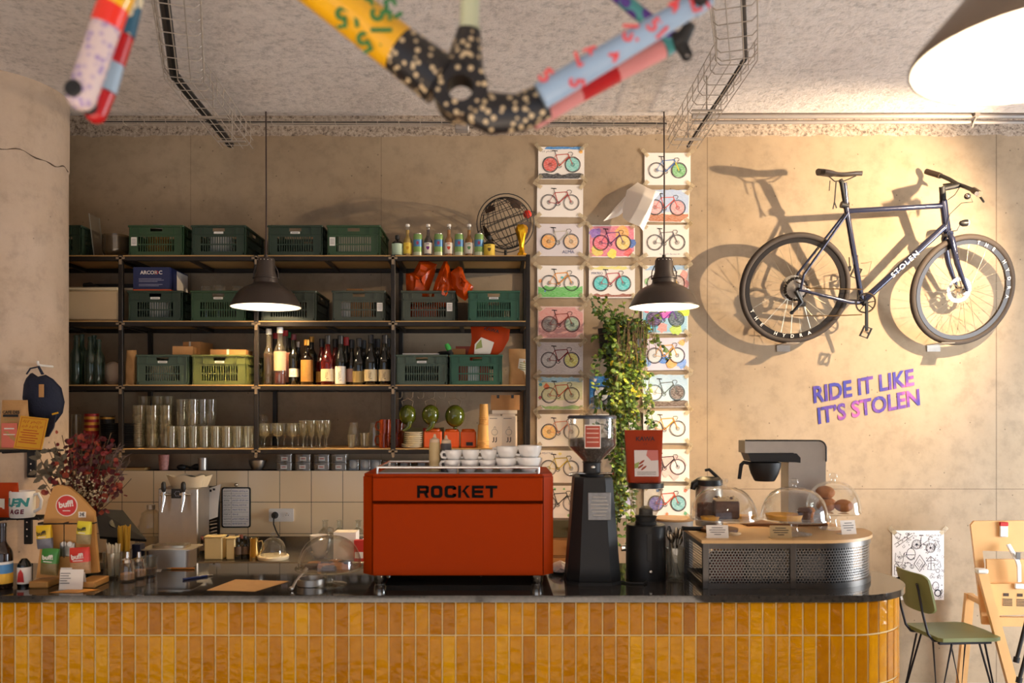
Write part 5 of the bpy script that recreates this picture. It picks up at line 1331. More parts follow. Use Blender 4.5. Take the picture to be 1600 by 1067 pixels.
def ringtext(par, body, r, a0, da, size):
 mb = MB()
 for i, ch in enumerate(body):
  if ch == ' ': continue
  a = a0 + da * i
  M = Matrix.Translation(Vector((math.cos(a) * r, math.sin(a) * r, 0.0155))) @ Matrix.Rotation(a - PI / 2 + (0 if da < 0 else PI), 4, 'Z') @ Matrix.Rotation(-PI / 2, 4, 'X')
  mb.text(ch, size, DECAL, M, bold=0.0006)
 mb.obj('lettering', parent=par, smooth=False, label='white rim lettering')
ringtext(wf, 'THE HYDRA', 0.296, R(80), R(-11), 0.03)
ringtext(wr, 'THE HYDRA', 0.296, R(208), R(10.5), 0.03)
def disc(par, r, w):
 mb = MB(); n = 36
 mb.lathe([(r * .72, w), (r, w), (r, w + .002), (r * .72, w + .002), (r * .72, w)], BRUSHED, n)
 for i in range(6): a = i * PI / 3; mb.box((math.cos(a) * r * .45, math.sin(a) * r * .45, w), (r * .62, .007, .002), BRUSHED, Matrix.Rotation(0, 4, 'Z') if False else None) if False else mb.tube([(math.cos(a) * .02, math.sin(a) * .02, w), (math.cos(a + .3) * r * .74, math.sin(a + .3) * r * .74, w)], .0035, BRUSHED, 5)
 mb.obj('brake_disc', parent=par)
disc(wf, .08, -.035)
# frame
ST, HTt, HTb, BBk, DO = uv(700, 345), uv(1178, 290), uv(1190, 440), uv(775, 790), Vector((0, 0, 0))
mb = MB()
mb.tube([uv(688, 205), ST, BBk], [.015, .0165, .0165], FR, 14)
mb.tube([uv(700, 345), uv(1170, 318)], .0165, FR, 14)
mb.tube([uv(1185, 415), BBk], .021, FR, 14)
mb.tube([uv(1172, 290), uv(1193, 455)], .0225, FR, 14)
for s in (-1, 1):
 mb.tube([ST + Vector((0, -.01, s * .016)), Vector((.03, .09, s * .05)), Vector((0.012, 0.0, s * .068))], [.0085, .008, .008], FR, 10)
 mb.tube([BBk + Vector((-.02, 0, s * .03)), BBk + Vector((-.09, .002, s * .045)), Vector((.06, -.012, s * .066)), Vector((0, 0, s * .068))], [.013, .012, .010, .008], FR, 10)
mb.tube([BBk + Vector((0, 0, -.036)), BBk + Vector((0, 0, .036))], .021, FR, 16)
mb.obj('frame', parent=bike)
mb = MB(); M = Matrix.Translation((uv(1185, 415) + BBk) / 2 + Vector((0.0, 0.0, .0215))) @ Matrix.Rotation(math.atan2((uv(1185, 415) - BBk).y, (uv(1185, 415) - BBk).x), 4, 'Z') @ Matrix.Rotation(-PI / 2, 4, 'X')
mb.text('STOLEN', .043, DECAL, M, bold=.0006, extrude=0.0005, sx=1.12, spacing=1.25); mb.obj('frame_lettering', parent=bike, smooth=False, label='white frame lettering')
# fork
mb = MB(); cr = uv(1193, 455)
for s in (-1, 1): mb.tube([cr + Vector((0, .0, s * .02)), cr + Vector((.008, -.03, s * .045)), (cr + WF) / 2 + Vector((-.012, -.01, s * .052)), WF + Vector((0, 0, s * .055))], [.017, .018, .016, .009], FR, 12)
for k in range(4): mb.ball((cr + (WF - cr) * (.3 + .1 * k)) + Vector((-.004, -.01, .066 - .003 * k)), .004, CHROME, 8, 6)
mb.tube([cr + Vector((0, 0, -.035)), cr + Vector((0, 0, .035))], .02, FR, 12)
mb.obj('fork', parent=bike)
# saddle and post
SADM = mat('black_saddle', (52, 44, 40), 0.4)
mb = MB(); mb.tube([ST + (uv(690, 320) - ST) * .2, uv(675, 205), uv(668, 190)], .0136, MATTE_BLACK, 12); mb.obj('seat_post', parent=bike)
mb = MB(); mb.tube([uv(672, 312, 0), uv(706, 318, 0)], .02, BLACK, 14); mb.obj('seat_clamp', parent=bike)
n0, n1 = uv(560, 150), uv(776, 158); nL = (n1 - n0).length
mb = MB()
def sad(u, v):
 a = 2 * PI * v; x = u
 wid = 0.068 * (1 - u) ** .9 * (1 if u > .06 else u / .06 * .6 + .4) + .016 * (1 - max(0, u - .85) / .15 * .6)
 thick = .020 if u > .3 else .030
 p = n0.lerp(n1, u)
 zz = math.sin(a)
 return (p.x, p.y - .004 + (thick * .5 * zz if zz > 0 else thick * .9 * zz) + .006 * math.cos(u * PI * 2), wid * math.cos(a))
mb.sheet(sad, 18, 20, SADM)
mb.add([sad(0, i / 20) for i in range(20)], [tuple(range(20))], SADM); mb.add([sad(1, i / 20) for i in range(20)], [tuple(range(20))], SADM)
so_ = mb.obj('saddle', parent=bike)
mb = MB()
for s in (-1, 1): mb.tube([uv(610, 172, s * .022), uv(640, 198, s * .02), uv(690, 196, s * .02), uv(745, 172, s * .008)], .0034, STEEL_BLK, 8)
mb.obj('saddle_rails', parent=so_) if False else mb.obj('saddle_rails', parent=bike)
mb = MB(); mb.tube([uv(648, 200, 0.01), uv(645, 240, .012), uv(640, 300, .01)], .004, MATTE_BLACK, 6); mb.tube([uv(640, 300, .01), uv(632, 335, .01)], .004, MATTE_BLACK, 6); mb.tube([uv(640, 300, .01), uv(650, 330, .01)], .004, MATTE_BLACK, 6)
mb.tube([uv(618, 195, .01), uv(614, 245, .01)], .003, MATTE_BLACK, 6)
mb.obj('hanging_strap', parent=bike)
# cockpit
mb = MB(); mb.tube([uv(1172, 290), uv(1168, 225)], .018, MATTE_BLACK, 12)
mb.tube([uv(1172, 235), uv(1250, 218, 0.0)], .016, MATTE_BLACK, 12); mb.obj('stem', parent=bike)
mb = MB(); bar = [uv(1155, 168, -.20), uv(1205, 190, -.11), uv(1240, 212, -.03), uv(1270, 222, .03), uv(1310, 238, .13), uv(1345, 258, .24)]
mb.tube(bar, .0125, BLACK, 12); mb.obj('handlebar', parent=bike)
GRIP = mat('worn_grip', (70, 56, 44), 0.7)
mb = MB(); mb.tube([uv(1090, 150, -.30), uv(1160, 172, -.19)], .018, GRIP, 12); mb.obj('grip', parent=bike)
mb = MB(); mb.tube([uv(1322, 242, .16), uv(1352, 262, .27)], .018, GRIP, 12); mb.tube([uv(1336, 258, .265), uv(1338, 259, .275)], .012, CHROME, 10); mb.obj('grip', parent=bike)
for s, a, b in ((-1, uv(1215, 200, -.1), uv(1175, 215, -.2)), (1, uv(1330, 252, .14), uv(1372, 300, .2))):
 mb = MB(); mb.tube([a, a + Vector((.02, -.01, 0)), b], [.011, .008, .006], BLACK, 8); mb.obj('brake_lever', parent=bike)
mb = MB(); mb.ball(uv(1292, 272, .1), .019, BLACK, 14, 10); mb.ball(uv(1292, 268, .115), .012, CHROME, 12, 8); mb.obj('bell', parent=bike)
mb = MB(); mb.tube([uv(1290, 402, .0), uv(1268, 404, 0), uv(1255, 402, 0)], [.021, .02, .011], BLACK, 14); mb.tube([uv(1295, 402, 0), uv(1291, 402, 0)], .019, mat('lamp_lens', (220, 220, 215), 0.1, coat=.5), 14)
mb.tube([uv(1256, 412, 0), uv(1240, 440, 0), uv(1205, 445, .02)], .003, CHROME, 6); mb.obj('headlight', parent=bike)
mb = MB()
mb.tube([uv(1300, 262, .12), uv(1318, 300, .12), uv(1262, 305, .08), uv(1205, 360, .03), uv(1190, 420, .03)], .0022, CABLE, 6)
mb.tube([uv(1255, 225, .0), uv(1230, 265, .05), uv(1195, 290, .03)], .0022, CABLE, 6)
mb.tube([uv(1215, 430, .02), uv(1200, 455, .045), uv(1240, 620, .065), uv(1262, 720, .066)], .002, CABLE, 6)
mb.obj('brake_cables', parent=bike)
# drivetrain
DRV = mat('dark_drivetrain', (50, 44, 38), 0.35, 0.7, var=0.2, scale=40)
CH = mat('chain_steel', (120, 96, 66), 0.35, 0.9, var=.3, scale=300)
mb = MB()
for k, r in enumerate((.078, .07, .062, .054, .046, .039, .033, .028)):
 w = .018 + k * .0042; nT = 26
 pts = []
 for i in range(nT * 2): a = PI * i / nT; q_ = r * (1.0 if i % 2 else .94); pts.append((math.cos(a) * q_, math.sin(a) * q_))
 mb.prism(pts, .0018, DRV if k < 2 else BRUSHED, z0=w)
mb.tube([(0, 0, .02), (0, 0, .062)], .014, DRV, 14)
mb.obj('cassette', parent=bike)
mb = MB(); rr_ = .062
mb.lathe([(rr_, .050), (rr_ * .88, .050), (rr_ * .88, .053), (rr_, .053), (rr_, .050)], DRV, 44, Matrix.Translation(BBk))
for i in range(40): a = 2 * PI * i / 40; mb.box((0, 0, .0515), (.005, .005, .002), DRV, Matrix.Translation(BBk) @ Matrix.Rotation(a, 4, 'Z') @ Matrix.Translation((rr_ + .001, 0, 0)))
for i in range(8): a = 2 * PI * i / 8 + .2; mb.tube([BBk + Vector((math.cos(a) * .012, math.sin(a) * .012, .0515)), BBk + Vector((math.cos(a) * .056, math.sin(a) * .056, .0515))], .003, DRV, 6)
mb.tube([BBk + Vector((0, 0, .045)), BBk + Vector((0, 0, .062))], .015, BLACK, 14)
mb.obj('chainring', parent=bike)
mb = MB(); pe = uv(775, 925)
mb.box((0, 0, 0), (.020, (pe - BBk).length, .012), BLACK, Matrix.Translation((pe + BBk) / 2 + Vector((0, 0, .066))) @ Matrix.Rotation(math.atan2((pe - BBk).y, (pe - BBk).x) - PI / 2, 4, 'Z'), bev=.004); mb.obj('crank_arm', parent=bike)
mb = MB(); mb.box((0, 0, 0), (.020, (pe - BBk).length, .012), BLACK, Matrix.Translation(BBk - (pe - BBk) / 2 + Vector((0, 0, -.05))) @ Matrix.Rotation(math.atan2((pe - BBk).y, (pe - BBk).x) - PI / 2, 4, 'Z'), bev=.004); mb.obj('crank_arm', parent=bike)
for s, c_ in ((1, uv(793, 938, .105)), (-1, BBk - (pe - BBk) + Vector((0, 0, -.09)))):
 mb = MB(); M = Matrix.Translation(c_) @ Matrix.Rotation(R(70), 4, 'Z')
 for d_ in (-.024, .024): mb.box((0, d_, 0), (.07, .006, .014), BLACK, M); mb.box((d_ * 1.3, 0, 0), (.006, .05, .012), BLACK, M)
 mb.tube([(0, 0, -.035), (0, 0, .03)], .007, CHROME, 10, M=M); mb.obj('pedal', parent=bike)
mb = MB()
jw1, jw2 = uv(455, 760), uv(430, 840)
top = [Vector((math.cos(a) * .042, math.sin(a) * .042, .045)) for a in [R(100 + i * 15) for i in range(8)]]
mb.tube([uv(775, 728, .0515), uv(640, 726, .05), uv(520, 722, .046), uv(450, 690, .045)], .0035, CH, 6, flat=(1, .6))
mb.tube([uv(775, 852, .0515), uv(640, 858, .05), uv(440, 858, .046)], .0035, CH, 6, flat=(1, .6))
mb.tube([Vector((math.cos(a) * .062, math.sin(a) * .062, .0515)) + BBk for a in [R(-88 + i * 16) for i in range(12)]], .0035, CH, 6)
mb.obj('chain', parent=bike)
mb = MB(); mb.tube([uv(450, 735, .06), uv(480, 790, .062), uv(430, 845, .05)], [.016, .013, .008], BLACK, 10); mb.tube([uv(470, 790, .042), uv(470, 790, .052)], .013, BLACK, 12); mb.tube([uv(430, 842, .042), uv(430, 842, .052)], .013, BLACK, 12)
mb.box(uv(480, 800, .058), (.05, .03, .02), BLACK, bev=.006); mb.obj('rear_derailleur', parent=bike)
mb = MB()
mb.tube([uv(770, 600, .02), uv(800, 598, .03), uv(822, 590, .03), uv(805, 660, .03), uv(770, 665, .02)], .0028, WELD, 6); mb.tube([uv(770, 600, -.02), uv(822, 590, -.03), uv(805, 660, -.03), uv(770, 665, -.02)], .0028, WELD, 6)
mb.tube([uv(756, 560, 0), uv(750, 640, 0)], .006, WELD, 6)
mb.obj('bottle_cage', parent=bike)
mb = MB(); mb.box(uv(713, 625, .0), (.02, .03, .02), BLACK, bev=.005); mb.tube([uv(712, 570, 0), uv(716, 640, 0)], .004, CHROME, 6); mb.obj('rear_reflector', parent=bike)
mb = MB(); mb.lathe([(.058, -.034), (.08, -.034), (.08, -.036), (.058, -.036), (.058, -.034)], BRUSHED, 40); mb.obj('rear_brake_disc', parent=bike)
# two small wall pegs under the wheels
for cx, nm in ((415, 'small steel ledge under the rear wheel of the wall bicycle'), (1165, 'small steel ledge under the front wheel of the wall bicycle')):
 p = P(1100 + cx / 3.138, 220 + 992 / 3.138, 5.27)
 t = thing('wall_peg', nm, 'peg', (p.x, 5.37, p.z - 0.004))
 MB().box((0, -0.09, 0), (.085, .18, .006), BRUSHED, bev=.002).obj('ledge_plate', parent=t)
 MB().box((0, -0.003, -.02), (.085, .006, .045), BRUSHED).obj('wall_plate', parent=t)
# ------------------------------------------------------------------ pendant lamps
SHADE = mat('dark_brown_shade', (58, 48, 42), 0.38, var=0.06); SHIN = mat('white_enamel', (240, 236, 226), 0.3, var=0.02)
BULB = mat('glowing_bulb', (255, 240, 210), 0.5, var=0, emit=(255, 232, 196), estr=110)
def pendant(px, D, rimz, label, cordtop):
 x = X(px, D); t = thing('pendant_lamp', label, 'lamp', (x, D, rimz))
 r = 0.197
 out = [(r, 0), (r, .004), (.190, .016), (.165, .062), (.142, .092), (.112, .112), (.078, .126), (.068, .136)]
 mb = MB(); mb.lathe([(a, z) for a, z in out], SHADE, 48); mb.lathe([(a - .004, z) for a, z in reversed(out)], SHIN, 48); mb.lathe([(r, 0), (r - .004, 0)], SHADE, 48)
 mb.obj('lamp_shade', parent=t)
 mb = MB(); mb.lathe([(.068, .136), (.066, .16), (.052, .20), (.05, .262), (.044, .275), (.012, .278), (.010, .295), (0, .296)], SHADE, 32); mb.obj('socket_housing', parent=t)
 mb = MB(); mb.lathe([(.063, .158), (.073, .160), (.073, .164), (.060, .166)], SHADE, 32)
 for a in (0, PI): mb.tube([(math.cos(a) * .07, 0, .16), (math.cos(a) * .068, 0, .2), (math.cos(a) * .052, 0, .235)], .003, SHADE, 6)
 mb.obj('retaining_ring', parent=t)
 mb = MB()
 for a in (-2.4, -1.9, -1.5, -1.1, -.6): mb.ball((math.cos(a) * .047, math.sin(a) * .047, .262), .0042, CHROME, 8, 6)
 mb.obj('vent_screws', parent=t)
 mb = MB(); mb.tube([(0, 0, .28), (.002, 0, .6), (0, 0, cordtop - rimz)], .0042, mat('brown_cord', (52, 34, 28), 0.6), 8); mb.obj('cord', parent=t)
 mb = MB(); mb.ball((0, 0, .078), .03, BULB, 16, 12); mb.tube([(0, 0, .1), (0, 0, .14)], .018, WHITE, 12); mb.obj('bulb', parent=t)
 return t
for (px_, D_), lb in zip(PEND, ('dark pendant lamp with a lit white inside hanging before the shelves', 'dark pendant lamp with a lit white inside hanging before the drawings')):
 pendant(px_ + 1.5, D_, Z(480, D_), lb, CEIL)
# big lamp near the camera at the upper right
t = thing('dome_lamp', 'large grey brown dome lamp, brightly lit, at the upper right corner', 'lamp', (0.885, 1.30, EYE + 0.557))
mb = MB(); r = .2115
out = [(r, 0), (r, .006), (r * .965, .02), (r * .81, .058), (r * .65, .098), (r * .48, .13), (r * .30, .15), (r * .22, .155), (r * .22, .17)]
mb.lathe(out, mat('taupe_shade', (120, 104, 88), 0.45, var=.05), 64); mb.lathe([(a - .004, z) for a, z in reversed(out)], SHIN, 64); mb.lathe([(r, 0), (r - .004, 0)], SHADE, 64)
mb.obj('lamp_shade', parent=t)
mb = MB(); mb.lathe([(r * .22, .165), (r * .21, .26), (.02, .29), (0, .29)], SHADE, 32); mb.obj('socket_housing', parent=t)
mb = MB(); mb.tube([(0, 0, .28), (0, 0, CEIL - EYE - .557)], .004, CABLE, 8); mb.obj('cord', parent=t)
mb = MB(); mb.ball((0, 0, .07), .035, BULB, 20, 14); mb.tube([(0, 0, .1), (0, 0, .15)], .016, WHITE, 12); mb.obj('bulb', parent=t)
# ------------------------------------------------------------------ bicycle frame hanging close to the camera
DB = 1.44
def Q(px, py, dy=0.0, D=DB): p = P(px, py, D + dy); return p
root = thing('painted_bike_frame', 'patchwork painted bicycle frame with fork hanging from the ceiling close to the camera', 'bicycle frame', Q(715, 145))
o0 = root.location
def L(px, py, dy=0.0): return Q(px, py, dy) - o0
YEL = mat('yellow_lacquer', (236, 176, 16), 0.3, var=.05, coat=.4); GRN = mat('green_print', (40, 120, 60), 0.5)
m_sp2, nt, b = nodes('black_cream_speckle')
tc = N(nt, 'ShaderNodeTexCoord'); vo = N(nt, 'ShaderNodeTexVoronoi', i_Scale=75.0); nt.links.new(tc.outputs['Object'], vo.inputs['Vector'])
nt.links.new(ramp(nt, vo.outputs['Distance'], [(0.30, (214, 190, 150)), (0.36, (28, 26, 28))]).outputs[0], b.inputs['Base Color']); b.inputs['Roughness'].default_value = 0.35
SPECK = m_sp2
SAGE = mat('pale_sage_lacquer', (206, 212, 176), 0.3); SKY = mat('pale_blue_lacquer', (150, 176, 204), 0.3); CORAL = mat('coral_print', (230, 80, 84), 0.5)
PINK = mat('pink_lacquer', (206, 134, 134), 0.3); CRIM = mat('crimson_lacquer', (176, 16, 22), 0.3)
m_pt, nt, b = nodes('purple_teal_pattern'); tc = N(nt, 'ShaderNodeTexCoord'); vo = N(nt, 'ShaderNodeTexVoronoi', i_Scale=38.0); nt.links.new(tc.outputs['Object'], vo.inputs['Vector'])
nt.links.new(ramp(nt, vo.outputs['Distance'], [(0.42, (84, 52, 140)), (0.5, (76, 150, 150))]).outputs[0], b.inputs['Base Color'])
m_bc, nt, b = nodes('petrol_cream_pattern'); tc = N(nt, 'ShaderNodeTexCoord'); vo = N(nt, 'ShaderNodeTexVoronoi', i_Scale=40.0); nt.links.new(tc.outputs['Object'], vo.inputs['Vector'])
nt.links.new(ramp(nt, vo.outputs['Distance'], [(0.4, (216, 206, 176)), (0.46, (26, 84, 112))]).outputs[0], b.inputs['Base Color'])
m_li, nt, b = nodes('lilac_speckle'); tc = N(nt, 'ShaderNodeTexCoord'); vo = N(nt, 'ShaderNodeTexVoronoi', i_Scale=80.0); nt.links.new(tc.outputs['Object'], vo.inputs['Vector'])
nt.links.new(ramp(nt, vo.outputs['Distance'], [(0.2, (150, 128, 176)), (0.5, (208, 188, 186))]).outputs[0], b.inputs['Base Color'])
REDL2 = mat('scarlet_lacquer', (232, 52, 34), 0.3); BLUEG = mat('blue_grey_lacquer', (146, 170, 192), 0.3)
# down tube
dA, dB, dC, dE = L(690, 127), L(625, 78), L(440, -68), L(250, -215)
rD = .0405
mb = MB(); mb.tube([dA, dB], [.044, rD], SPECK, 24)
mb.tube([dB, dC, dE], rD, YEL, 24)
ax = (dB - dE).normalized(); ang = math.atan2(-ax.z, ax.x)
for i, (s, w, tx, tr_) in enumerate(((.02, .1, '51', 0.9), (.07, -.45, '15', 2.4), (.075, .55, 'LS', 0.9), (.13, .05, '51', 2.6), (.16, .6, '15', .7), (.17, -.5, 'ST', 2.2), (.22, .0, '51', .9), (.26, .5, '15', 2.3), (.28, -.4, 'LS', .9), (.02, -.6, '15', 2.0), (.025, .75, '51', .4))):
 p = dB + (dE - dB).normalized() * (s + .02)
 sd = Vector((-ax.z, 0, ax.x)); M = Matrix.Translation(p + sd * (w * rD) + Vector((0, -rD * math.sqrt(max(0.05, 1 - w * w)) - .0015, 0))) @ Matrix.Rotation(ang + tr_, 4, 'Y')
 M = M @ Matrix.Rotation(0, 4, 'X')
 mb.text(tx, .05, GRN, M, bold=.0012)
mb.obj('down_tube', parent=root)
# head tube and top tube (above the picture)
mb = MB(); mb.tube([L(262, -170), L(236, -270)], .03, YEL, 20); mb.obj('head_tube', parent=root)
mb = MB(); mb.tube([L(240, -255), L(742, -330)], .021, SAGE, 18); mb.obj('top_tube', parent=root)
mb = MB(); mb.tube([L(724, 112), L(733, 48)], [.036, .0205], SPECK, 20); mb.tube([L(733, 48), L(733, 40), L(748, -380)], [.0205, .0165, .0165], SAGE, 20); mb.obj('seat_tube', parent=root)
mb = MB(); c = L(720, 146)
mb.lathe([(.0225, -.026), (.046, -.026), (.047, .03), (.0225, .03)], SPECK, 32, Matrix.Translation(c) @ Matrix.Rotation(PI / 2, 4, 'X')); mb.lathe([(.0225, .03), (.0225, -.026)], MATTE_BLACK, 32, Matrix.Translation(c) @ Matrix.Rotation(PI / 2, 4, 'X'))
mb.tube([L(736, 166), L(770, 178), L(812, 176), L(850, 158)], [.024, .028, .025, .024], SPECK, 18, flat=(1, 1.3))
mb.obj('bottom_bracket', parent=root)
# chain stays: near one pale blue with coral print, far one pink and crimson
def blend(a, b, t): return a.lerp(b, t)
n0_, n1_ = L(845, 150, -.04), L(1090, 4, -.075)
mb = MB(); mb.tube([n0_, blend(n0_, n1_, .5), n1_], [.023, .021, .018], SKY, 18)
d_ = (n1_ - n0_).normalized()
for i, s in enumerate((.02, .09, .17, .25, .32, .40, .06, .13, .21, .29, .36, .44)):
 p = n0_ + d_ * s + Vector((-d_.z, 0, d_.x)) * (.010 if i < 6 else -.010) + Vector((0, -.0205, 0))
 M = Matrix.Translation(p) @ Matrix.Rotation(-math.atan2(d_.z, d_.x) + (1.3, .2, 2.1, .8)[i % 4], 4, 'Y')
 mb.text(('51', 'LT', '15', '4')[i % 4], .036, CORAL, M, bold=.001)
mb.tube([n1_ - d_ * .01, n1_ + d_ * .02], [.021, .017], SKY, 14); mb.obj('chain_stay', parent=root)
mb = MB(); mb.lathe([(.0, -.02), (.014, -.02), (.014, .024), (.009, .026), (0, .02)], MATTE_BLACK, 20, Matrix.Translation(n1_ + Vector((0, -.006, 0))) @ Matrix.Rotation(PI / 2, 4, 'X')); mb.obj('axle_hole_dark', parent=root)  # black plug stands in for the shade in the rear axle hole
f0, f1, f2, f3, f4 = L(832, 188, .045), L(905, 145, .05), L(962, 114, .055), L(1035, 77, .06), L(1058, 62, .065)
mb = MB(); mb.tube([f0, f1], .018, PINK, 16); mb.tube([f1, f2], .0182, CRIM, 16); mb.tube([f2, f3], .0172, PINK, 16); mb.tube([f3, f4], .0172, m_pt, 16); mb.obj('chain_stay', parent=root)
mb = MB(); mb.tube([L(1052, 66, .05), L(1068, 58, .045), L(1080, 36, .03)], [.016, .014, .010], MATTE_BLACK, 12); mb.tube([L(1060, 62, .05), L(1072, 84, .05)], [.014, .010], MATTE_BLACK, 12)
mb.lathe([(.005, -.004), (.010, -.004), (.010, .004), (.005, .004), (.005, -.004)], MATTE_BLACK, 16, Matrix.Translation(L(1073, 86, .05)) @ Matrix.Rotation(PI / 2, 4, 'X')); mb.obj('derailleur_hanger', parent=root)
for dy, a, b in ((.05, L(1050, 62, .055), L(900, -60, .05)), (-.07, L(1088, 8, -.07), L(880, -150, -.05))):
 mb = MB(); mb.tube([a, b, L(752, -300, dy * .4)], [.0135, .012, .012], m_pt, 14); mb.obj('seat_stay', parent=root)
# fork blades
for nm, segs, dy in (('near', (((128, 150), (166, 40), .024, m_li), ((166, 40), (177, 9), .0255, REDL2), ((177, 9), (246, -150), .026, YEL)), -.05), ('far', (((150, 176), (164, 142), .019, CRIM), ((164, 142), (176, 98), .0205, BLUEG), ((176, 98), (190, 54), .0215, CRIM), ((190, 54), (205, -10), .023, m_bc), ((205, -10), (262, -160), .024, m_bc)), .05)):
 mb = MB()
 for (a, b, r_, m_) in segs: mb.tube([L(*a, dy), L(*b, dy)], r_, m_, 18)
 a = segs[0][0]; mb.ball(L(*a, dy), segs[0][2], segs[0][3], 18, 12)
 fo = mb.obj('fork_blade', parent=root)
 mb = MB(); mb.lathe([(.0, -.012), (.0135, -.012), (.0145, .024), (.011, .028), (0, .028)], MATTE_BLACK, 18, Matrix.Translation(L(a[0] - 3, a[1] - 4, dy)) @ Matrix.Rotation(PI / 2, 4, 'X')); mb.obj('axle_hole_dark', parent=root)  # open axle hole of the fork, its inner shade drawn as a black plug
mb = MB(); mb.tube([L(246, -150, -.05), L(256, -175, 0), L(262, -160, .05)], .026, YEL, 14); mb.obj('fork_crown', parent=root)
for a in ((300, -262), (742, -328)):
 p = L(*a); mb = MB(); mb.tube([p, (p.x, p.y, CEIL - o0.z)], .003, CABLE, 6); mb.obj('hanging_wire', parent=root)
# ------------------------------------------------------------------ trailing plant in a wall pot
rp = random.Random(11)
D = 5.22
t = thing('hanging_plant', 'green plant trailing from a black wall pot between the drawing columns', 'plant', (X(975, D), D, Z(560, D)))
mb = MB(); mb.lathe([(0, 0), (.14, 0), (.16, .19), (.152, .19), (.135, .01)], MATTE_BLACK, 28, Matrix.Diagonal((1, .62, 1, 1)) @ Matrix.Translation((0, 0.06, 0))); mb.obj('pot', parent=t)
LEAF = [mat('leaf_green', (82, 112, 34), 0.45, var=.25, scale=30), mat('leaf_dark', (52, 80, 30), 0.5, var=.25, scale=30), mat('leaf_light', (130, 148, 48), 0.45, var=.2, scale=30), mat('leaf_yellow', (200, 186, 50), 0.5, var=.15)]
STEM = mat('brown_stem', (96, 72, 44), 0.7)
lf, stm = MB(), MB()
def leaf(mb, p, d, n, ln, w, m, droop=.15):
 d = d.normalized(); s = d.cross(n)
 if s.length < 1e-4: s = Vector((1, 0, 0))
 s.normalize(); nn = s.cross(d)
 P0 = p; a = p + d * ln * .35 + s * w * .5 - nn * ln * .02; b = p + d * ln * .35 - s * w * .5 - nn * ln * .02; c = p + d * ln * .4 + nn * ln * .06
 a2 = p + d * ln * .72 + s * w * .36 - nn * ln * droop * .5; b2 = p + d * ln * .72 - s * w * .36 - nn * ln * droop * .5; e = p + d * ln - nn * ln * droop
 mb.add([P0, a, b, c, a2, b2, e], [(0, 3, 1), (0, 2, 3), (1, 3, 6, 4), (3, 2, 5, 6)], m)
lf_list = lf
x_c = t.location.x
def strand(pts, dens, big=1.0, yellow=.03):
 stm.tube(pts, .0016, STEM, 4)
 for i in range(len(pts) - 1):
  a, b = Vector(pts[i]), Vector(pts[i + 1]); n = max(1, int((b - a).length * dens))
  for k in range(n):
   p = a.lerp(b, rp.random())
   d = Vector((rp.uniform(-1, 1), rp.uniform(-1, .25), rp.uniform(-.9, .5)))
   m = LEAF[0] if rp.random() < .45 else (LEAF[1] if rp.random() < .5 else LEAF[2])
   if rp.random() < yellow: m = LEAF[3]
   ln = rp.uniform(.024, .044) * big
   leaf(lf, p, d, Vector((rp.uniform(-.4, .4), -1, rp.uniform(.2, 1))), ln, ln * rp.uniform(.55, .75), m)
zp = .19
for i in range(74):
 x0 = rp.uniform(-.13, .15); y0 = rp.uniform(-.10, .06)
 # how far each strand falls: the long ones in the middle and right
 pxm = rp.gauss(970, 26) ; L_end = rp.choice((560, 600, 640, 660, 690, 720, 640, 800, 850)) if 935 < pxm < 1010 else rp.choice((530, 560, 590, 640, 700))
 if L_end > 740: pxm = rp.gauss(968, 9)
 if pxm > 1000 and L_end > 700: L_end = 690
 if L_end > 740: pxm = max(pxm, 962)
 x1 = X(pxm, D) - x_c; z1 = Z(L_end, D) - Z(560, D)
 y1 = rp.uniform(-.16, .05) if L_end < 700 else rp.uniform(-.08, .06)
 pts = [Vector((x0 * .8, y0 + .02, zp)), Vector((x0, y0 - .03, zp + rp.uniform(.0, .06)))]
 for k in range(1, 8):
  q_ = k / 7; pts.append(Vector((x0 + (x1 - x0) * min(1, q_ * 1.5) + rp.uniform(-.02, .02), max(-.2, min(.10, y0 + (y1 - y0) * q_ + rp.uniform(-.02, .02))), zp + (z1 - zp) * q_)))
 strand(pts, 62 if L_end < 700 else 55)
for i in range(13):                                     # shoots sticking up and out
 a = rp.uniform(-1.2, 1.2); h = rp.uniform(.08, .22)
 p0 = Vector((rp.uniform(-.1, .1), 0, zp)); p1 = p0 + Vector((math.sin(a) * .13, rp.uniform(-.08, .03), h * .6)); p2 = p1 + Vector((math.sin(a) * .08, rp.uniform(-.05, .03), h * .35))
 strand([p0, p1, p2], 70, .9)
for i in range(46):                                     # dry brown tuft over the rim
 x0 = rp.uniform(-.06, .17); stm.tube([(x0, -.06, zp + .03), (x0 + rp.uniform(-.02, .02), -.12, zp + .03), (x0 + rp.uniform(-.03, .03), -.13, zp - rp.uniform(.08, .26))], .0014, STEM, 4)
stm.obj('stems', parent=t); lo = lf.obj('foliage', parent=t, smooth=False)
# black and white doodle poster, low on the right wall
D = 5.366
w, h = X(1474.5, D) - X(1394, D), Z(829, D) - Z(937.5, D)
t = thing('doodle_poster', 'white poster full of black line doodles taped low on the right wall', 'poster', P(1434.5, 883, D))
MB().box((0, 0, 0), (w, .001, h), mat('poster_paper', (240, 240, 244), 0.7, var=.01)).obj('sheet', parent=t)
mb = MB(); rd = random.Random(4); BI = mat('poster_ink', (26, 26, 50), 0.7, var=0)
def circ(cx, cz, r, n=18, a0=0, a1=2 * PI): return [(cx + r * math.cos(a0 + (a1 - a0) * i / n), cz + r * math.sin(a0 + (a1 - a0) * i / n)) for i in range(n + 1)]
def dd(pts, ww=.0032, cl=False): mb.stroke([(a * w, b * h) for a, b in pts], ww, BI, y=-.0014, closed=cl)
def cc(x, z, r, ww=.003): mb.stroke(circ(x * w, z * h, r)[:-1], ww, BI, y=-.0014, closed=True)
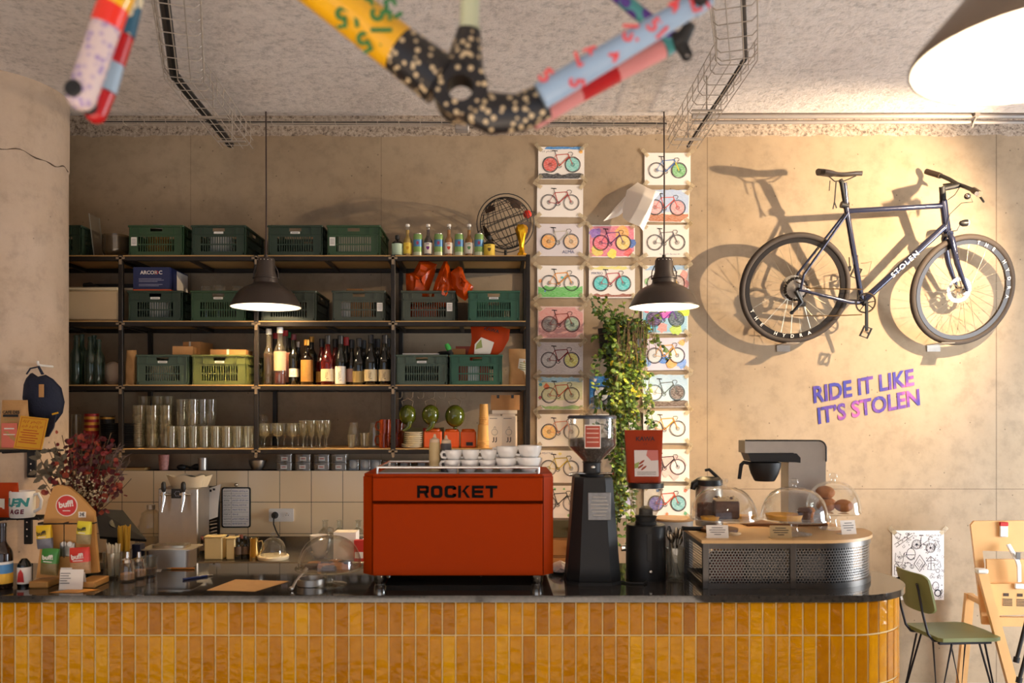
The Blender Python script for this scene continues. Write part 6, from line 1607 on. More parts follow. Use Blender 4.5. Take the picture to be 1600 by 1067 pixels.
for x, z in ((-.03, .30), (.24, .25)): cc(x, z, .030); cc(x, z, .024, .0016); cc(x, z, .005); [dd([(x, z), (x + .085 * math.cos(a), z + .062 * math.sin(a))], .0012) for a in [i * PI / 5 for i in range(10)]]
dd([(-.03, .30), (.04, .28), (.2, .36), (.24, .25)]); dd([(.04, .28), (.06, .42)]); dd([(0.02, .43), (.1, .43)], .006); dd([(.2, .36), (.22, .42), (.27, .41)])
dd([(-.46, .30), (-.12, .46), (-.1, .43), (-.43, .26)], cl=True); dd([(-.4, .33), (-.36, .29)])            # pencil
dd([(-.45, .05), (-.44, .18), (-.38, .1), (-.36, .2), (-.31, .1), (-.27, .18), (-.30, .04), (-.45, .05)]); dd([(-.44, .03), (-.36, -.02), (-.30, .03)])
dd(circ(-.14, .16, .085)); dd([(-.24, .15), (-.05, .15)]); dd([(-.22, .12), (-.14, .08), (-.06, .12)]); dd([(-.14, .25), (-.12, .29)])
dd([(-.08, .02), (.03, .15), (.14, .03), (.03, -.09)], .005, True); dd([(-.03, .02), (.03, .09), (.09, .03), (.03, -.04)], .0026, True)   # slanted block
dd([(.16, .06), (.24, .13), (.34, .07)], .004); dd([(.16, .06), (.34, .07)]); dd([(.25, .1), (.25, -.07)]); dd([(.18, -.06), (.33, -.07), (.31, .03), (.2, .03)], cl=True)
dd([(-.46, -.14), (-.46, 0), (-.42, .04), (-.38, 0), (-.38, -.14)], cl=True); dd([(-.46, -.02), (-.38, -.02)])
dd(circ(-.2, -.04, .08, 14, 0, PI)); cc(-.28, -.02, .012); cc(-.12, -.02, .012)
cc(.38, -.08, .012); dd([(.36, .0), (.42, .06), (.44, -.02)]); dd([(.36, -.16), (.44, -.2), (.4, -.12)]); dd(circ(.34, -.30, .06)); cc(.38, -.40, .02, .006)
dd([(-.40, -.40), (-.3, -.42), (-.2, -.40), (-.10, -.43)], .008); dd([(-.4, -.43), (-.2, -.44)], .003)
dd([(.36, .36), (.42, .28), (.38, .22)]); dd([(-.46, .44), (-.40, .47), (-.34, .44), (-.36, .39), (-.43, .39)], cl=True)
for k in range(120):
 x, z = rd.uniform(-.46, .46), rd.uniform(-.47, .47)
 kd = k % 4
 if kd == 0: cc(x, z, rd.uniform(.002, .006), .002)
 elif kd == 1: dd([(x, z), (x + .02, z + .015), (x + .04, z - .01), (x + .06, z + .01)], .0024)
 elif kd == 2: dd([(x - .02, z), (x + .02, z)], .002); dd([(x, z - .015), (x, z + .015)], .002)
 else: dd([(x, z), (x + .03, z + .03), (x + .05, z), (x + .02, z - .02)], .0022, True)
for tx, x, z in (('OK', -.2, .45),): mb.text(tx, .022, BI, euler(loc=(x * w, -.0014, z * h)))
mb.scrawl(w * .15, w * .4, h * .43, .014, BI, y=-.0014); mb.obj('doodle_print', parent=t, smooth=False)
for sx in (-1, 1):
 MB().box((0, 0, 0), (.06, .0008, .028), TAPE, euler(ry=R(-45 * sx))).obj('tape', parent=t, loc=(sx * w * .5, -.001, h * .5))
# ------------------------------------------------------------------ on the tiled splashback
D = SPY - 0.001
w, h = X(392, D) - X(347, D), Z(761, D) - Z(824, D)
t = thing('whiteboard', 'small whiteboard with a black frame and a handwritten list, hung on the white tiles', 'whiteboard', P(369.5, 792.5, D))
mb = MB(); mb.prism(rrect(w, h, .014), .010, BLACK, UP); mb.prism(rrect(w - .016, h - .016, .01), .002, WHITE, UP, z0=.0095)
mb.obj('board', parent=t)
mb = MB(); rr = random.Random(9); GL = mat('grid_grey', (120, 116, 118), .7); BLU = mat('blue_marker', (50, 66, 150), .7)
for k in range(1, 8): mb.box((0, -.0122, h * (.46 - k * .115)), (w * .86, .0006, .0012), GL)
mb.box((-w * .16, -.0122, 0), (.0012, .0006, h * .9), GL)
for k in range(8):
 z = h * (.405 - k * .115)
 mb.scrawl(-w * .42, -w * .2, z, .011, INK, y=-.0126, seed=k); mb.scrawl(-w * .12, w * (.40, .44, .43, .36, .34, .06, .44, .36)[k], z, .012, BLU, y=-.0126, seed=k + 20)
mb.obj('handwriting', parent=t, smooth=False)
MB().ball((0, -.008, h * .56), .012, CHROME, 12, 8).obj('hook', parent=t)
D = SPY - 0.002
t = thing('double_socket', 'white double wall socket with one black plug, on the tiles right of the whiteboard', 'socket', P(440, 804.5, D))
w, h = .155, .082
mb = MB(); mb.prism(rrect(w, h, .008), .010, WHITE, UP)
for sx in (-.038, .038): mb.tube([(sx, -.0105, 0), (sx, -.0125, 0)], .023, WHITE, 24)
for a in (-.007, .007): mb.tube([(.038 + a, -.0128, 0), (.038 + a, -.0135, 0)], .0028, BLACK, 8)
mb.tube([(.038, -.0128, .012), (.038, -.018, .012)], .0026, CHROME, 8)
mb.obj('plate', parent=t)
mb = MB(); mb.tube([(-.038, -.012, 0), (-.038, -.03, 0), (-.038, -.05, -.004)], [.022, .02, .012], MATTE_BLACK, 20); mb.obj('plug', parent=t)
mb = MB(); mb.tube([(-.038, -.045, -.004), (-.036, -.055, -.05), (-.02, -.06, -.09), (.0, -.065, -.125), (.012, -.08, -.17), (.016, -.09, -.20)], .0042, CABLE, 8); mb.obj('cable', parent=t)
t = thing('wall_socket', 'single white socket on the tiles just behind the dried flowers', 'socket', P(161, 776, D))
mb = MB(); mb.prism(rrect(.075, .075, .01), .012, WHITE, UP); mb.tube([(0, -.012, 0), (0, -.014, 0)], .022, WHITE, 20); mb.obj('plate', parent=t)
MB().tube([(0, -.0142, 0), (0, -.0150, 0)], .012, BLACK, 16).obj('hole', parent=t)
# ------------------------------------------------------------------ on the back counter
BZ = BC
# beer tap tower
D = 4.86
x0, x1 = X(247, D), X(309, D); w = x1 - x0
t = thing('beer_tap_tower', 'steel beer tap tower with two chrome taps and black handles', 'beer tap', ((x0 + x1) / 2, D, BZ))
hh = Z(763, D) - BZ
mb = MB(); mb.box((0, .10, hh / 2), (w, .2, hh), BRUSHED, bev=.006); mb.obj('tower_body', parent=t)
for sx in (-.062, .052):
 zt_ = hh - .03
 mb = MB(); mb.tube([(sx, 0, zt_), (sx, -.06, zt_)], .012, CHROME, 14); mb.tube([(sx, -.05, zt_ + .012), (sx, -.055, zt_ - .03), (sx - .004, -.075, zt_ - .10)], [.012, .013, .006], CHROME, 12)
 mb.tube([(sx - .03, -.03, zt_ - .002), (sx + .035, -.03, zt_ - .002)], .008, CHROME, 10); ta = mb.obj('tap', parent=t)
 mb = MB(); mb.tube([(sx, -.052, zt_ + .015), (sx, -.055, zt_ + .03), (sx, -.055, zt_ + .062), (sx, -.052, zt_ + .072)], [.008, .014, .013, .008], BLACK, 14); mb.obj('tap_handle', parent=ta)
mb = MB(); mb.box((0.0, -.004, hh - .03), (.075, .006, .055), BLACK, bev=.002)
mb.stroke([(math.cos(a) * .016 * (1 + .2 * math.cos(6 * a)), hh - .03 + math.sin(a) * .014 * (1 + .2 * math.cos(6 * a))) for a in [i * PI / 18 for i in range(36)]], .002, mat('pale_print', (150, 150, 170), .7), y=-.0076, closed=True)
mb.obj('badge', parent=t)
t2z = BZ + hh
mb = MB(); rr = random.Random(2)
def fn(u, v): a = 2 * PI * u; r_ = 1 + .1 * math.sin(5 * a) + .05 * math.sin(9 * a); return (.115 * r_ * math.cos(a) * (.85 + .25 * v), .075 * math.sin(a) * (.85 + .2 * v), .07 * v + .006 * math.sin(7 * a) * v)
mb.sheet(fn, 40, 5, mat('crinkled_bag', (206, 190, 160), .6)); mb.add([fn(i / 40, 0) for i in range(40)], [tuple(range(40))], mat('crinkled_bag', (206, 190, 160), .6))
tb = thing('open_paper_bag', 'open crinkled bag holding dark utensils on top of the tap tower', 'bag', ((x0 + x1) / 2 + .03, D + .09, t2z))
mb.obj('bag', parent=tb)
mb = MB(); mb.ball((0, -.01, .035), .06, BLACK, sc=(1.2, .8, .6)); mb.tube([(-.05, -.05, .05), (.03, -.06, .03)], .008, BRUSHED, 8); mb.tube([(-.03, -.055, .062), (.01, -.06, .052)], .006, CERAMIC, 8); mb.obj('utensils', parent=tb)
# wall rack with a note, right of the tower
D = 5.14
t = thing('knife_rack', 'dark rack of steel bars with a paper note, right of the tap tower', 'rack', (X(326, D), D, BZ))
hh2 = Z(760, D) - BZ
mb = MB()
for k in range(16): mb.tube([(-.055, -.02 + .01 * math.sin(k), .07 + k * .021), (0, -.03, .064 + k * .021 + .004 * math.sin(k * 2)), (.055, -.01, .075 + k * .021)], .007, STEELTOP, 8)
mb.box((0, .02, hh2 / 2), (.125, .012, hh2), STEEL_BLK); mb.obj('bars', parent=t)
mb = MB(); mb.tube([(-.035, -.01, hh2 - .02), (-.035, -.01, hh2 + .05), (-.02, -.01, hh2 + .06)], [.014, .015, .008], BLACK, 10); mb.obj('black_handle', parent=t)
mb = MB(); mb.sheet(lambda u, v: (.0 + u * .085 + .02 * (v - .5), -.055 - .012 * math.sin(v * PI), hh2 - .21 + v * .20 + u * .03), 4, 8, PAPER)
mb.box((.035, -.066, hh2 - .02), (.012, .001, .014), INK); mb.box((.055, -.066, hh2 - .012), (.014, .001, .012), INK); mb.obj('note', parent=t)
# big clear bottle left of the tower
D = 4.98
t = thing('clear_jug', 'big ribbed clear bottle half hidden left of the tap tower', 'bottle', (X(236, D), D, BZ))
hq = Z(790, D) - BZ
mb = MB(); pr = [(0, .004), (.068, 0), (.075, .01)] + [(.075 - .004 * (k % 2) - max(0, k - 8) * .005, .02 + k * hq * .065) for k in range(13)] + [(.022, hq * .93), (.022, hq), (.016, hq), (.018, hq * .9)]
mb.lathe(pr, GLASS, 24); mb.obj('bottle_body', parent=t); MB().lathe([(.024, hq - .02), (.024, hq + .006), (0, hq + .006)], BRUSHED, 16).obj('cap', parent=t)
# point of sale screen
D = 4.2
t = thing('till_screen', 'black tilted till screen behind the straw cups', 'screen', (X(186, 3.66), 3.66, CT))
D = 3.66
qs = [P(150, 795, D + .06), P(192, 797, D + .10), P(229, 843, D - .02), P(156, 838, D - .06)]
qs = [p - t.location for p in qs]
nrm = (qs[1] - qs[0]).cross(qs[3] - qs[0]).normalized() * .014
mb = MB(); mb.add(qs + [p + nrm for p in qs], [(0, 1, 2, 3), (7, 6, 5, 4), (0, 4, 5, 1), (1, 5, 6, 2), (2, 6, 7, 3), (3, 7, 4, 0)], BLACK); mb.obj('screen', parent=t)
cq = sum(qs, Vector()) / 4
mb = MB(); mb.tube([cq, (cq.x - .03, .05, cq.z - .06), (cq.x - .03, .06, .01)], [.03, .025, .03], BLACK, 14); mb.prism(rrect(.19, .16, .02), .012, BLACK, euler(loc=(cq.x - .03, .05, 0))); mb.obj('stand', parent=t)
# syrup bottles and cream jugs
CJ = mat('cream_box_plastic', (214, 192, 140), .5, var=.05)
for i, (a, b, top, m, nm) in enumerate(((319, 347, 838, CJ, 'wider cream plastic caddy right of the steel pan'), (353, 367, 840, CJ, 'narrow cream plastic caddy right of the wider one'))):
 D = 4.77; h = Z(top, D) - BZ; w = X(b, D) - X(a, D)
 t = thing('plastic_caddy', nm, 'caddy', (X((a + b) / 2, D), D, BZ))
 MB().box((0, .04, h / 2 - .004), (w, .08, h - .008), m, bev=.005).obj('caddy_body', parent=t)
 MB().box((0, .04, h - .004), (w + .006, .086, .008), m, bev=.002).obj('lid', parent=t)
for i, (px, D, top) in enumerate(((315, 4.92, 838), (324, 4.95, 836), (336, 4.95, 836), (346, 4.92, 835), (355, 4.95, 836), (370, 4.92, 836), (377, 4.86, 836), (383, 4.80, 838), (372, 4.79, 841))):
 h = Z(top, D) - BZ
 bottle('syrup_bottle', ('dark syrup bottle right behind the steel pan', 'second dark syrup bottle behind the cream caddies', 'third dark syrup bottle behind the cream caddies', 'dark syrup bottle behind the caddy gap', 'dark syrup bottle behind the narrow caddy', 'dark syrup bottle in the back right of the narrow caddy', 'tallest dark syrup bottle in the middle of the right cluster', 'dark syrup bottle at the right end of the cluster', 'dark syrup bottle in front, touching the narrow caddy')[i], px, D, BZ, .024, h, .009, .05, GLASS_DK, capm=mat('rust_cap', (96, 40, 26), .5) if i % 3 == 0 else BLK, capl=.02, group='dark syrup bottles on the back counter', lab=(.03, .075, mat('dim_label', (90, 70, 56), .6)))
t = thing('metal_jug', 'small brass toned milk jug left of the cheese dome', 'jug', (X(397, 4.8), 4.8, BZ))
MB().lathe([(0, 0), (.03, 0), (.032, .03), (.026, .095), (.028, .12), (.026, .12), (.024, .095), (.03, .03), (0, .004)], mat('brass_metal', (200, 170, 110), .2, 1.0), 24).obj('jug_body', parent=t)
MB().tube([(.026, 0, .1), (.045, 0, .105), (.056, 0, .06), (.03, 0, .03)], .005, mat('brass_metal', (200, 170, 110), .2, 1.0), 8).obj('handle', parent=t)
def dome(r, h, m=GLASS):
 mb = MB(); pr = [(r * 1.02, 0), (r * 1.02, .004), (r, .006)] + [(r * math.cos(R(8 + k * 8)) ** .8 if k < 10 else .012, .006 + (h - .006) * math.sin(R(8 + k * 8))) for k in range(11)]
 mb.lathe(pr, m, 40); mb.lathe([(0, h - .002), (.009, h), (.009, h + .008), (.018, h + .018), (.016, h + .030), (0, h + .035)], m, 18); return mb
D = 4.8
t = thing('cheese_dome', 'small glass dome on a cream round base by the socket', 'dome', (X(427, D), D, BZ))
MB().lathe([(0, 0), (.085, 0), (.089, .006), (.089, .018), (.083, .024), (0, .024)], CREAM, 36).obj('base', parent=t)
dome(.074, .098).obj('glass_dome', parent=t, loc=(0, 0, .0245))
# decanters and boxes left of the machine
for i, px in enumerate((508, 531, 560)):
 D = 5.08; t = thing('glass_decanter', ('left round glass decanter behind the cake dome', 'second round glass decanter behind the cake dome', 'round glass decanter closest to the espresso machine')[i], 'decanter', (X(px, D), D, BZ + .0))
 hh3 = Z(813, D) - BZ
 MB().lathe([(0, .003), (.05, 0), (.055, .02), (.056, hh3 * .42), (.05, hh3 * .56), (.03, hh3 * .68), (.016, hh3 * .76), (.015, hh3 * .97), (.019, hh3), (.016, hh3), (.012, hh3 * .78), (.045, hh3 * .55), (.05, .02)], GLASS, 28).obj('decanter_body', parent=t)
 MB().lathe([(.0195, hh3 - .004), (.0205, hh3), (.017, hh3 + .002)], GLASS, 20).obj('rim', parent=t)
carton('white_box', 'white cardboard box behind the cake dome', 521, 556, BZ, Z(832, 4.76) - BZ, .12, 4.76, PAPER)
carton('red_carton', 'red and white carton wedged between the white box and the espresso machine', 553, 569, BZ, Z(838, 4.74) - BZ - .02, .05, 4.72, mat('red_carton', (190, 40, 36), .5), extra=lambda mb, w, h, d: mb.box((0, -.0005, h * .3), (w * .8, .001, h * .3), PAPER))
bowl(499, 4.84, BZ, .052, .035, CERAMIC, 'white bowl stacked behind the top of the cake dome'); bowl(499, 4.84, BZ + .012, .056, .12, CERAMIC, 'deep white bowl behind the top of the cake dome')
# ------------------------------------------------------------------ bar counter, left part
# steel gastro pan at the back edge
D = 3.80
t = thing('steel_pan', 'rectangular steel pan at the back edge of the bar, before the tap tower', 'pan', (X(275, D), D - .05, CT))
w = X(309, D) - X(243, D); hp = Z(853, D) - CT
mb = MB(); mb.prism(rrect(w, .12, .02), hp, BRUSHED); mb.obj('pan_body', parent=t)
MB().prism(rrect(w + .045, .16, .02), .004, BRUSHED, z0=hp).obj('rim', parent=t)
MB().prism(rrect(w * .8, .09, .02), .012, mat('pan_lid_steel', (210, 200, 180), .25, 1.0), z0=hp + .004).obj('lid', parent=t)
# wooden snack stand
D = 3.36
t = thing('wooden_snack_stand', 'sail shaped wooden stand with a round red sticker and hanging snack packs', 'stand', (X(108, D), D, CT))
def sp_(px, py, y=0): return (X(px, D) - X(108, D), Z(py, D) - CT)
mb = MB(); outl = [sp_(*p) for p in ((60, 902), (66, 860), (73, 806), (80, 778), (87, 760), (94, 757), (110, 760), (128, 775), (150, 799), (152, 840), (157, 893))]
SW = mat('stand_wood', (196, 142, 74), .5, var=.14, scale=7)
mb.prism(outl, .018, SW, UP); mb.obj('board', parent=t)
for px, nm in ((73, 'a'), (145, 'b')):
 MB().box((X(px, D) - X(108, D), -.03 + .03, .013), (.075, .13, .026), SW, bev=.004).obj('foot', parent=t)
def zb(py): return Z(py, D) - CT
def xb(px): return X(px, D) - X(108, D)
mb = MB(); mb.tube([(xb(108), -.0185, zb(789)), (xb(108), -.0200, zb(789))], .0435, PAPER, 32); mb.tube([(xb(108), -.0200, zb(789)), (xb(108), -.0208, zb(789))], .040, mat('sticker_red', (200, 44, 40), .5), 32)
mb.text('buff!', .034, PAPER, euler(loc=(xb(107.5), -.0215, zb(787)), ry=R(-8)), bold=.0012); mb.box((xb(108), -.0212, zb(797)), (.03, .0006, .003), PAPER)
mb.obj('round_sticker', parent=t, label='round red sticker with white lettering')
mb = MB(); mb.box((xb(132), -.0190, zb(803)), (.030, .001, .023), PAPER); mb.text('3\u20ac', .019, INK, euler(loc=(xb(132), -.0200, zb(803))), bold=.0005); mb.obj('price_label', parent=t)
mb = MB(); mb.tube([(xb(70), -.05, zb(816)), (xb(156), -.05, zb(815))], .003, STEEL_BLK, 8)
for px in (71, 110, 155): mb.tube([(xb(px), -.018, zb(815)), (xb(px), -.052, zb(815))], .003, STEEL_BLK, 8)
mb.tube([(xb(110), -.05, zb(816)), (xb(110), -.05, zb(868))], .002, STEEL_BLK, 6); mb.obj('hook_rods', parent=t)
mb = MB(); mb.box((xb(110), -.024, zb(857)), (.06, .006, .055), BRUSHED, bev=.002); mb.tube([(xb(106), -.028, zb(848)), (xb(106), -.034, zb(848))], .01, WHITE, 12); mb.tube([(xb(115), -.028, zb(848)), (xb(115), -.034, zb(848))], .01, WHITE, 12); mb.obj('clip_plate', parent=t)
def snack(px0, px1, py0, py1, col, low, label, rz, txt='buff!'):
 w = X(px1, D) - X(px0, D); h = Z(py0, D) - Z(py1, D)
 s = thing('snack_pack', label, 'snack pack', (X((px0 + px1) / 2, D), D - .065, Z(py1, D)), rot=(0, rz, 0))
 m = mat('pack_%d_%d_%d' % col, col, .35); m2 = mat('pack_%d_%d_%d' % low, low, .4, var=.35, scale=120)
 def fn(u, v):
  a = 2 * PI * u; k = math.sin(v * PI) ** .5
  cx = max(-1, min(1, 1.2 * math.cos(a)))
  return (cx * w / 2 * (1 - .04 * k), math.sin(a) * (.003 + .014 * k), v * h)
 mb = MB(); mb.sheet(lambda u, v: fn(u, v * .45), 24, 5, m2); mb.sheet(lambda u, v: fn(u, .45 + v * .55), 24, 6, m)
 mb.add([fn(i / 24, 0) for i in range(24)], [tuple(range(24))], m2); mb.add([fn(i / 24, 1) for i in range(24)], [tuple(range(24))], m)
 mb.obj('packet', parent=s, angle=60)
 mb = MB(); mb.text(txt, w * .36, INK if col[0] > 210 and col[1] > 150 else PAPER, euler(loc=(0, -.0225, h * .68), ry=R(-6)), bold=.0008); mb.box((0, -.0205, h * .52), (w * .5, .0006, .003), PAPER); mb.obj('lettering', parent=s, smooth=False)
snack(73, 96, 817, 853, (232, 190, 30), (110, 110, 120), 'yellow topped snack pack hanging at the left of the wooden stand', R(-4))
snack(132, 153, 811, 846, (226, 206, 50), (150, 130, 90), 'yellow snack pack hanging at the right of the wooden stand', R(4))
snack(77, 103, 852, 893, (60, 130, 50), (120, 100, 60), 'green snack pack at the lower left of the wooden stand', R(5))
snack(124, 154, 851, 891, (214, 58, 44), (170, 130, 90), 'red snack pack at the lower right of the wooden stand', R(-3))
D = 3.27
t = thing('info_card', 'small white card with grey print standing before the wooden stand', 'card', (X(110.5, D), D, CT))
w, h = X(129, D) - X(92, D), Z(890, D) - CT
mb = MB(); mb.box((0, 0, h / 2), (w, .0012, h), PAPER, euler(rx=R(-8)))
mb.box((0, .03, h / 2), (w, .0012, h), PAPER, euler(rx=R(14), loc=(0, .004, 0)))
mb.obj('card', parent=t)
mb = MB()
for k, ln in enumerate((.42, .36, .44, .3, .4)): mb.box((-w * .47 + w * ln / 2, -.0012, h * (.8 - k * .12)), (w * ln, .0006, .0035), mat('grey_print', (120, 116, 112), .8), euler(rx=R(-8)))
mb.obj('print', parent=t)
t = mb = MB(); mb.add([(X(a, d_), d_, CT + .0012) for a, d_ in ((77, 3.21), (118, 3.30), (157, 3.265), (122, 3.205))], [(0, 3, 2, 1)], mat('ochre_leaflet', (214, 150, 66), .6)); mb.add([(X(a, d_), d_, CT + .0004) for a, d_ in ((77, 3.21), (118, 3.30), (157, 3.265), (122, 3.205))], [(0, 1, 2, 3)], mat('ochre_leaflet', (214, 150, 66), .6)); mb.obj('leaflet', label='ochre leaflet lying on the counter in front of the wooden stand', cat='leaflet', smooth=False)
def flat_paper(pts, label, m, name='paper'):
 top = [];
 for px, py in pts:
  d_ = F * (EYE - CT - .0012) / (py - HY); top.append((X(px, d_), d_, CT + .0014))
 n = len(top); mb = MB(); mb.add(top + [(a, b, CT + .0004) for a, b, c_ in top], [tuple(range(n)), tuple(range(2 * n - 1, n - 1, -1))] + [(i, n + i, n + (i + 1) % n, (i + 1) % n) for i in range(n)], m)
 mb.obj(name, label=label, cat='paper', smooth=False)
flat_paper([(323, 922), (398, 924), (452, 908), (368, 905)], 'kraft paper sheet lying on the bar left of the cake dome', KRAFT)
flat_paper([(240, 888), (254, 888), (251, 893), (239, 893)], 'small white slip behind the glass pourers', PAPER)
def pen(px0, py0, px1, py1, label, m, r=.0045, name='pen'):
 d0 = F * (EYE - CT - r) / (py0 - HY); d1 = F * (EYE - CT - r) / (py1 - HY)
 a, b = Vector((X(px0, d0), d0, CT + r)), Vector((X(px1, d1), d1, CT + r))
 t = thing(name, label, name, a); v = b - a
 MB().tube([(0, 0, 0), v * .8], r, m, 10).obj('barrel', parent=t)
 MB().tube([v * .8, v * .93, v], [r, r * .7, .0006], BEECH if name == 'pencil' else BRUSHED, 10).obj('tip', parent=t)
pen(286, 905, 333, 898, 'dark blue pen lying slanted on the bar', mat('blue_pen', (40, 56, 110), .4))
pen(304, 888, 259, 888, 'orange wooden pencil lying on the bar', mat('orange_pencil', (206, 130, 50), .45), name='pencil')
# straws
def straws(px, D, r, h, n, m, label, gm, sl, seed, hr):
 t = thing('straw_cup', label, 'cup', (X(px, D), D, CT)); rr = random.Random(seed)
 MB().lathe([(0, .003), (r * .9, 0), (r, .006), (r * 1.08, h), (r * 1.03, h), (r * .95, .01), (0, .008)], gm, 24).obj('cup', parent=t)
 for i in range(n):
  a = rr.uniform(0, 2 * PI); q_ = rr.uniform(.2, .85) * r; lx, ly = rr.uniform(-.6, .6) * r, rr.uniform(-.5, .5) * r
  MB().tube([(math.cos(a) * q_ * .8, math.sin(a) * q_ * .8, .012), (math.cos(a) * q_ + lx * .5, math.sin(a) * q_ + ly * .5, sl * rr.uniform(.94, 1.02))], .0028, m, 6).obj('straw', parent=t)
straws(176, 3.50, .036, .11, 20, mat('white_straw', (220, 212, 190), .5), 'glass packed with pale straws in front of the till screen', GLASS, .145, 1, 0)
straws(193, 3.60, .034, .10, 22, mat('yellow_straw', (206, 160, 50), .5), 'glass of taller yellow straws behind the pale ones', GLASS, .205, 2, 0)
carton('navy_box', 'small navy box behind the sugar pourers', 206, 219, CT, .115, .05, 3.66, mat('navy_box', (28, 34, 62), .5))
SUG = mat('brown_sugar', (206, 150, 96), .8, var=.2, scale=200, bump=.4)
for i, (px, D, top) in enumerate(((199, 3.44, 862), (217, 3.51, 862))):
 h = Z(top, D) - CT
 t = thing('sugar_pourer', ('front glass sugar pourer with a steel spout', 'rear glass sugar pourer with a steel spout, beside the spice jar')[i], 'sugar pourer', (X(px, D), D, CT))
 MB().lathe([(0, .004), (.031, 0), (.034, .006), (.030, h * .45), (.022, h * .66), (.021, h * .68), (.018, h * .66), (.027, h * .45), (.03, .008), (0, .008)], GLASS, 24).obj('jar', parent=t)
 MB().lathe([(0, .008), (.028, .008), (.0275, .032), (0, .038)], SUG, 20).obj('sugar', parent=t)
 MB().lathe([(.023, h * .64), (.023, h * .74), (.009, h * .79), (.007, h), (.005, h)], CHROME, 20).obj('spout', parent=t)
t = thing('spice_jar', 'small open glass jar right of the sugar pourers', 'jar', (X(234, 3.56), 3.56, CT))
MB().lathe([(0, .003), (.026, 0), (.03, .03), (.03, .07), (.033, .082), (.03, .082), (.027, .068), (.025, .01)], GLASS, 22).obj('jar', parent=t)
MB().lathe([(0, .008), (.024, .008), (.026, .03), (0, .034)], mat('dark_spice', (90, 60, 36), .9, var=.4, scale=150), 18).obj('contents', parent=t)
# bottles at the far left
D = 3.30
t = thing('beer_bottle', 'brown beer bottle with a blue and yellow label at the left edge', 'bottle', (X(4, D), D, CT))
hb_ = Z(815, D) - CT
MB().lathe(bottle_prof(.037, hb_, .0135, .085, .25), mat('brown_bottle', (38, 20, 10), .1, coat=.5), 28).obj('glass_body', parent=t)
mb = MB(); mb.lathe([(.0375, .022), (.0375, .062)], mat('label_yellow', (226, 170, 40), .5, var=.25, scale=40), 28); mb.lathe([(.0376, .062), (.0376, .098)], mat('label_blue', (70, 130, 180), .5, var=.25, scale=40), 28); mb.lathe([(.0377, .098), (.0377, .108)], PAPER, 28); mb.obj('paper_label', parent=t)
D = 3.34
t = thing('small_bottle', 'little dark bottle with a red label and cork, right of the beer bottle', 'bottle', (X(38, D), D, CT))
hb_ = Z(876, D) - CT
MB().lathe([(0, 0), (.025, 0), (.026, .01), (.026, .085), (.018, .10), (.010, .11), (.010, hb_ - .004), (0, hb_ - .004)], GLASS_DK, 24).obj('glass_body', parent=t)
MB().lathe([(.0105, hb_ - .012), (.0105, hb_ + .006), (0, hb_ + .006)], BEECH, 14).obj('cork', parent=t)
mb = MB(); mb.lathe([(.0266, .012), (.0266, .078)], PAPER, 28); mb.poly([(-.014, .02), (.014, .02), (.010, .055), (0, .072), (-.010, .055)], mat('sticker_red', (200, 44, 40), .5), y=-.0272); mb.obj('paper_label', parent=t)
# glass cake dome on a foot
PAST = mat('baked_pastry', (176, 110, 50), .7, var=.3, scale=40, bump=.5, bscale=50); DARKP = mat('dark_cookie', (70, 42, 26), .75, var=.3, scale=50, bump=.5, bscale=60)
def stand(px, D, base, foot_h, pr, label, gm=GLASS, footr=.07):
 t = thing('cake_stand', label, 'cake stand', (X(px, D), D, base))
 mb = MB(); mb.lathe([(0, .004), (footr, 0), (footr, .004), (.018, .012), (.012, foot_h * .5), (.02, foot_h - .008), (pr * .9, foot_h - .004), (pr, foot_h + .002), (pr, foot_h + .006), (0, foot_h + .002)], gm, 44); mb.obj('foot_plate', parent=t)
 return t
D = 3.36
GPL = glassmat('cake_plate_glass', (232, 228, 214), body=.14, bodycol=(220, 205, 170))
t = stand(515, D, CT, .066, .138, 'glass cake stand with a domed lid on the bar left of the espresso machine', GPL)
dome(.126, .126).obj('glass_dome', parent=t, loc=(0, 0, .0735))
rr = random.Random(8); pz_ = CT + .07
for i in range(9):
 a = i * 2 * PI / 9; q_ = .07 if i % 3 else .03
 mb = MB(); mb.lathe([(0, 0), (.03, 0), (.033, .008), (.026, .018), (0, .021)], DARKP if i % 2 else PAST, 16)
 mb.obj('cookie', loc=(X(515, D) + math.cos(a) * q_, D + math.sin(a) * q_, pz_ + (.0 if i % 3 else .0)), label=('dark' if i % 2 else 'golden') + ' cookie lying under the glass dome left of the espresso machine', cat='cookie', group=('dark' if i % 2 else 'golden') + ' cookies under the dome')
mb = MB(); mb.lathe([(.05, 0), (.058, .002), (.058, .028), (.052, .028), (.048, .004)], BRUSHED, 28); mb.obj('steel_ring', loc=(X(484, 3.33), 3.36, CT), label='low steel ring dish under the rim of the left cake stand', cat='dish')
t = thing('tongs', 'steel serving tongs leaning on the bar at the left of the cake stand', 'tongs', (X(462, 3.27), 3.25, CT + .004))
for s in (-1, 1): MB().tube([(-.012, -.0, .0 + s * .0), (.0, .02 + s * .004, .03), (.036, .05 + s * .012, .075)], [.008, .006, .010], BRUSHED, 8, flat=(1, .35)).obj('arm', parent=t)
MB().tube([(-.016, -.004, .002), (-.010, .002, .006)], .009, BRUSHED, 10).obj('joint', parent=t)
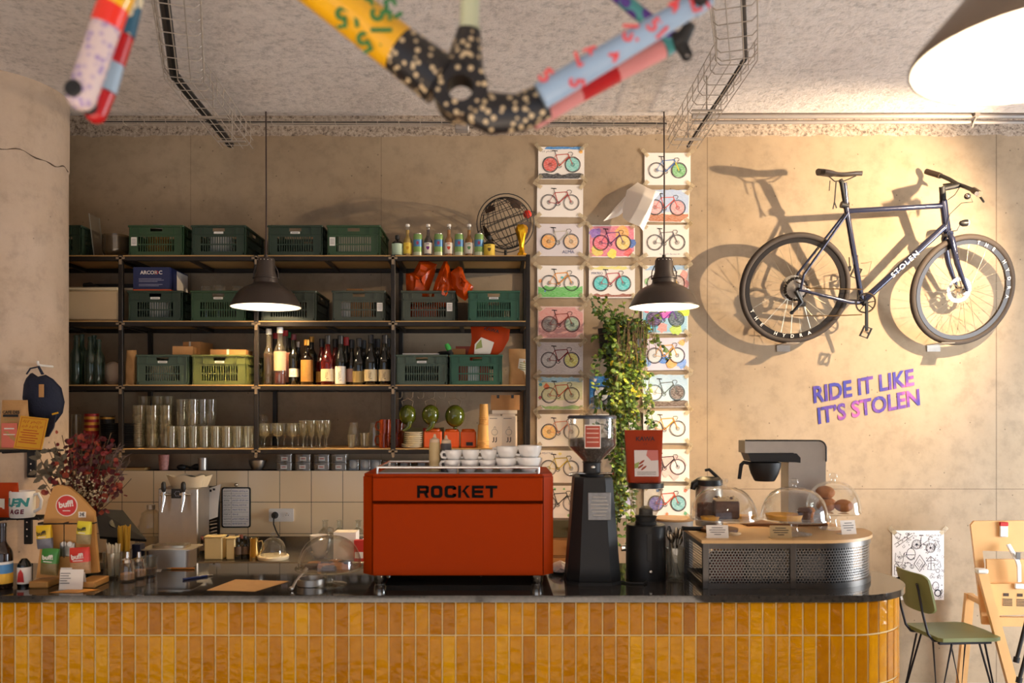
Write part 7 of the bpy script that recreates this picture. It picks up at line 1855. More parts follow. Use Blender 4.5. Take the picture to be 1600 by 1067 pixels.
# ------------------------------------------------------------------ espresso machine
D = 3.33
x0, x1 = X(565, D), X(865.5, D); w = x1 - x0; zb0, zt0 = Z(899, D) - CT, Z(741, D) - CT
t = thing('espresso_machine', 'large orange espresso machine with black lettering on its back panel', 'espresso machine', ((x0 + x1) / 2, D, CT))
dep = .46; ch = .042
def foot_shape(x, y0, y1, c): return [(-x + c, y0), (x - c, y0), (x, y0 + c), (x, y1), (-x, y1), (-x, y0 + c)]
mb = MB(); mb.prism(foot_shape(w / 2, .004, dep, ch), zt0 - zb0 - .012, ORANGE, z0=zb0); mb.prism(foot_shape(w / 2 - .003, .010, dep - .004, ch), .012, ORANGE, z0=zt0 - .012); mb.obj('body', parent=t, angle=25)
zs = Z(785.5, D) - CT
wf_ = X(848.5, D) - X(581, D)
mb = MB(); mb.box((0, .001, (zs + .008 + zt0 - .014) / 2), (wf_ - .006, .012, zt0 - .014 - zs - .008), ORANGE, bev=.002); mb.obj('upper_panel', parent=t)
mb = MB(); mb.box((0, .001, (zb0 + zs - .004) / 2), (wf_ - .006, .012, zs - .004 - zb0), ORANGE, bev=.003); mb.obj('lower_panel', parent=t)
mb = MB(); mb.box((0, .0045, zs + .002), (wf_ - .004, .004, .010), mat('dark_orange_gap', (70, 20, 2), .8, spec=.0)); mb.obj('panel_groove', parent=t)
for sx in (-1, 1): MB().box((sx * wf_ / 2, .0035, (zb0 + zt0) / 2), (.0022, .004, zt0 - zb0 - .01), mat('dark_orange_gap', (70, 20, 2), .8, spec=.0)).obj('panel_joint', parent=t)
# extended sans letters drawn as blocks
mb = MB(); LH = Z(758.5, D) - Z(777.5, D); lx0 = X(652, D) - t.location.x; LW = X(777, D) - X(652, D); lw = LW / 6 * .88; gp = (LW - 6 * lw) / 5; th = LH * .235; zl = Z(777.5, D) - CT
def seg(pts): mb.prism(pts, .0016, mat('black_letter', (18, 14, 12), .8, spec=.1), Matrix(((1, 0, 0, 0), (0, 0, -1, -.0055), (0, 1, 0, 0), (0, 0, 0, 1))))
def rc(x, a, b, c, d): seg([(x + a * lw, zl + b * LH), (x + c * lw, zl + b * LH), (x + c * lw, zl + d * LH), (x + a * lw, zl + d * LH)])
v = th / lw; hz = th / LH
def ring(x, gap=None):
 out = [(x + lw / 2 + p[0], zl + LH / 2 + p[1]) for p in rrect(lw, LH, LH * .28, 4)]; inn = [(x + lw / 2 + p[0], zl + LH / 2 + p[1]) for p in rrect(lw - 2 * th * 1.15, LH - 2 * th, LH * .12, 4)]
 n = len(out)
 for i in range(n):
  j = (i + 1) % n
  m_ = (out[i][0] + out[j][0]) / 2, (out[i][1] + out[j][1]) / 2
  if gap and m_[0] > x + lw * .80 and abs(m_[1] - zl - LH / 2) < LH * .12: continue
  if gap and m_[0] > x + lw * .93 and abs(out[i][1] - out[j][1]) > LH * .3:
   continue
  seg([out[i], out[j], inn[j], inn[i]])
xs = [lx0 + i * (lw + gp) for i in range(6)]
x = xs[0]; rc(x, 0, 0, v, 1); rc(x, v, 1 - hz, .9, 1); rc(x, v, .36, .9, .36 + hz); rc(x, 1 - v, .42, 1, .94); seg([(x + lw * .55, zl + LH * .4), (x + lw * .8, zl + LH * .4), (x + lw * 1.0, zl), (x + lw * .74, zl)])
ring(xs[1]); ring(xs[2], True)
for zz in (.66, .12): rc(xs[2], 1 - v, zz, 1, zz + .22)
x = xs[3]; rc(x, 0, 0, v, 1); seg([(x + lw * v, zl + LH * .42), (x + lw * .7, zl + LH), (x + lw, zl + LH), (x + lw * .46, zl + LH * .5)]); seg([(x + lw * .36, zl + LH * .6), (x + lw * .58, zl + LH * .62), (x + lw * 1.02, zl), (x + lw * .74, zl)])
x = xs[4]; rc(x, 0, 0, v, 1); rc(x, v, 0, 1, hz); rc(x, v, .5 - hz / 2, .94, .5 + hz / 2); rc(x, v, 1 - hz, 1, 1)
x = xs[5]; rc(x, 0, 1 - hz, 1, 1); rc(x, .5 - v / 2, 0, .5 + v / 2, 1 - hz)
mb.obj('lettering', parent=t, smooth=False, label='black raised ROCKET lettering')
for px in (591, 840):
 for y in (.055, dep - .05):
  xx = X(px, D) - t.location.x
  MB().lathe([(0, 0), (.020, 0), (.021, .006), (.024, .010), (.026, zb0)], CHROME, 28).obj('foot', parent=t, loc=(xx, y, 0))
mb = MB(); mb.box((0, dep / 2 + .03, zb0 - .012), (w * .8, dep * .6, .022), MATTE_BLACK); mb.obj('drip_tray', parent=t)
# top: cup rail
rz = Z(731, D) - CT
mb = MB(); rx0, rx1 = X(588, D) - t.location.x, X(842, D) - t.location.x
for zz in (rz,): mb.tube([(rx0, .03, zz), (rx1, .03, zz), (rx1, dep - .04, zz), (rx0, dep - .04, zz)], .0055, CHROME, 10, closed=True)
for xx in (rx0, rx1, ):
 for y in (.03, dep - .04): mb.tube([(xx, y, zt0), (xx, y, rz)], .0055, CHROME, 10)
mb.tube([((rx0 + rx1) / 2 + .0, .03, zt0), ((rx0 + rx1) / 2, .03, rz)], .004, CHROME, 8)
mb.obj('cup_rail', parent=t)
mb = MB(); mb.box((0, dep / 2, zt0 + .002), (w * .84, dep - .09, .004), BRUSHED); mb.obj('cup_tray', parent=t)
zcup = CT + zt0 + .0045
# cups on the machine, stacked by two
def cup_parts(t, r, h, m=CERAMIC):
 MB().lathe([(0, .003), (r * .50, 0), (r * .54, .003), (r * .80, h * .35), (r * .97, h * .75), (r, h), (r * .955, h), (r * .92, h * .75), (r * .74, h * .36), (0, .008)], m, 30).obj('cup_bowl', parent=t)
 MB().tube([(-r * .93, 0, h * .82), (-r * 1.22, 0, h * .86), (-r * 1.42, 0, h * .66), (-r * 1.3, 0, h * .4), (-r * .82, 0, h * .34)], .0055, m, 10).obj('handle', parent=t)
cups = [(707, .036, .05), (734, .037, .05), (762, .035, .05), (791, .045, .058), (826, .050, .06)]
nm_ = ('leftmost', 'second from left', 'middle', 'fourth, larger', 'rightmost, largest')
Dc = D + .075
for i, (px, r, h) in enumerate(cups):
 for k in range(2):
  zz = zcup + (0 if k == 0 else h * .80)
  t2 = thing('espresso_cup', ('upper ' if k else 'lower ') + 'white cup of the ' + nm_[i] + ' pair on the espresso machine', 'cup', (X(px, Dc) + (.004 if k else 0), Dc, zz), rz=R((12, -8, 5, -4, 10)[i]), group='white cups on the espresso machine')
  cup_parts(t2, r, h)
for row, yy in enumerate((.19, .29)):
 for i in range(6):
  t2 = thing('espresso_cup', ('white cup in the second row on the espresso machine', 'white cup in the third row on the espresso machine')[row], 'cup', (X(712 + i * 25, D) , D + yy, zcup), group=('second row of white cups', 'third row of white cups')[row])
  cup_parts(t2, .037, .05)
D2 = 3.42
for i, (a, b, top, m, lb) in enumerate(((670.5, 688, 678, mat('beige_squeeze', (196, 172, 124), .5), 'beige squeeze bottle at the left on top of the espresso machine'), (688.5, 705.5, 680, mat('charcoal_squeeze', (70, 66, 66), .5), 'charcoal squeeze bottle right of the beige one'))):
 h = Z(top, D2) - zcup; r = (X(b, D2) - X(a, D2)) / 2
 t2 = thing('squeeze_bottle', lb, 'bottle', (X((a + b) / 2, D2), D2 + .0, zcup))
 hb2 = h * .78
 MB().lathe([(0, 0), (r * .95, 0), (r, .006), (r, hb2 - .006), (r * .94, hb2), (0, hb2)], m, 26).obj('bottle_body', parent=t2)
 MB().lathe([(r * .9, hb2), (r * .88, hb2 + .012), (r * .34, hb2 + .018), (r * .16, h), (0, h)], mat('pale_nozzle', (206, 180, 150), .5), 20).obj('nozzle', parent=t2)
# odds and ends behind the machine's right foot
crumple('paper_bag', 'white crumpled paper bag on the bar between the espresso machine and the tall grinder', 'bag', [(-.05, 0), (-.055, .02), (-.03, .04), (0, .05), (.035, .035), (.05, .012), (.045, 0), (0, -.0)], PAPER, (X(876, 3.62), 3.62, CT + .003), 6)
mb = MB(); mb.tube([(X(620, 3.6), 3.66, CT + .005), (X(640, 3.5), 3.56, CT + .02), (X(700, 3.5), 3.52, CT + .03), (X(748, 3.5), 3.5, CT + .028), (X(752, 3.5), 3.5, CT + .005)], .005, CABLE, 8); mb.obj('power_cable', label='black cable looping under the espresso machine', cat='cable')
# ------------------------------------------------------------------ grinders
D = 3.45
t = thing('coffee_grinder', 'tall black coffee grinder with a bean filled glass hopper', 'grinder', (X(925, D), D, CT))
def oct_loft(levels, m, mb):
 vs = []; n = 8
 for (hx, hy, c, z) in levels:
  vs += [(-hx + c, -hy, z), (hx - c, -hy, z), (hx, -hy + c, z), (hx, hy - c, z), (hx - c, hy, z), (-hx + c, hy, z), (-hx, hy - c, z), (-hx, -hy + c, z)]
 fs = [tuple(range(7, -1, -1)), tuple(range((len(levels) - 1) * n, len(levels) * n))]
 for k in range(len(levels) - 1):
  for i in range(n): j = (i + 1) % n; fs.append((k * n + i, k * n + j, (k + 1) * n + j, (k + 1) * n + i))
 mb.add(vs, fs, m)
GB = mat('satin_black_body', (28, 27, 27), .42, var=.05, spec=.3)
zt1 = Z(744, D) - CT
mb = MB(); oct_loft([(.108, .105, .045, .012), (.110, .107, .046, .02), (.106, .105, .045, .06), (.078, .085, .034, zt1 - .01), (.074, .082, .032, zt1)], GB, mb); mb.obj('body', parent=t, angle=20)
mb = MB(); oct_loft([(.112, .11, .046, 0), (.112, .11, .046, .012)], MATTE_BLACK, mb); mb.obj('base', parent=t)
mb = MB(); zn = Z(723, D) - CT; mb.lathe([(.05, zt1), (.052, zt1 + .01), (.036, zt1 + .014), (.036, zn), (.042, zn + .004)], MATTE_BLACK, 28); mb.ball((0.0, -.036, zt1 + .04), .009, CHROME, 12, 8); mb.obj('neck', parent=t)
mb = MB(); mb.tube([(-.03, -.02, zt1 + .012), (-.075, -.05, zt1 + .016), (-.10, -.05, zt1 + .012)], .006, CHROME, 10); mb.tube([(.03, -.02, zt1 + .012), (.08, -.05, zt1 + .014)], .006, CHROME, 10); mb.obj('adjusting_lever', parent=t)
zh = Z(654, D) - CT; zc_ = Z(698, D) - CT; rh = .099
mb = MB(); mb.lathe([(.036, zn), (.040, zn + .01), (rh * .96, zc_), (rh, zc_ + .008), (rh, zh)], GLASS, 44); mb.obj('hopper', parent=t)
BEAN = mat('roasted_beans', (48, 28, 18), .5, var=.5, scale=90, bump=1.0, bscale=80)
mb = MB(); zf = Z(686, D) - CT
mb.lathe([(0, zn), (.033, zn), (.036, zn + .01), (rh * .92, zc_), (rh * .955, zc_ + .008), (rh * .955, zf), (rh * .5, zf + .006), (0, zf + .008)], BEAN, 36); mb.obj('coffee_beans', parent=t, kind='stuff')
mb = MB(); mb.lathe([(0, zh + .014), (rh * .96, zh + .014), (rh * 1.02, zh + .008), (rh * 1.02, zh), (0, zh)], mat('smoke_lid', (52, 56, 66), .35), 44); mb.obj('lid', parent=t)
lz0, lz1 = Z(699, D) - CT, Z(663, D) - CT; lx = X(917.5, D) - X(925, D)
LBR = mat('brick_red_label', (176, 70, 44), .5)
mb = MB(); mb.sheet(lambda u, v: (rh * 1.012 * math.sin(-.42 + u * .66), -rh * 1.012 * math.cos(-.42 + u * .66), lz0 + v * (lz1 - lz0)), 8, 1, PAPER)
mb.sheet(lambda u, v: (rh * 1.02 * math.sin(-.385 + u * .59), -rh * 1.02 * math.cos(-.385 + u * .59), lz0 + .005 + v * (lz1 - lz0 - .01)), 8, 1, LBR)
for k in range(4): mb.sheet(lambda u, v, k=k: (rh * 1.026 * math.sin(-.33 + u * .48), -rh * 1.026 * math.cos(-.33 + u * .48), lz1 - .018 - k * .018 + v * .004), 6, 1, mat('label_print', (226, 190, 170), .6))
mb.obj('hopper_label', parent=t, label='brick red hopper label')
# badge plate following the slope
slope = math.atan2(.020, zt1 - .07)
zq0, zq1 = Z(808, D) - CT, Z(766, D) - CT
def fy(z): return -(.105 - (.105 - .085) * (z - .06) / (zt1 - .07))
zm = (zq0 + zq1) / 2; M = euler(rx=-slope, loc=(X(932, D) - X(925, D) - .0, fy(zm) - .003, zm))
bw, bh = X(949, D) - X(914, D), zq1 - zq0
BADGE = mat('badge_steel', (128, 124, 120), .38, 1.0, var=.3, scale=60)
mb = MB(); mb.box((0, 0, 0), (bw, .004, bh), BADGE, M, bev=.0015)
for k in range(6):
 ww = bw * (.82 - .09 * abs(k - 2.5)); mb.box((0, -.0035, bh * (-.32 + k * .13)), (ww, .004, .006), BRUSHED, M, bev=.002)
mb.obj('badge_plate', parent=t, label='chrome badge plate with louvres')
D = 3.49
r2 = .082; z2 = Z(819, D) - CT
t = thing('coffee_grinder', 'shorter cylindrical black grinder with an empty clear hopper, under the red pouch', 'grinder', (X(1009, D), D, CT))
mb = MB(); mb.lathe([(0, 0), (r2, 0), (r2 * 1.01, .01), (r2, z2 - .006), (r2 * .96, z2), (0, z2)], GB, 48); mb.obj('body', parent=t)
mb = MB(); mb.box((0, -r2 + .001, z2 * .63), (.022, .004, z2 * .50), MATTE_BLACK, bev=.002); mb.obj('groove', parent=t); MB().ball((.004, -r2 - .003, z2 * .19), .009, CHROME, 14, 10).obj('knob', parent=t)
mb = MB(); zk = Z(806, D) - CT; mb.lathe([(.044, z2), (.044, z2 + .012), (.040, z2 + .016), (.046, zk)], MATTE_BLACK, 30); mb.obj('collar', parent=t)
mb = MB(); zr = Z(760, D) - CT; mb.lathe([(.042, zk), (.055, zk + .03), (.070, zr - .01), (.073, zr)], GLASS, 40); mb.lathe([(0, zk + .004), (.03, zk + .006), (.028, zk + .03), (.012, zk + .042), (0, zk + .042)], BLACK, 24); mb.obj('hopper', parent=t)
mb = MB(); mb.lathe([(.0745, zr - .004), (.0755, zr + .016), (.07, zr + .018), (0, zr + .018)], BLACK, 40); mb.obj('hopper_lid', parent=t)
MB().tube([(-r2, .02, z2 * .55), (-r2 - .018, .02, z2 * .55)], .014, CHROME, 14).obj('side_knob', parent=t)
# coffee pouch standing on it
zbase = CT + zr + .0185; Dk = 3.47
w, h = X(1037, Dk) - X(977, Dk), Z(672, Dk) - zbase
t = thing('coffee_pouch', 'rust red coffee pouch with a pale picture label standing on the shorter grinder', 'pouch', (X(1007, Dk), Dk + .02, zbase))
RUSTP = mat('rust_pouch', (152, 48, 4), .5, var=.06, spec=.2)
def fnp(u, v):
 a = 2 * PI * u; ww = w / 2 * (.84 + .16 * v); k = (1 - v) ** .8
 cx = max(-1, min(1, 1.25 * math.cos(a))); sy = max(-1, min(1, 1.25 * math.sin(a)))
 return (cx * ww, sy * (.003 + .034 * k), v * h)
mb = MB(); mb.sheet(fnp, 32, 12, RUSTP); mb.add([fnp(i / 32, 0) for i in range(32)], [tuple(range(31, -1, -1))], RUSTP); mb.add([fnp(i / 32, 1) for i in range(32)], [tuple(range(32))], RUSTP); mb.obj('pouch', parent=t, angle=50)
def yf(v): return -1.0 * (.003 + .034 * (1 - v) ** .8) - .0025
slp = math.atan2(yf(.15) - yf(.6), h * .45)
M = euler(rx=-math.atan2(yf(.62) - yf(.12), h * .5), loc=(.006, (yf(.12) + yf(.62)) / 2 - .003, h * .37))
lw_, lh_ = w * .62, h * .50
mb = MB(); mb.box((0, 0, 0), (lw_, .001, lh_), mat('pouch_label', (218, 206, 200), .5), M)
mb.poly([(lw_ * .5, lh_ * .5), (lw_ * .05, lh_ * .5), (lw_ * .0, lh_ * .3), (lw_ * .2, lh_ * .1), (lw_ * .5, lh_ * .12)], mat('dusty_rose', (196, 110, 100), .5), M, y=-.0012)
for a, b in ((-.25, -.12), (-.12, -.18), (-.2, .04)): mb.poly([(lw_ * a + .012 * math.cos(q_), lh_ * b + .005 * math.sin(q_) + .008 * math.cos(q_)) for q_ in [i * PI / 6 for i in range(12)]], mat('petal_rust', (150, 60, 30), .5), M, y=-.0012)
mb.poly([(-lw_ * .5, -lh_ * .02), (-lw_ * .3, lh_ * .06), (-lw_ * .34, -lh_ * .16), (-lw_ * .5, -lh_ * .2)], mat('leaf_print', (150, 160, 90), .7), M, y=-.0010)
for k in range(3): mb.box((0, -.001, -lh_ * (.33 + k * .05)), (lw_ * .8, .0006, .002), mat('grey_print', (120, 116, 112), .8), M)
mb.obj('picture_label', parent=t, label='pale picture label')
mb = MB(); mb.text('KAWA', .026, INK, euler(loc=(.003, yf(.82) - .006, h * .83), rx=-slp), bold=.0003); mb.text('C F', .010, INK, euler(loc=(.003, yf(.74) - .006, h * .73), rx=-slp)); mb.obj('lettering', parent=t, smooth=False)
mb = MB(); mb.tube([(X(965, 3.42), 3.42, CT + .005), (X(985, 3.36), 3.37, CT + .005), (X(1005, 3.36), 3.36, CT + .006), (X(1011, 3.38), 3.395, CT + .008)], .004, CABLE, 8); mb.obj('power_cable', label='thin black cable on the bar between the two grinders', cat='cable')
# white bin with a wooden rim, spoons in a glass
D = 3.70
t = thing('white_canister', 'white round canister with a wooden lid behind the spoon glass', 'canister', (X(1052, D), D, CT))
hc = Z(812, D) - CT
MB().lathe([(0, 0), (.082, 0), (.086, .01), (.086, hc), (0, hc)], WHITE, 40).obj('canister_body', parent=t); MB().lathe([(.088, hc), (.090, hc + .004), (.088, hc + .010), (0, hc + .010)], BEECH, 40).obj('lid', parent=t)
D = 3.47
t = thing('spoon_glass', 'drinking glass full of spoons right of the shorter grinder', 'glass', (X(1055, D), D, CT))
MB().lathe([(0, .006), (.030, 0), (.033, .004), (.039, .135), (.0365, .135), (.031, .014), (0, .012)], GLASS, 28).obj('glass', parent=t)
rr = random.Random(12); SPN = mat('spoon_steel', (120, 110, 96), .25, 1.0)
for i in range(9):
 a = i * 2 * PI / 9; top = Vector((math.cos(a) * .035 + rr.uniform(-.01, .01), math.sin(a) * .03, rr.uniform(.17, .225))); bot = Vector((math.cos(a + 2.6) * .018, math.sin(a + 2.6) * .018, .016))
 if i == 0: top = Vector((-.028, -.01, .225))
 d_ = (top - bot)
 MB().tube([bot, bot + d_ * .75, bot + d_ * .82, bot + d_ * .9, top], [.0028, .0028, .008, .0115, .005], SPN if i else BLACK, 10, flat=(1, .35)).obj('spoon', parent=t)
mb = None
# ------------------------------------------------------------------ perforated display case
t = thing('display_case', 'perforated steel display case with a wooden top, rounded at the right', 'display case', (1.2, 3.44, CT))
oc = t.location
zc1 = 1.242 - CT
cx_, cy_, cr_ = 1.29 - 1.2, 3.60 - 3.44, .315
xl, yb = .829 - 1.2, 3.62 - 3.44
def casepath(off, n=20):
 r_ = cr_ - off
 return [(xl + off, cy_ - r_)] + [(cx_ + r_ * math.sin(PI / 2 * i / n), cy_ - r_ * math.cos(PI / 2 * i / n)) for i in range(n + 1)] + [(cx_ + r_, yb - off), (xl + off + .01, yb - off)]
CST = mat('raw_steel', (92, 88, 84), .32, .95, var=.18, scale=12)
mb = MB(); mb.prism(casepath(-.006), .012, mat('case_wood_top', (214, 172, 116), .45, var=.12, scale=6), z0=zc1 - .012); mb.obj('wooden_top', parent=t)
mb = MB(); mb.prism(casepath(0.004), .005, CST, z0=0.0); mb.obj('bottom', parent=t)
# frame strips
def strip(z0, z1, off0, off1, mb):
 a, b = casepath(off0), casepath(off1); n = len(a)
 vs = [(p[0], p[1], z0) for p in a] + [(p[0], p[1], z1) for p in a] + [(p[0], p[1], z0) for p in b] + [(p[0], p[1], z1) for p in b]
 fs = []
 for i in range(n):
  j = (i + 1) % n; fs += [(i, j, n + j, n + i), (2 * n + j, 2 * n + i, 3 * n + i, 3 * n + j), (n + i, n + j, 3 * n + j, 3 * n + i), (j, i, 2 * n + i, 2 * n + j)]
 mb.add(vs, fs, CST)
mb = MB(); strip(0, .022, 0, .012, mb); strip(zc1 - .034, zc1 - .012, 0, .012, mb); mb.obj('frame_band', parent=t)
fl_ = cx_ - xl; Lq = cr_ * PI / 2
def along(s_, d=0.0):
 if s_ <= fl_: return Vector((xl + s_, cy_ - cr_ + d, 0))
 a = (s_ - fl_) / cr_; return Vector((cx_ + (cr_ - d) * math.sin(a), cy_ - (cr_ - d) * math.cos(a), 0))
s_mid = (X(1239.5, 3.285) - oc.x) - xl
for s_, nm in ((.012, 'l'), (s_mid, 'm'), (fl_ + Lq - .012, 'r')):
 p = along(s_); MB().box((p.x, p.y + (.006 if s_ <= fl_ else 0) , (zc1 - .012) / 2), (.026 if s_ <= fl_ else .014, .014 if s_ <= fl_ else .026, zc1 - .012), CST, bev=.002).obj('stile', parent=t)
MB().box((xl + .012, yb - .008, (zc1 - .012) / 2), (.02, .016, zc1 - .012), CST).obj('stile', parent=t)
# perforated sheets: hexagonal cells, each with a hole
def perforated(s0, s1, z0, z1, pit, hr_, mp):
 mb = MB(); vs = []; fs = []; rowh_ = pit * .866
 nr = int((z1 - z0) / rowh_); nc = int((s1 - s0) / pit)
 for r_ in range(nr):
  for c_ in range(nc):
   cs, cz = s0 + (c_ + .5 + .5 * (r_ % 2)) * pit, z0 + (r_ + .5) * rowh_
   if cs > s1 - pit * .3: continue
   o0_ = len(vs)
   for k in range(6):
    a = PI / 6 + k * PI / 3; ro = pit / math.sqrt(3)
    p = mp(cs + ro * math.cos(a)); vs.append((p.x, p.y, cz + ro * math.sin(a)))
   for k in range(6):
    a = PI / 6 + k * PI / 3; p = mp(cs + hr_ * math.cos(a)); vs.append((p.x, p.y, cz + hr_ * math.sin(a)))
   for k in range(6): l = (k + 1) % 6; fs.append((o0_ + k, o0_ + l, o0_ + 6 + l, o0_ + 6 + k))
 mb.add(vs, fs, mat('perforated_steel', (112, 108, 104), .36, .9, var=.08)); return mb
pm1 = lambda s_: along(s_, .006)
perforated(.018, s_mid - .010, .018, zc1 - .028, .0125, .0046, pm1).obj('perforated_panel', parent=t, smooth=False)
perforated(s_mid + .010, fl_ + Lq - .012, .018, zc1 - .028, .0125, .0046, pm1).obj('perforated_panel', parent=t, smooth=False)
perforated(.02, .32, .018, zc1 - .028, .0125, .0046, lambda s_: Vector((xl + .006, cy_ - cr_ + s_, 0))).obj('perforated_panel', parent=t, smooth=False)
for i, (a, b, hh_, m, lb) in enumerate(((1112, 1160, .11, mat('dim_red_bag', (90, 34, 24), .6, var=.4, scale=30), 'reddish packet inside the perforated case at the left'), (1165, 1225, .13, mat('pale_bag', (110, 102, 90), .6, var=.25, scale=14), 'pale packet inside the perforated case, left half'), (1244, 1288, .12, mat('white_bag', (120, 116, 110), .6, var=.15, scale=14), 'white paper bag inside the rounded half of the case'), (1292, 1330, .14, mat('dark_olive_bag', (40, 38, 30), .6, var=.3, scale=14), 'dark packet inside the rounded end of the case'))):  # packet colours darkened, the shade inside the case put into them
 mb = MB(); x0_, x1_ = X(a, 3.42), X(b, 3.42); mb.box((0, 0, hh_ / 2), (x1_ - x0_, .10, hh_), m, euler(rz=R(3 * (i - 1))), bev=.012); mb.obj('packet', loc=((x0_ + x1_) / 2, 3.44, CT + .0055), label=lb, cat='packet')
# cakes under glass on the case
CZ = 1.2425
GLC = glassmat('clear_dome_glass', (248, 248, 246), body=.015, bodycol=(240, 238, 230))
CHOC = mat('chocolate_cake', (74, 38, 20), .8, var=.3, scale=60, bump=.6, bscale=70); TART = mat('yellow_tart', (222, 160, 52), .6, var=.2, scale=30); CRUMB = mat('nut_topping', (206, 180, 140), .8, var=.4, scale=120, bump=.6)
BUN = mat('golden_bun', (176, 108, 50), .7, var=.25, scale=40, bump=.5, bscale=60)
Da = 3.46
t = stand(1131, Da, CZ, .062, .142, 'glass cake stand under a dome at the left of the display case', GLC)
dome(.134, .128, GLC).obj('glass_dome', parent=t, loc=(0, 0, .0695))
zp_ = CZ + .066
mb = MB(); x_, y_ = X(1133, Da - .02), Da - .03
t2 = thing('chocolate_cake', 'chocolate loaf cake with a nutty top under the left glass dome', 'cake', (x_, y_, zp_))
MB().box((0, 0, .038), (.098, .06, .074), CHOC, bev=.006).obj('loaf', parent=t2)
mb = MB(); mb.box((0, 0, .079), (.096, .058, .012), CRUMB, bev=.005)
for k in range(14): mb.ball((rr.uniform(-.04, .04), rr.uniform(-.025, .025), .086), .007, CRUMB if k % 3 else CHOC, 8, 6)
mb.obj('topping', parent=t2)
mb = MB(); mb.box((0, 0, .032), (.06, .05, .062), CHOC, bev=.006); mb.obj('chocolate_cake', loc=(x_ - .075, y_ + .03, zp_), rot=(0, 0, .5), label='cut chocolate cake piece behind the loaf under the left dome', cat='cake')
for i, (dx, dy, lb) in enumerate(((-.075, -.055, 'yellow tart slice at the left under the left dome'), (.08, -.015, 'yellow tart slice at the right under the left dome'))):
 mb = MB(); mb.lathe([(0, 0), (.034, 0), (.038, .013), (.034, .012), (0, .011)], TART, 24); mb.obj('tart', loc=(x_ + dx, y_ + dy + .02, zp_), label=lb, cat='tart')
Db = 3.44
t = stand(1241, Db, CZ, .062, .142, 'glass cake stand under a dome in the middle of the display case', GLC)
dome(.134, .128, GLC).obj('glass_dome', parent=t, loc=(0, 0, .0695))
mb = MB(); mb.lathe([(0, 0), (.068, 0), (.074, .020), (.068, .018), (0, .017)], TART, 32); mb.obj('tart', loc=(X(1222, Db), Db - .02, zp_), label='flat round yellow tart under the middle dome', cat='tart')
for i, (px, s, lb) in enumerate(((1253, 1.0, 'dark muffin under the middle dome'), (1268, .85, 'smaller brown muffin at the right under the middle dome'))):
 t2 = thing('muffin', lb, 'muffin', (X(px, Db), Db - (.03 if i == 0 else -.03), zp_))
 MB().lathe([(0, 0), (.02 * s, 0), (.027 * s, .028 * s)], CHOC if i == 0 else BUN, 20).obj('muffin_base', parent=t2); MB().lathe([(.027 * s, .028 * s), (.031 * s, .034 * s), (.024 * s, .048 * s), (0, .053 * s)], CHOC if i == 0 else BUN, 20).obj('muffin_top', parent=t2)
Dd = 3.63
t = thing('riser_box', 'plain wooden riser box standing behind the perforated case', 'box', (1.28, 3.742, CT))
MB().box((0, 0, .09), (.54, .19, .18), PLY, bev=.004).obj('box_body', parent=t); MB().box((0, 0, .184), (.55, .2, .008), BEECH).obj('top', parent=t)
De = 3.60
t = stand(1302, De, CZ, .072, .118, 'glass cake stand under a dome with brown buns, at the right rear of the case', GLC, .06)
dome(.112, .128, GLC).obj('glass_dome', parent=t, loc=(0, 0, .0795))
zq = CZ + .076
for i, (dx, dy, dz, s) in enumerate(((-.045, -.03, 0, 1), (.03, -.035, 0, 1.0), (-.01, .04, 0, 1), (-.035, .0, .052, 1.05))):
 mb = MB(); mb.ball((0, 0, .028 * s), .034 * s, BUN, 16, 10, (1.15, 1, .82)); mb.obj('bun', loc=(X(1302, De) + dx, De + dy, zq + dz), label=('left front brown bun under the rear dome', 'right front brown bun under the rear dome', 'brown bun at the back under the rear dome', 'topmost brown bun of the pile under the rear dome')[i], cat='bun')
WD = mat('dark_wood_board', (120, 74, 36), .5, var=.15)
t = thing('serving_board', 'round brown wooden board with a dark handle beneath the left dome', 'board', (X(1121, 3.55), 3.53, CZ))
MB().lathe([(0, 0), (.075, 0), (.08, .006), (.08, .014), (0, .016)], WD, 36).obj('disc', parent=t) ; MB().tube([(-.07, 0, .010), (-.13, -.02, .014), (-.16, -.025, .016)], [.010, .009, .010], BLACK, 10).obj('handle', parent=t)
for i, (px, D, w_, lab_, m, h_) in enumerate(((1121.5, 3.335, .088, 'white price card at the front left of the display case', PAPER, .052), (1220.5, 3.325, .084, 'kraft price card with dark print at the front middle of the case', mat('kraft_card', (176, 150, 106), .7), .052), (1327, 3.44, .072, 'white price card at the front right of the case under the buns', PAPER, .058))):
 t = thing('price_card', lab_, 'card', (X(px, D), D, CZ), rz=(0, R(-4), R(16))[i])
 mb = MB(); mb.box((0, 0, h_ / 2), (w_, .0012, h_), m, euler(rx=R(-12))); mb.box((0, .018, .001), (w_, .03, .0012), m); mb.obj('card', parent=t)
 mb = MB()
 for k, ln in enumerate((.5, .74, .66, .3)): mb.box((0, -.0012, h_ * (.8 - k * .17)), (w_ * ln, .0006, .0032), INK if i == 1 else mat('grey_print', (120, 116, 112), .8), euler(rx=R(-12)))
 mb.obj('print', parent=t)
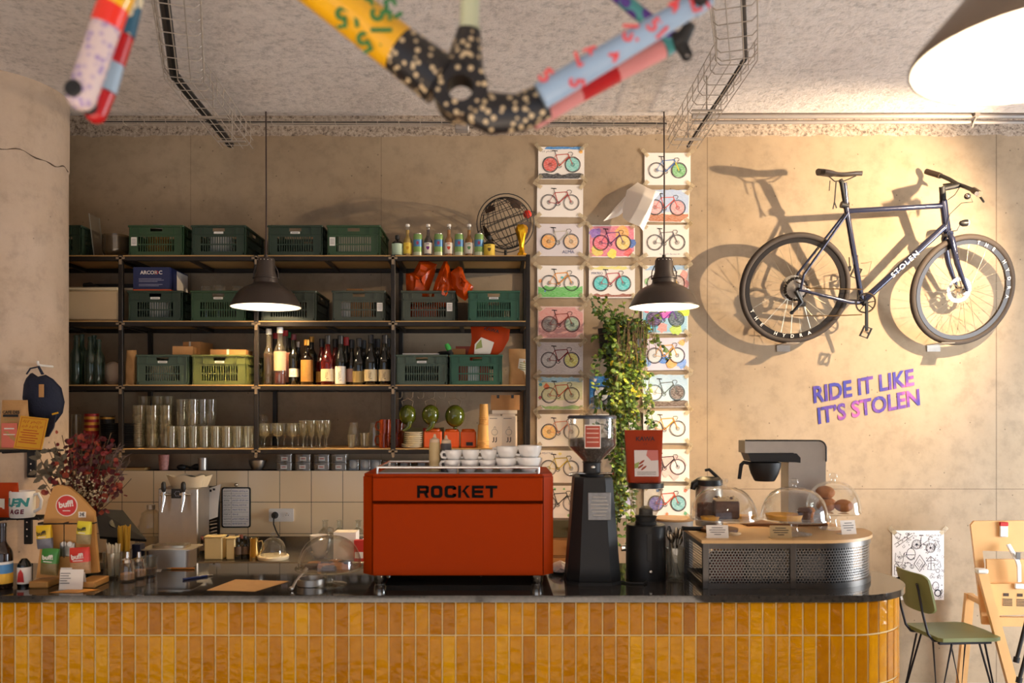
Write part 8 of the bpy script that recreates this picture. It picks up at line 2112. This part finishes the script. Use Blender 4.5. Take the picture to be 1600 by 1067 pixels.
# ------------------------------------------------------------------ coffee brewer and airpot behind the case
D = 3.775; RZ = CT + .1885
t = thing('coffee_brewer', 'steel and black filter coffee brewer with its black basket, behind the cake domes', 'coffee maker', (X(1255, D), D, RZ))
def bx_(px): return X(px, D) - X(1255, D)
def bz_(py): return Z(py, D) - RZ
mb = MB(); arm = [(bx_(1159), bz_(688)), (bx_(1159), bz_(707)), (bx_(1234), bz_(706.5))] + [(bx_(1234) + .0, bz_(712))] + [(bx_(1226), bz_(722)), (bx_(1226), .012), (bx_(1283.5), .012), (bx_(1283.5), bz_(702))] + [(bx_(1272) + .033 * math.cos(a), bz_(700) + .034 * math.sin(a)) for a in [R(10 + 16 * i) for i in range(6)]]
mb.prism(arm, .10, BRUSHED, Matrix(((1, 0, 0, 0), (0, 0, 1, -.05), (0, 1, 0, 0), (0, 0, 0, 1)))); mb.obj('housing', parent=t)
mb = MB(); mb.tube([(p[0], -.051, p[1]) for p in ([(bx_(1159), bz_(687.5))] + [(bx_(1272) + .035 * math.cos(a), bz_(700) + .036 * math.sin(a)) for a in [R(90 - 16 * i) for i in range(6)]] + [(bx_(1284), bz_(720))])], .0035, BLACK, 8); mb.obj('edge_trim', parent=t)
mb = MB(); hd = [(bx_(1163), bz_(707.5)), (bx_(1168), bz_(720)), (bx_(1236), bz_(721)), (bx_(1244), bz_(722)), (bx_(1244), bz_(714)), (bx_(1238), bz_(707.5))]
mb.prism(hd, .108, BLACK, Matrix(((1, 0, 0, 0), (0, 0, 1, -.054), (0, 1, 0, 0), (0, 0, 0, 1)))); mb.obj('spray_head', parent=t)
bxc = (bx_(1169) + bx_(1218)) / 2; rb = (bx_(1218) - bx_(1169)) / 2
mb = MB(); mb.lathe([(rb, bz_(722)), (rb * 1.0, bz_(727)), (rb * .86, bz_(739)), (rb * .66, bz_(749)), (rb * .6, bz_(751)), (0, bz_(751))], MATTE_BLACK, 32, Matrix.Translation((bxc, -.01, 0))); bk = mb.obj('filter_basket', parent=t)
mb = MB(); mb.tube([(bxc - rb * .9, -.01, bz_(724)), (bx_(1161), -.01, bz_(722)), (bx_(1157), -.01, bz_(726)), (bx_(1154), -.01, bz_(748))], [.008, .009, .009, .008], MATTE_BLACK, 12); mb.obj('basket_handle', parent=t)
mb = MB(); mb.box(((bx_(1160) + bx_(1285)) / 2, 0, .006), (bx_(1285) - bx_(1160), .13, .012), mat('dark_wood_board', (120, 74, 36), .5, var=.15), bev=.003); mb.obj('base', parent=t)
D = 3.745
t = thing('airpot', 'dark thermos jug with a black lever lid behind the left cake dome', 'thermos', (X(1108, D), D, RZ))
zl_ = Z(757, D) - RZ
MB().lathe([(0, 0), (.058, 0), (.06, .01), (.06, zl_ - .03), (.05, zl_), (0, zl_)], BRUSHED, 30).obj('jug_body', parent=t)
mb = MB(); mb.lathe([(.052, zl_ - .004), (.06, zl_), (.058, zl_ + .022), (.04, zl_ + .034), (0, zl_ + .036)], BLACK, 28); mb.tube([(-.04, 0, zl_ + .012), (-.068, 0, zl_ + .0), (-.074, 0, zl_ - .022)], [.022, .018, .012], BLACK, 12); mb.obj('lid', parent=t)
mb = MB(); mb.tube([(.05, 0, zl_ + .02), (.03, 0, zl_ + .04), (.0, 0, zl_ + .068), (-.018, 0, zl_ + .064)], [.008, .008, .007, .006], BLACK, 10); mb.obj('lever', parent=t)
# old wooden crate and dark drawer box below the lowest drawings, between machine and grinder
D = 5.0
t = thing('wooden_cabinet', 'low wooden cabinet with a dark top drawer under the drawings, seen beside the tall grinder', 'cabinet', (X(889, D), D + .17, 0))
wq = X(980, D) - X(850, D)
MB().box((0, 0, .52), (wq, .34, 1.04), mat('amber_wood', (150, 96, 46), .5, var=.2, scale=5), bev=.006).obj('body', parent=t)
for z0_, z1_, m, nm in ((Z(840, D), Z(812, D), mat('olive_dark_front', (66, 58, 36), .4), 'drawer'), (Z(868, D), Z(843, D), mat('amber_wood', (150, 96, 46), .5), 'drawer'), (Z(900, D), Z(871, D), mat('amber_wood', (150, 96, 46), .5), 'drawer')):
 dr = MB(); dr.box((0, -.176, (z0_ + z1_) / 2), (wq - .02, .014, z1_ - z0_ - .004), m, bev=.003); d_ = dr.obj(nm, parent=t)
 MB().ball((.0, -.188, (z0_ + z1_) / 2), .012, BLACK, 12, 8).obj('knob', parent=d_)
# ------------------------------------------------------------------ small shelves on the pillar
D = 4.02
for zy, x1p, brx, lb, py1 in ((704, 86, 50, 'upper thin black wire shelf fixed to the pillar', 746), (808, 74, 44, 'lower thin black wire shelf fixed to the pillar', 850)):
 z = Z(zy, D); xr = X(x1p, D); xl_ = X(-40, D)
 t = thing('pillar_shelf', lb, 'shelf', ((xl_ + xr) / 2, D, z))
 mb = MB(); ww = xr - xl_
 for k in range(6): mb.tube([(-ww / 2, -.08 + k * .032, 0), (ww / 2, -.08 + k * .032, 0)], .003, MATTE_BLACK, 6)
 for k in range(8): mb.tube([(-ww / 2 + ww * k / 7, -.08, -.003), (-ww / 2 + ww * k / 7, .08, -.003)], .0025, MATTE_BLACK, 6)
 mb.tube([(-ww / 2, -.08, .004), (ww / 2, -.08, .004)], .004, MATTE_BLACK, 6); mb.obj('wire_deck', parent=t)
 Dp = 4.21; bxx = X(brx, Dp) - t.location.x; hh_ = z - Z(py1, Dp)
 mb = MB(); mb.box((bxx, Dp - D - .0, -hh_ / 2), (.042, .018, hh_), MATTE_BLACK, bev=.003); mb.tube([(bxx, Dp - D - .01, -.01), (bxx, -.06, -.006)], .006, MATTE_BLACK, 8)
 for k in range(3): mb.ball((bxx, Dp - D - .010, -hh_ * (.3 + .22 * k)), .005, CHROME, 8, 6)
 mb.obj('bracket', parent=t)
zs1, zs2 = Z(704, D) + .0085, Z(808, D) + .0085
Dz = 3.98
t, w, h = pouch('coffee_bag', 'kraft coffee bag with a coral label on the upper pillar shelf', 4, 43, 625, Dz + .03, zs1, KRAFT, dep=.07)
mb = MB(); mb.box((-.006, -.037, h * .28), (w * .62, .002, h * .5), mat('coral_label', (226, 120, 100), .6)); mb.box((-.006, -.0385, h * .42), (w * .4, .001, .006), PAPER); mb.box((-.006, -.0385, h * .3), (w * .46, .001, .004), PAPER); mb.obj('coral_label', parent=t)
mb = MB(); mb.text('CAFE DES', .019, INK, euler(loc=(-.002, -.030, h * .75)), bold=.0006); mb.box((-.002, -.034, h * .68), (w * .6, .001, .012), INK); mb.scrawl(-.03, .03, h * .6, .012, mat('leaf_print', (150, 160, 90), 0.7), y=-.037); mb.obj('lettering', parent=t, smooth=False)
t = thing('menu_card', 'yellow menu card with orange print leaning on the upper pillar shelf', 'card', (X(43, 3.945), 3.945, zs1), rot=(R(-12), R(6), 0))
w, h = X(64, 3.945) - X(20, 3.945), .158
mb = MB(); mb.box((0, 0, h / 2), (w, .002, h), mat('ochre_card', (222, 162, 32), .6)); mb.obj('card', parent=t)
mb = MB(); OP = mat('orange_card_print', (190, 70, 20), .6)
mb.scrawl(-w * .36, w * .36, h * .84, .018, OP, y=-.0016, w=.003); mb.scrawl(-w * .36, w * .36, h * .70, .015, OP, y=-.0016, w=.003, seed=4)
for k in range(6): mb.box((-w * .05, -.0015, h * (.58 - k * .075)), (w * (.66 if k % 2 else .5), .0006, .004), OP)
mb.stroke([(-w * .44, h * .05), (w * .44, h * .05), (w * .44, h * .95), (-w * .44, h * .95)], .003, OP, y=-.0014, closed=True); mb.obj('print', parent=t, smooth=False)
# cap hanging on a hook
Dh = 4.10
NAVY = mat('navy_cloth', (24, 30, 50), .85, var=.15, scale=60, bump=.3, bscale=120)
t = thing('cloth_hat', 'navy blue peaked hat hanging by its strap on the pillar hook', 'hat', (X(62, Dh), Dh, Z(575, Dh)))
def hq_(px, py): return (X(px, Dh) - X(62, Dh), Z(py, Dh) - Z(575, Dh))
out = [hq_(*p) for p in ((40, 590), (36, 600), (34, 622), (40, 650), (60, 668), (84, 660), (95, 645), (98, 628), (93, 606), (80, 592), (68, 585), (56, 588), (47, 582))]
mb = MB(); cxo = sum(p[0] for p in out) / len(out); czo = sum(p[1] for p in out) / len(out); vs = []; n = len(out)
for k in range(6):
 u = math.cos(k / 5 * PI / 2); dd_ = math.sin(k / 5 * PI / 2)
 for p in out: vs.append((cxo + (p[0] - cxo) * u, -.075 * dd_ + .02, czo + (p[1] - czo) * u))
fs = [(k * n + i, k * n + (i + 1) % n, (k + 1) * n + (i + 1) % n, (k + 1) * n + i) for k in range(5) for i in range(n)] + [tuple(range(n))]
mb.add(vs, fs, NAVY); mb.obj('crown', parent=t, angle=80)
mb = MB(); br = [hq_(*p) for p in ((66, 668), (84, 655), (92, 648), (88, 668), (80, 682), (66, 684))]
mb.prism(br, .012, NAVY, Matrix(((1, 0, 0, 0), (0, 0, 1, -.03), (0, 1, 0, 0), (0, 0, 0, 1)))); mb.obj('peak', parent=t)
mb = MB(); mb.tube([(*hq_(45, 585)[:1], -.02, hq_(45, 585)[1]), (hq_(50, 576)[0], -.015, hq_(50, 576)[1]), (hq_(62, 573)[0], -.01, hq_(62, 573)[1]), (hq_(70, 585)[0], -.02, hq_(70, 585)[1])], .008, NAVY, 8, flat=(1, .5)); mb.obj('strap', parent=t)
mb = MB(); tg = hq_(76, 611); mb.box((tg[0], -.066, tg[1]), (.022, .006, .062), mat('tan_leather', (190, 140, 84), .6)); mb.obj('leather_tag', parent=t, label='tan leather tag')
mb = MB(); yq = hq_(75, 652); mb.box((yq[0], -.050, yq[1]), (.03, .006, .008), YEL, euler(ry=R(-15), loc=(0, 0, 0))); mb.obj('yellow_stripe', parent=t)
mb = MB(); mb.tube([(0, .115, 0), (0, .0, 0), (0, -.02, .004), (0, -.024, .02)], .006, WHITE, 10); mb.obj('wall_hook', loc=(X(56, Dh), Dh + .04, Z(570, Dh)), label='white hook on the pillar carrying the navy hat', cat='hook')
# lower shelf: orange pouch and mug
t, w, h = pouch('orange_pouch', 'orange pouch at the left edge on the lower pillar shelf', -18, 28, 754, Dz, zs2, POUCH, dep=.07)
mb = MB(); mb.box((.0, -.037, h * .4), (w * .4, .002, h * .3), WL); mb.obj('paper_label', parent=t)
Dm = 3.96; rM = (X(53, Dm) - X(16, Dm)) / 2; hM = Z(767, Dm) - zs2
t = thing('mug', 'white mug with teal and maroon lettering on the lower pillar shelf', 'mug', (X(35, Dm), Dm, zs2))
MB().lathe([(0, 0), (rM * .93, 0), (rM, .008), (rM, hM - .003), (rM * .97, hM), (rM * .93, hM - .003), (rM * .93, .01), (0, .008)], CERAMIC, 40).obj('mug_body', parent=t)
MB().tube([(rM * .96, 0, hM * .86), (rM * 1.35, 0, hM * .9), (rM * 1.62, 0, hM * .66), (rM * 1.52, 0, hM * .34), (rM * .95, 0, hM * .2)], .0075, CERAMIC, 12).obj('handle', parent=t)
mb = MB(); mb.text('LEN', .052, mat('teal_print', (60, 150, 146), .5), bold=.003, shear=.2, extrude=0, sx=1.15); mb.text('AGE', .028, mat('maroon_print', (110, 30, 50), .5), euler(loc=(.002, 0, -.042)), bold=.0015, shear=.1, spacing=1.3)
mb.v = [Vector(((rM + .0016) * math.sin((v.x) / rM), -(rM + .0016) * math.cos((v.x) / rM), v.z + hM * .58)) for v in mb.v]; mb.obj('lettering', parent=t, smooth=False)
# ------------------------------------------------------------------ dried flowers in a vase behind the snack stand
D = 3.52
rd = random.Random(21)
t = thing('flower_vase', 'plain glass vase behind the wooden stand, holding the dried flowers', 'vase', (X(125, D), D, CT))
MB().lathe([(0, 0), (.05, 0), (.055, .02), (.05, .16), (.042, .22), (.046, .24), (.042, .24), (.038, .22), (.045, .16), (.05, .02)], GLASS_G, 26).obj('vase_body', parent=t)
vz = CT + .02
t = thing('dried_flower_bouquet', 'large bouquet of dried dark red leaves with white sprays and grey leaves', 'flowers', (X(125, D), D, vz))
def bq(px, py, dy): return Vector((X(px, D + dy) - t.location.x, dy, Z(py, D + dy) - vz))
RL = [mat('dried_red', (120, 26, 24), .6, var=.3, scale=40), mat('dried_rust', (150, 60, 34), .6, var=.3, scale=40), mat('dried_burgundy', (74, 18, 22), .6, var=.3, scale=40)]
GRL = mat('grey_dried_leaf', (96, 86, 68), .8, var=.2); WSP = mat('white_dried_bud', (196, 176, 140), .8, var=.2); PSP = mat('mauve_plume', (128, 106, 100), .9, var=.2)
st, rl, ws, gl_, pp_ = MB(), MB(), MB(), MB(), MB()
def sprig(px, py, dy):
 e = bq(px, py, dy); m_ = Vector((e.x * .35, e.y * .35, e.z * .6)); pts = [Vector((rd.uniform(-.02, .02), rd.uniform(-.02, .02), .02)), Vector((rd.uniform(-.025, .025), rd.uniform(-.02, .02), .2)), m_ + Vector((0, 0, .06)), e]
 pts = [pts[0], pts[1], pts[1].lerp(m_, .6), m_.lerp(e, .4), m_.lerp(e, .75), e]
 st.tube(pts, .0016, STEM, 5); return pts
def round_leaf(mb, p, r, m):
 n_ = Vector((rd.uniform(-1, 1), rd.uniform(-1.4, -.2), rd.uniform(-.6, 1))).normalized(); a = n_.orthogonal().normalized(); b = n_.cross(a)
 vs = [p - n_ * r * .25] + [p + (a * math.cos(k * PI / 4) + b * math.sin(k * PI / 4)) * r * rd.uniform(.8, 1.05) for k in range(8)]
 mb.add(vs, [(0, 1 + k, 1 + (k + 1) % 8) for k in range(8)], m)
for (px, py) in ((115, 690), (124, 683), (135, 695), (150, 690), (157, 700), (110, 705), (128, 700), (145, 705), (118, 716), (160, 715), (97, 680), (104, 712), (174, 676), (190, 745), (205, 748), (182, 757), (170, 765), (70, 760), (86, 727), (140, 680), (165, 690), (130, 725), (150, 730), (112, 735), (175, 720), (120, 676), (146, 678), (156, 742), (135, 748)):
 pts = sprig(px, py, rd.uniform(-.11, .07)); e = pts[-1]
 for k in range(15 if 95 < px < 180 else 11):
  q_ = rd.random() ** .8; b0 = pts[3].lerp(e, q_) if rd.random() < .75 else pts[2].lerp(pts[3], q_)
  round_leaf(rl, b0 + Vector((rd.uniform(-.03, .03), rd.uniform(-.025, .025), rd.uniform(-.025, .03))), rd.uniform(.008, .0155), RL[rd.choice((0, 0, 1, 2, 2))])
for (px, py) in ((112, 745), (120, 760), (130, 750), (140, 760), (125, 770), (150, 752), (118, 735), (160, 760), (135, 740), (108, 755)):
 pts = sprig(px, py, rd.uniform(-.13, -.03)); e = pts[-1]
 for k in range(22):
  ws.ball(pts[3].lerp(e, rd.random()) + Vector((rd.uniform(-.03, .03), rd.uniform(-.03, .02), rd.uniform(-.03, .03))), rd.uniform(.0025, .005), WSP, 6, 4)
for (px, py) in ((75, 700), (62, 715), (85, 690), (72, 735), (58, 735), (92, 700), (80, 745), (95, 720), (66, 724)):
 pts = sprig(px, py, rd.uniform(-.08, .05))
 for k in range(5):
  b0 = pts[3].lerp(pts[5], rd.random()); leaf(gl_, b0, Vector((rd.uniform(-1, .3), rd.uniform(-.6, .2), rd.uniform(-.4, .9))), Vector((0, -1, .2)), rd.uniform(.03, .05), .022, GRL)
for (px, py) in ((186, 695), (196, 712), (204, 720), (178, 705), (190, 725)):
 pts = sprig(px, py, rd.uniform(-.04, .06)); e = pts[-1]
 for k in range(34):
  b0 = pts[3].lerp(e, rd.random()); pp_.tube([b0, b0 + Vector((rd.uniform(-.02, .03), rd.uniform(-.02, .02), rd.uniform(-.005, .03)))], [.0014, .0005], PSP, 4)
st.obj('stems', parent=t); rl.obj('red_leaves', parent=t, smooth=False); ws.obj('white_sprays', parent=t); gl_.obj('grey_leaves', parent=t, smooth=False); pp_.obj('mauve_plumes', parent=t)
# ------------------------------------------------------------------ chairs at the right
SEATG = mat('olive_green_seat', (108, 112, 66), .42, var=.06); WIREB = mat('black_rod', (26, 25, 34), .4, .3)
ch_ = thing('green_chair', 'olive green metal chair with black hairpin legs beside the bar end', 'chair', (2.725, 4.96, 0), rz=R(4))
ch_.scale = (.92, .92, .985)
SH = .455
mb = MB(); sh_ = [(-.19, -.17), (-.17, -.195), (.17, -.20), (.215, -.18), (.235, 0), (.215, .18), (.17, .20), (-.17, .195), (-.19, .17)]
def seat_fn(u, v): return None
mb.prism(sh_, .022, SEATG, z0=SH - .022); mb.obj('seat', parent=ch_)
mb = MB()
def bk_(u, v):
 y = (u - .5) * .36; z = SH + .13 + v * .235; x = -.245 - v * .06 + .09 * ((u - .5) * 2) ** 2 * .45
 return (x, y, z)
def rounded(u, v, off):
 p = Vector(bk_(u, v)); return (p.x + off, p.y, p.z)
nu, nv = 14, 8
def inset(u, v):  # rounded corners
 cu, cv = (u - .5) * 2, (v - .5) * 2; r_ = .35
 if abs(cu) > 1 - r_ and abs(cv) > 1 - r_:
  a, b = (abs(cu) - 1 + r_) / r_, (abs(cv) - 1 + r_) / r_
  m_ = max(a, b); l_ = math.hypot(a, b); k = m_ / l_ if l_ > 0 else 1
  cu = math.copysign(1 - r_ + r_ * a * k, cu); cv = math.copysign(1 - r_ + r_ * b * k, cv)
 return cu / 2 + .5, cv / 2 + .5
vs = []
for off in (0, .014):
 for j in range(nv + 1):
  for i in range(nu + 1): u, v = inset(i / nu, j / nv); vs.append(rounded(u, v, off))
n1_ = (nu + 1) * (nv + 1); fs = []
for j in range(nv):
 for i in range(nu):
  a = j * (nu + 1) + i; q_ = (a, a + 1, a + nu + 2, a + nu + 1); fs += [q_[::-1], tuple(k + n1_ for k in q_)]
edge = [i for i in range(nu + 1)] + [(j + 1) * (nu + 1) - 1 for j in range(1, nv + 1)] + [nv * (nu + 1) + i for i in range(nu - 1, -1, -1)] + [j * (nu + 1) for j in range(nv - 1, 0, -1)]
fs += [(edge[k], edge[(k + 1) % len(edge)], edge[(k + 1) % len(edge)] + n1_, edge[k] + n1_) for k in range(len(edge))]
mb.add(vs, fs, SEATG); mb.obj('backrest', parent=ch_)
for s in (-1, 1):
 mb = MB(); yy = s * .125
 mb.tube([(-.10, yy, SH - .035), (-.19, yy, SH - .03), (-.225, yy, SH + .01), (-.262, yy, SH + .14), (-.288, yy, SH + .27), (-.290, yy * .92, SH + .295), (-.285, yy * .8, SH + .30)], .0075, WIREB, 10); mb.obj('back_rod', parent=ch_)
mb = MB()
for s in (-1, 1): mb.box((.0, s * .15, SH - .034), (.34, .024, .022), WIREB)
mb.box((-.13, 0, SH - .034), (.02, .3, .02), WIREB); mb.box((.15, 0, SH - .034), (.02, .3, .02), WIREB); mb.obj('under_frame', parent=ch_)
for sx in (-1, 1):
 for sy in (-1, 1):
  mb = MB(); a = Vector((sx * .20, sy * .19, .006)); mb.tube([(sx * .17, sy * .09, SH - .04), a, (sx * .09, sy * .16, SH - .04)], .0065, WIREB, 8); mb.obj('leg', parent=ch_)
# wooden high chairs, one behind the other
BLABEL = mat('dark_print', (70, 52, 40), .7)
def board(mb, pts, th, m, M=None): mb.prism(pts, th, m, M)
hc_ = thing('wooden_high_chair', 'beech plywood high chair with a white harness buckle at the right edge', 'high chair', (3.17, 4.92, 0), rz=R(-8))
def HM(y, tilt, z=0): return euler(rx=tilt, loc=(0, y, z))
# pixel study at D ~ 4.95 in the chair's own frame
def hx(px): return X(px, 4.92) - 3.17
def hz_(py): return Z(py, 4.92)
UPb = Matrix(((1, 0, 0, 0), (0, 0, 1, 0), (0, 1, 0, 0), (0, 0, 0, 1)))
mb = MB(); mb.prism([(hx(1523), hz_(822)), (hx(1528), hz_(815.5)), (hx(1622), hz_(813)), (hx(1630), hz_(822)), (hx(1640), hz_(1010)), (hx(1622), hz_(1012)), (hx(1612), hz_(862)), (hx(1540), hz_(862)), (hx(1546), hz_(912)), (hx(1552), hz_(978)), (hx(1540), hz_(978))], .02, BEECH, UPb); mb.obj('backrest', parent=hc_)
mb = MB(); mb.prism([(hx(1543), hz_(874)), (hx(1620), hz_(872)), (hx(1622), hz_(912)), (hx(1544), hz_(912))], .018, BEECH, UPb @ Matrix.Translation((0, 0, -.03))); mb.obj('back_slat', parent=hc_)
mb = MB(); mb.prism([(hx(1541), hz_(914)), (hx(1544), hz_(911)), (hx(1626), hz_(909)), (hx(1630), hz_(955)), (hx(1552), hz_(960))], .02, BEECH, UPb @ Matrix.Translation((0, 0, -.055))); mb.obj('seat_panel', parent=hc_)
mb = MB(); mb.prism([(hx(1550), hz_(964)), (hx(1628), hz_(962)), (hx(1628), hz_(976)), (hx(1552), hz_(978))], .03, BEECH, UPb @ Matrix.Translation((0, 0, -.035))); mb.obj('cross_rail', parent=hc_)
mb = MB(); mb.prism([(hx(1522), hz_(888)), (hx(1535), hz_(886)), (hx(1562), 0.0), (hx(1546), 0.0)] if False else [(hx(1522), hz_(888)), (hx(1535), hz_(887)), (hx(1592), 0.0), (hx(1577), 0.0)], .035, BEECH, UPb @ Matrix.Translation((0, 0, -.10))); mb.obj('leg', parent=hc_)
mb = MB(); mb.prism([(hx(1630), hz_(888)), (hx(1643), hz_(887)), (hx(1700), 0.0), (hx(1685), 0.0)], .035, BEECH, UPb @ Matrix.Translation((0, 0, -.10))); mb.obj('leg', parent=hc_)
mb = MB(); mb.prism([(hx(1548), .60), (hx(1561), .60), (hx(1548), 0), (hx(1534), 0)], .035, BEECH, UPb @ Matrix.Translation((0, 0, .30))); mb.box((hx(1554), .16, .585), (.03, .30, .03), BEECH); mb.obj('rear_leg', parent=hc_)
mb = MB(); mb.box((hx(1528), -.095, hz_(889)), (.06, .05, .028), WHITE, bev=.006); mb.obj('hinge_cap', parent=hc_, label='white plastic hinge cap')
mb = MB(); mb.box((hx(1570), -.008, hz_(829)), (.045, .014, .08), WHITE, bev=.004); mb.box((hx(1570), -.011, hz_(819)), (.047, .014, .024), mat('sticker_red', (200, 44, 40), .5), bev=.003); mb.obj('buckle', parent=hc_, label='white and red buckle')
mb = MB(); mb.tube([(hx(1573), -.04, hz_(850)), (hx(1580), -.09, hz_(872)), (hx(1583), -.085, hz_(880)), (hx(1584), -.08, hz_(905))], .017, WHITE, 10, flat=(1, .5)); mb.box((hx(1586), -.063, hz_(913)), (.05, .014, .032), WHITE, bev=.004); mb.box((hx(1581), -.092, hz_(865)), (.022, .01, .04), mat('grey_print', (120, 116, 112), .8)); mb.obj('harness_strap', parent=hc_, label='white harness strap')
mb = MB()
for k, px in enumerate((1570, 1590)):
 for q_ in range(5): mb.box((hx(px), -.0565, hz_(934 + q_ * 2.4)), (.052, .001, .005), BLABEL)
 mb.box((hx(px) - .008, -.0565, hz_(927)), (.03, .001, .018), BLABEL)
mb.obj('printed_text', parent=hc_)
sb = thing('folding_stand', 'black tubular legs with rubber feet at the right edge beside the high chair', 'stand', (3.22, 4.70, 0))
def sx_(px): return X(px, 4.70) - 3.22
for a, b in (((1606, 960), (1588, 1032)), ((1612, 990), (1592, 1064))):
 mb = MB(); mb.tube([(sx_(a[0]), 0, Z(a[1], 4.7)), (sx_(b[0]), 0, Z(b[1], 4.7))], .010, BLACK, 10); mb.tube([(sx_(b[0]) + .004, 0, Z(b[1], 4.7) + .02), (sx_(b[0]) - .002, 0, Z(b[1], 4.7) - .01)], .016, MATTE_BLACK, 10); mb.obj('leg', parent=sb)
mb = MB(); mb.tube([(sx_(1616), 0, .0), (sx_(1616), 0, Z(950, 4.7)), (sx_(1606), 0, Z(955, 4.7))], .012, BLACK, 10); mb.tube([(sx_(1616), 0, Z(985, 4.7)), (sx_(1610), 0, Z(988, 4.7))], .01, BLACK, 8); mb.box((sx_(1616), 0, .008), (.1, .3, .016), BLACK); mb.obj('post', parent=sb)
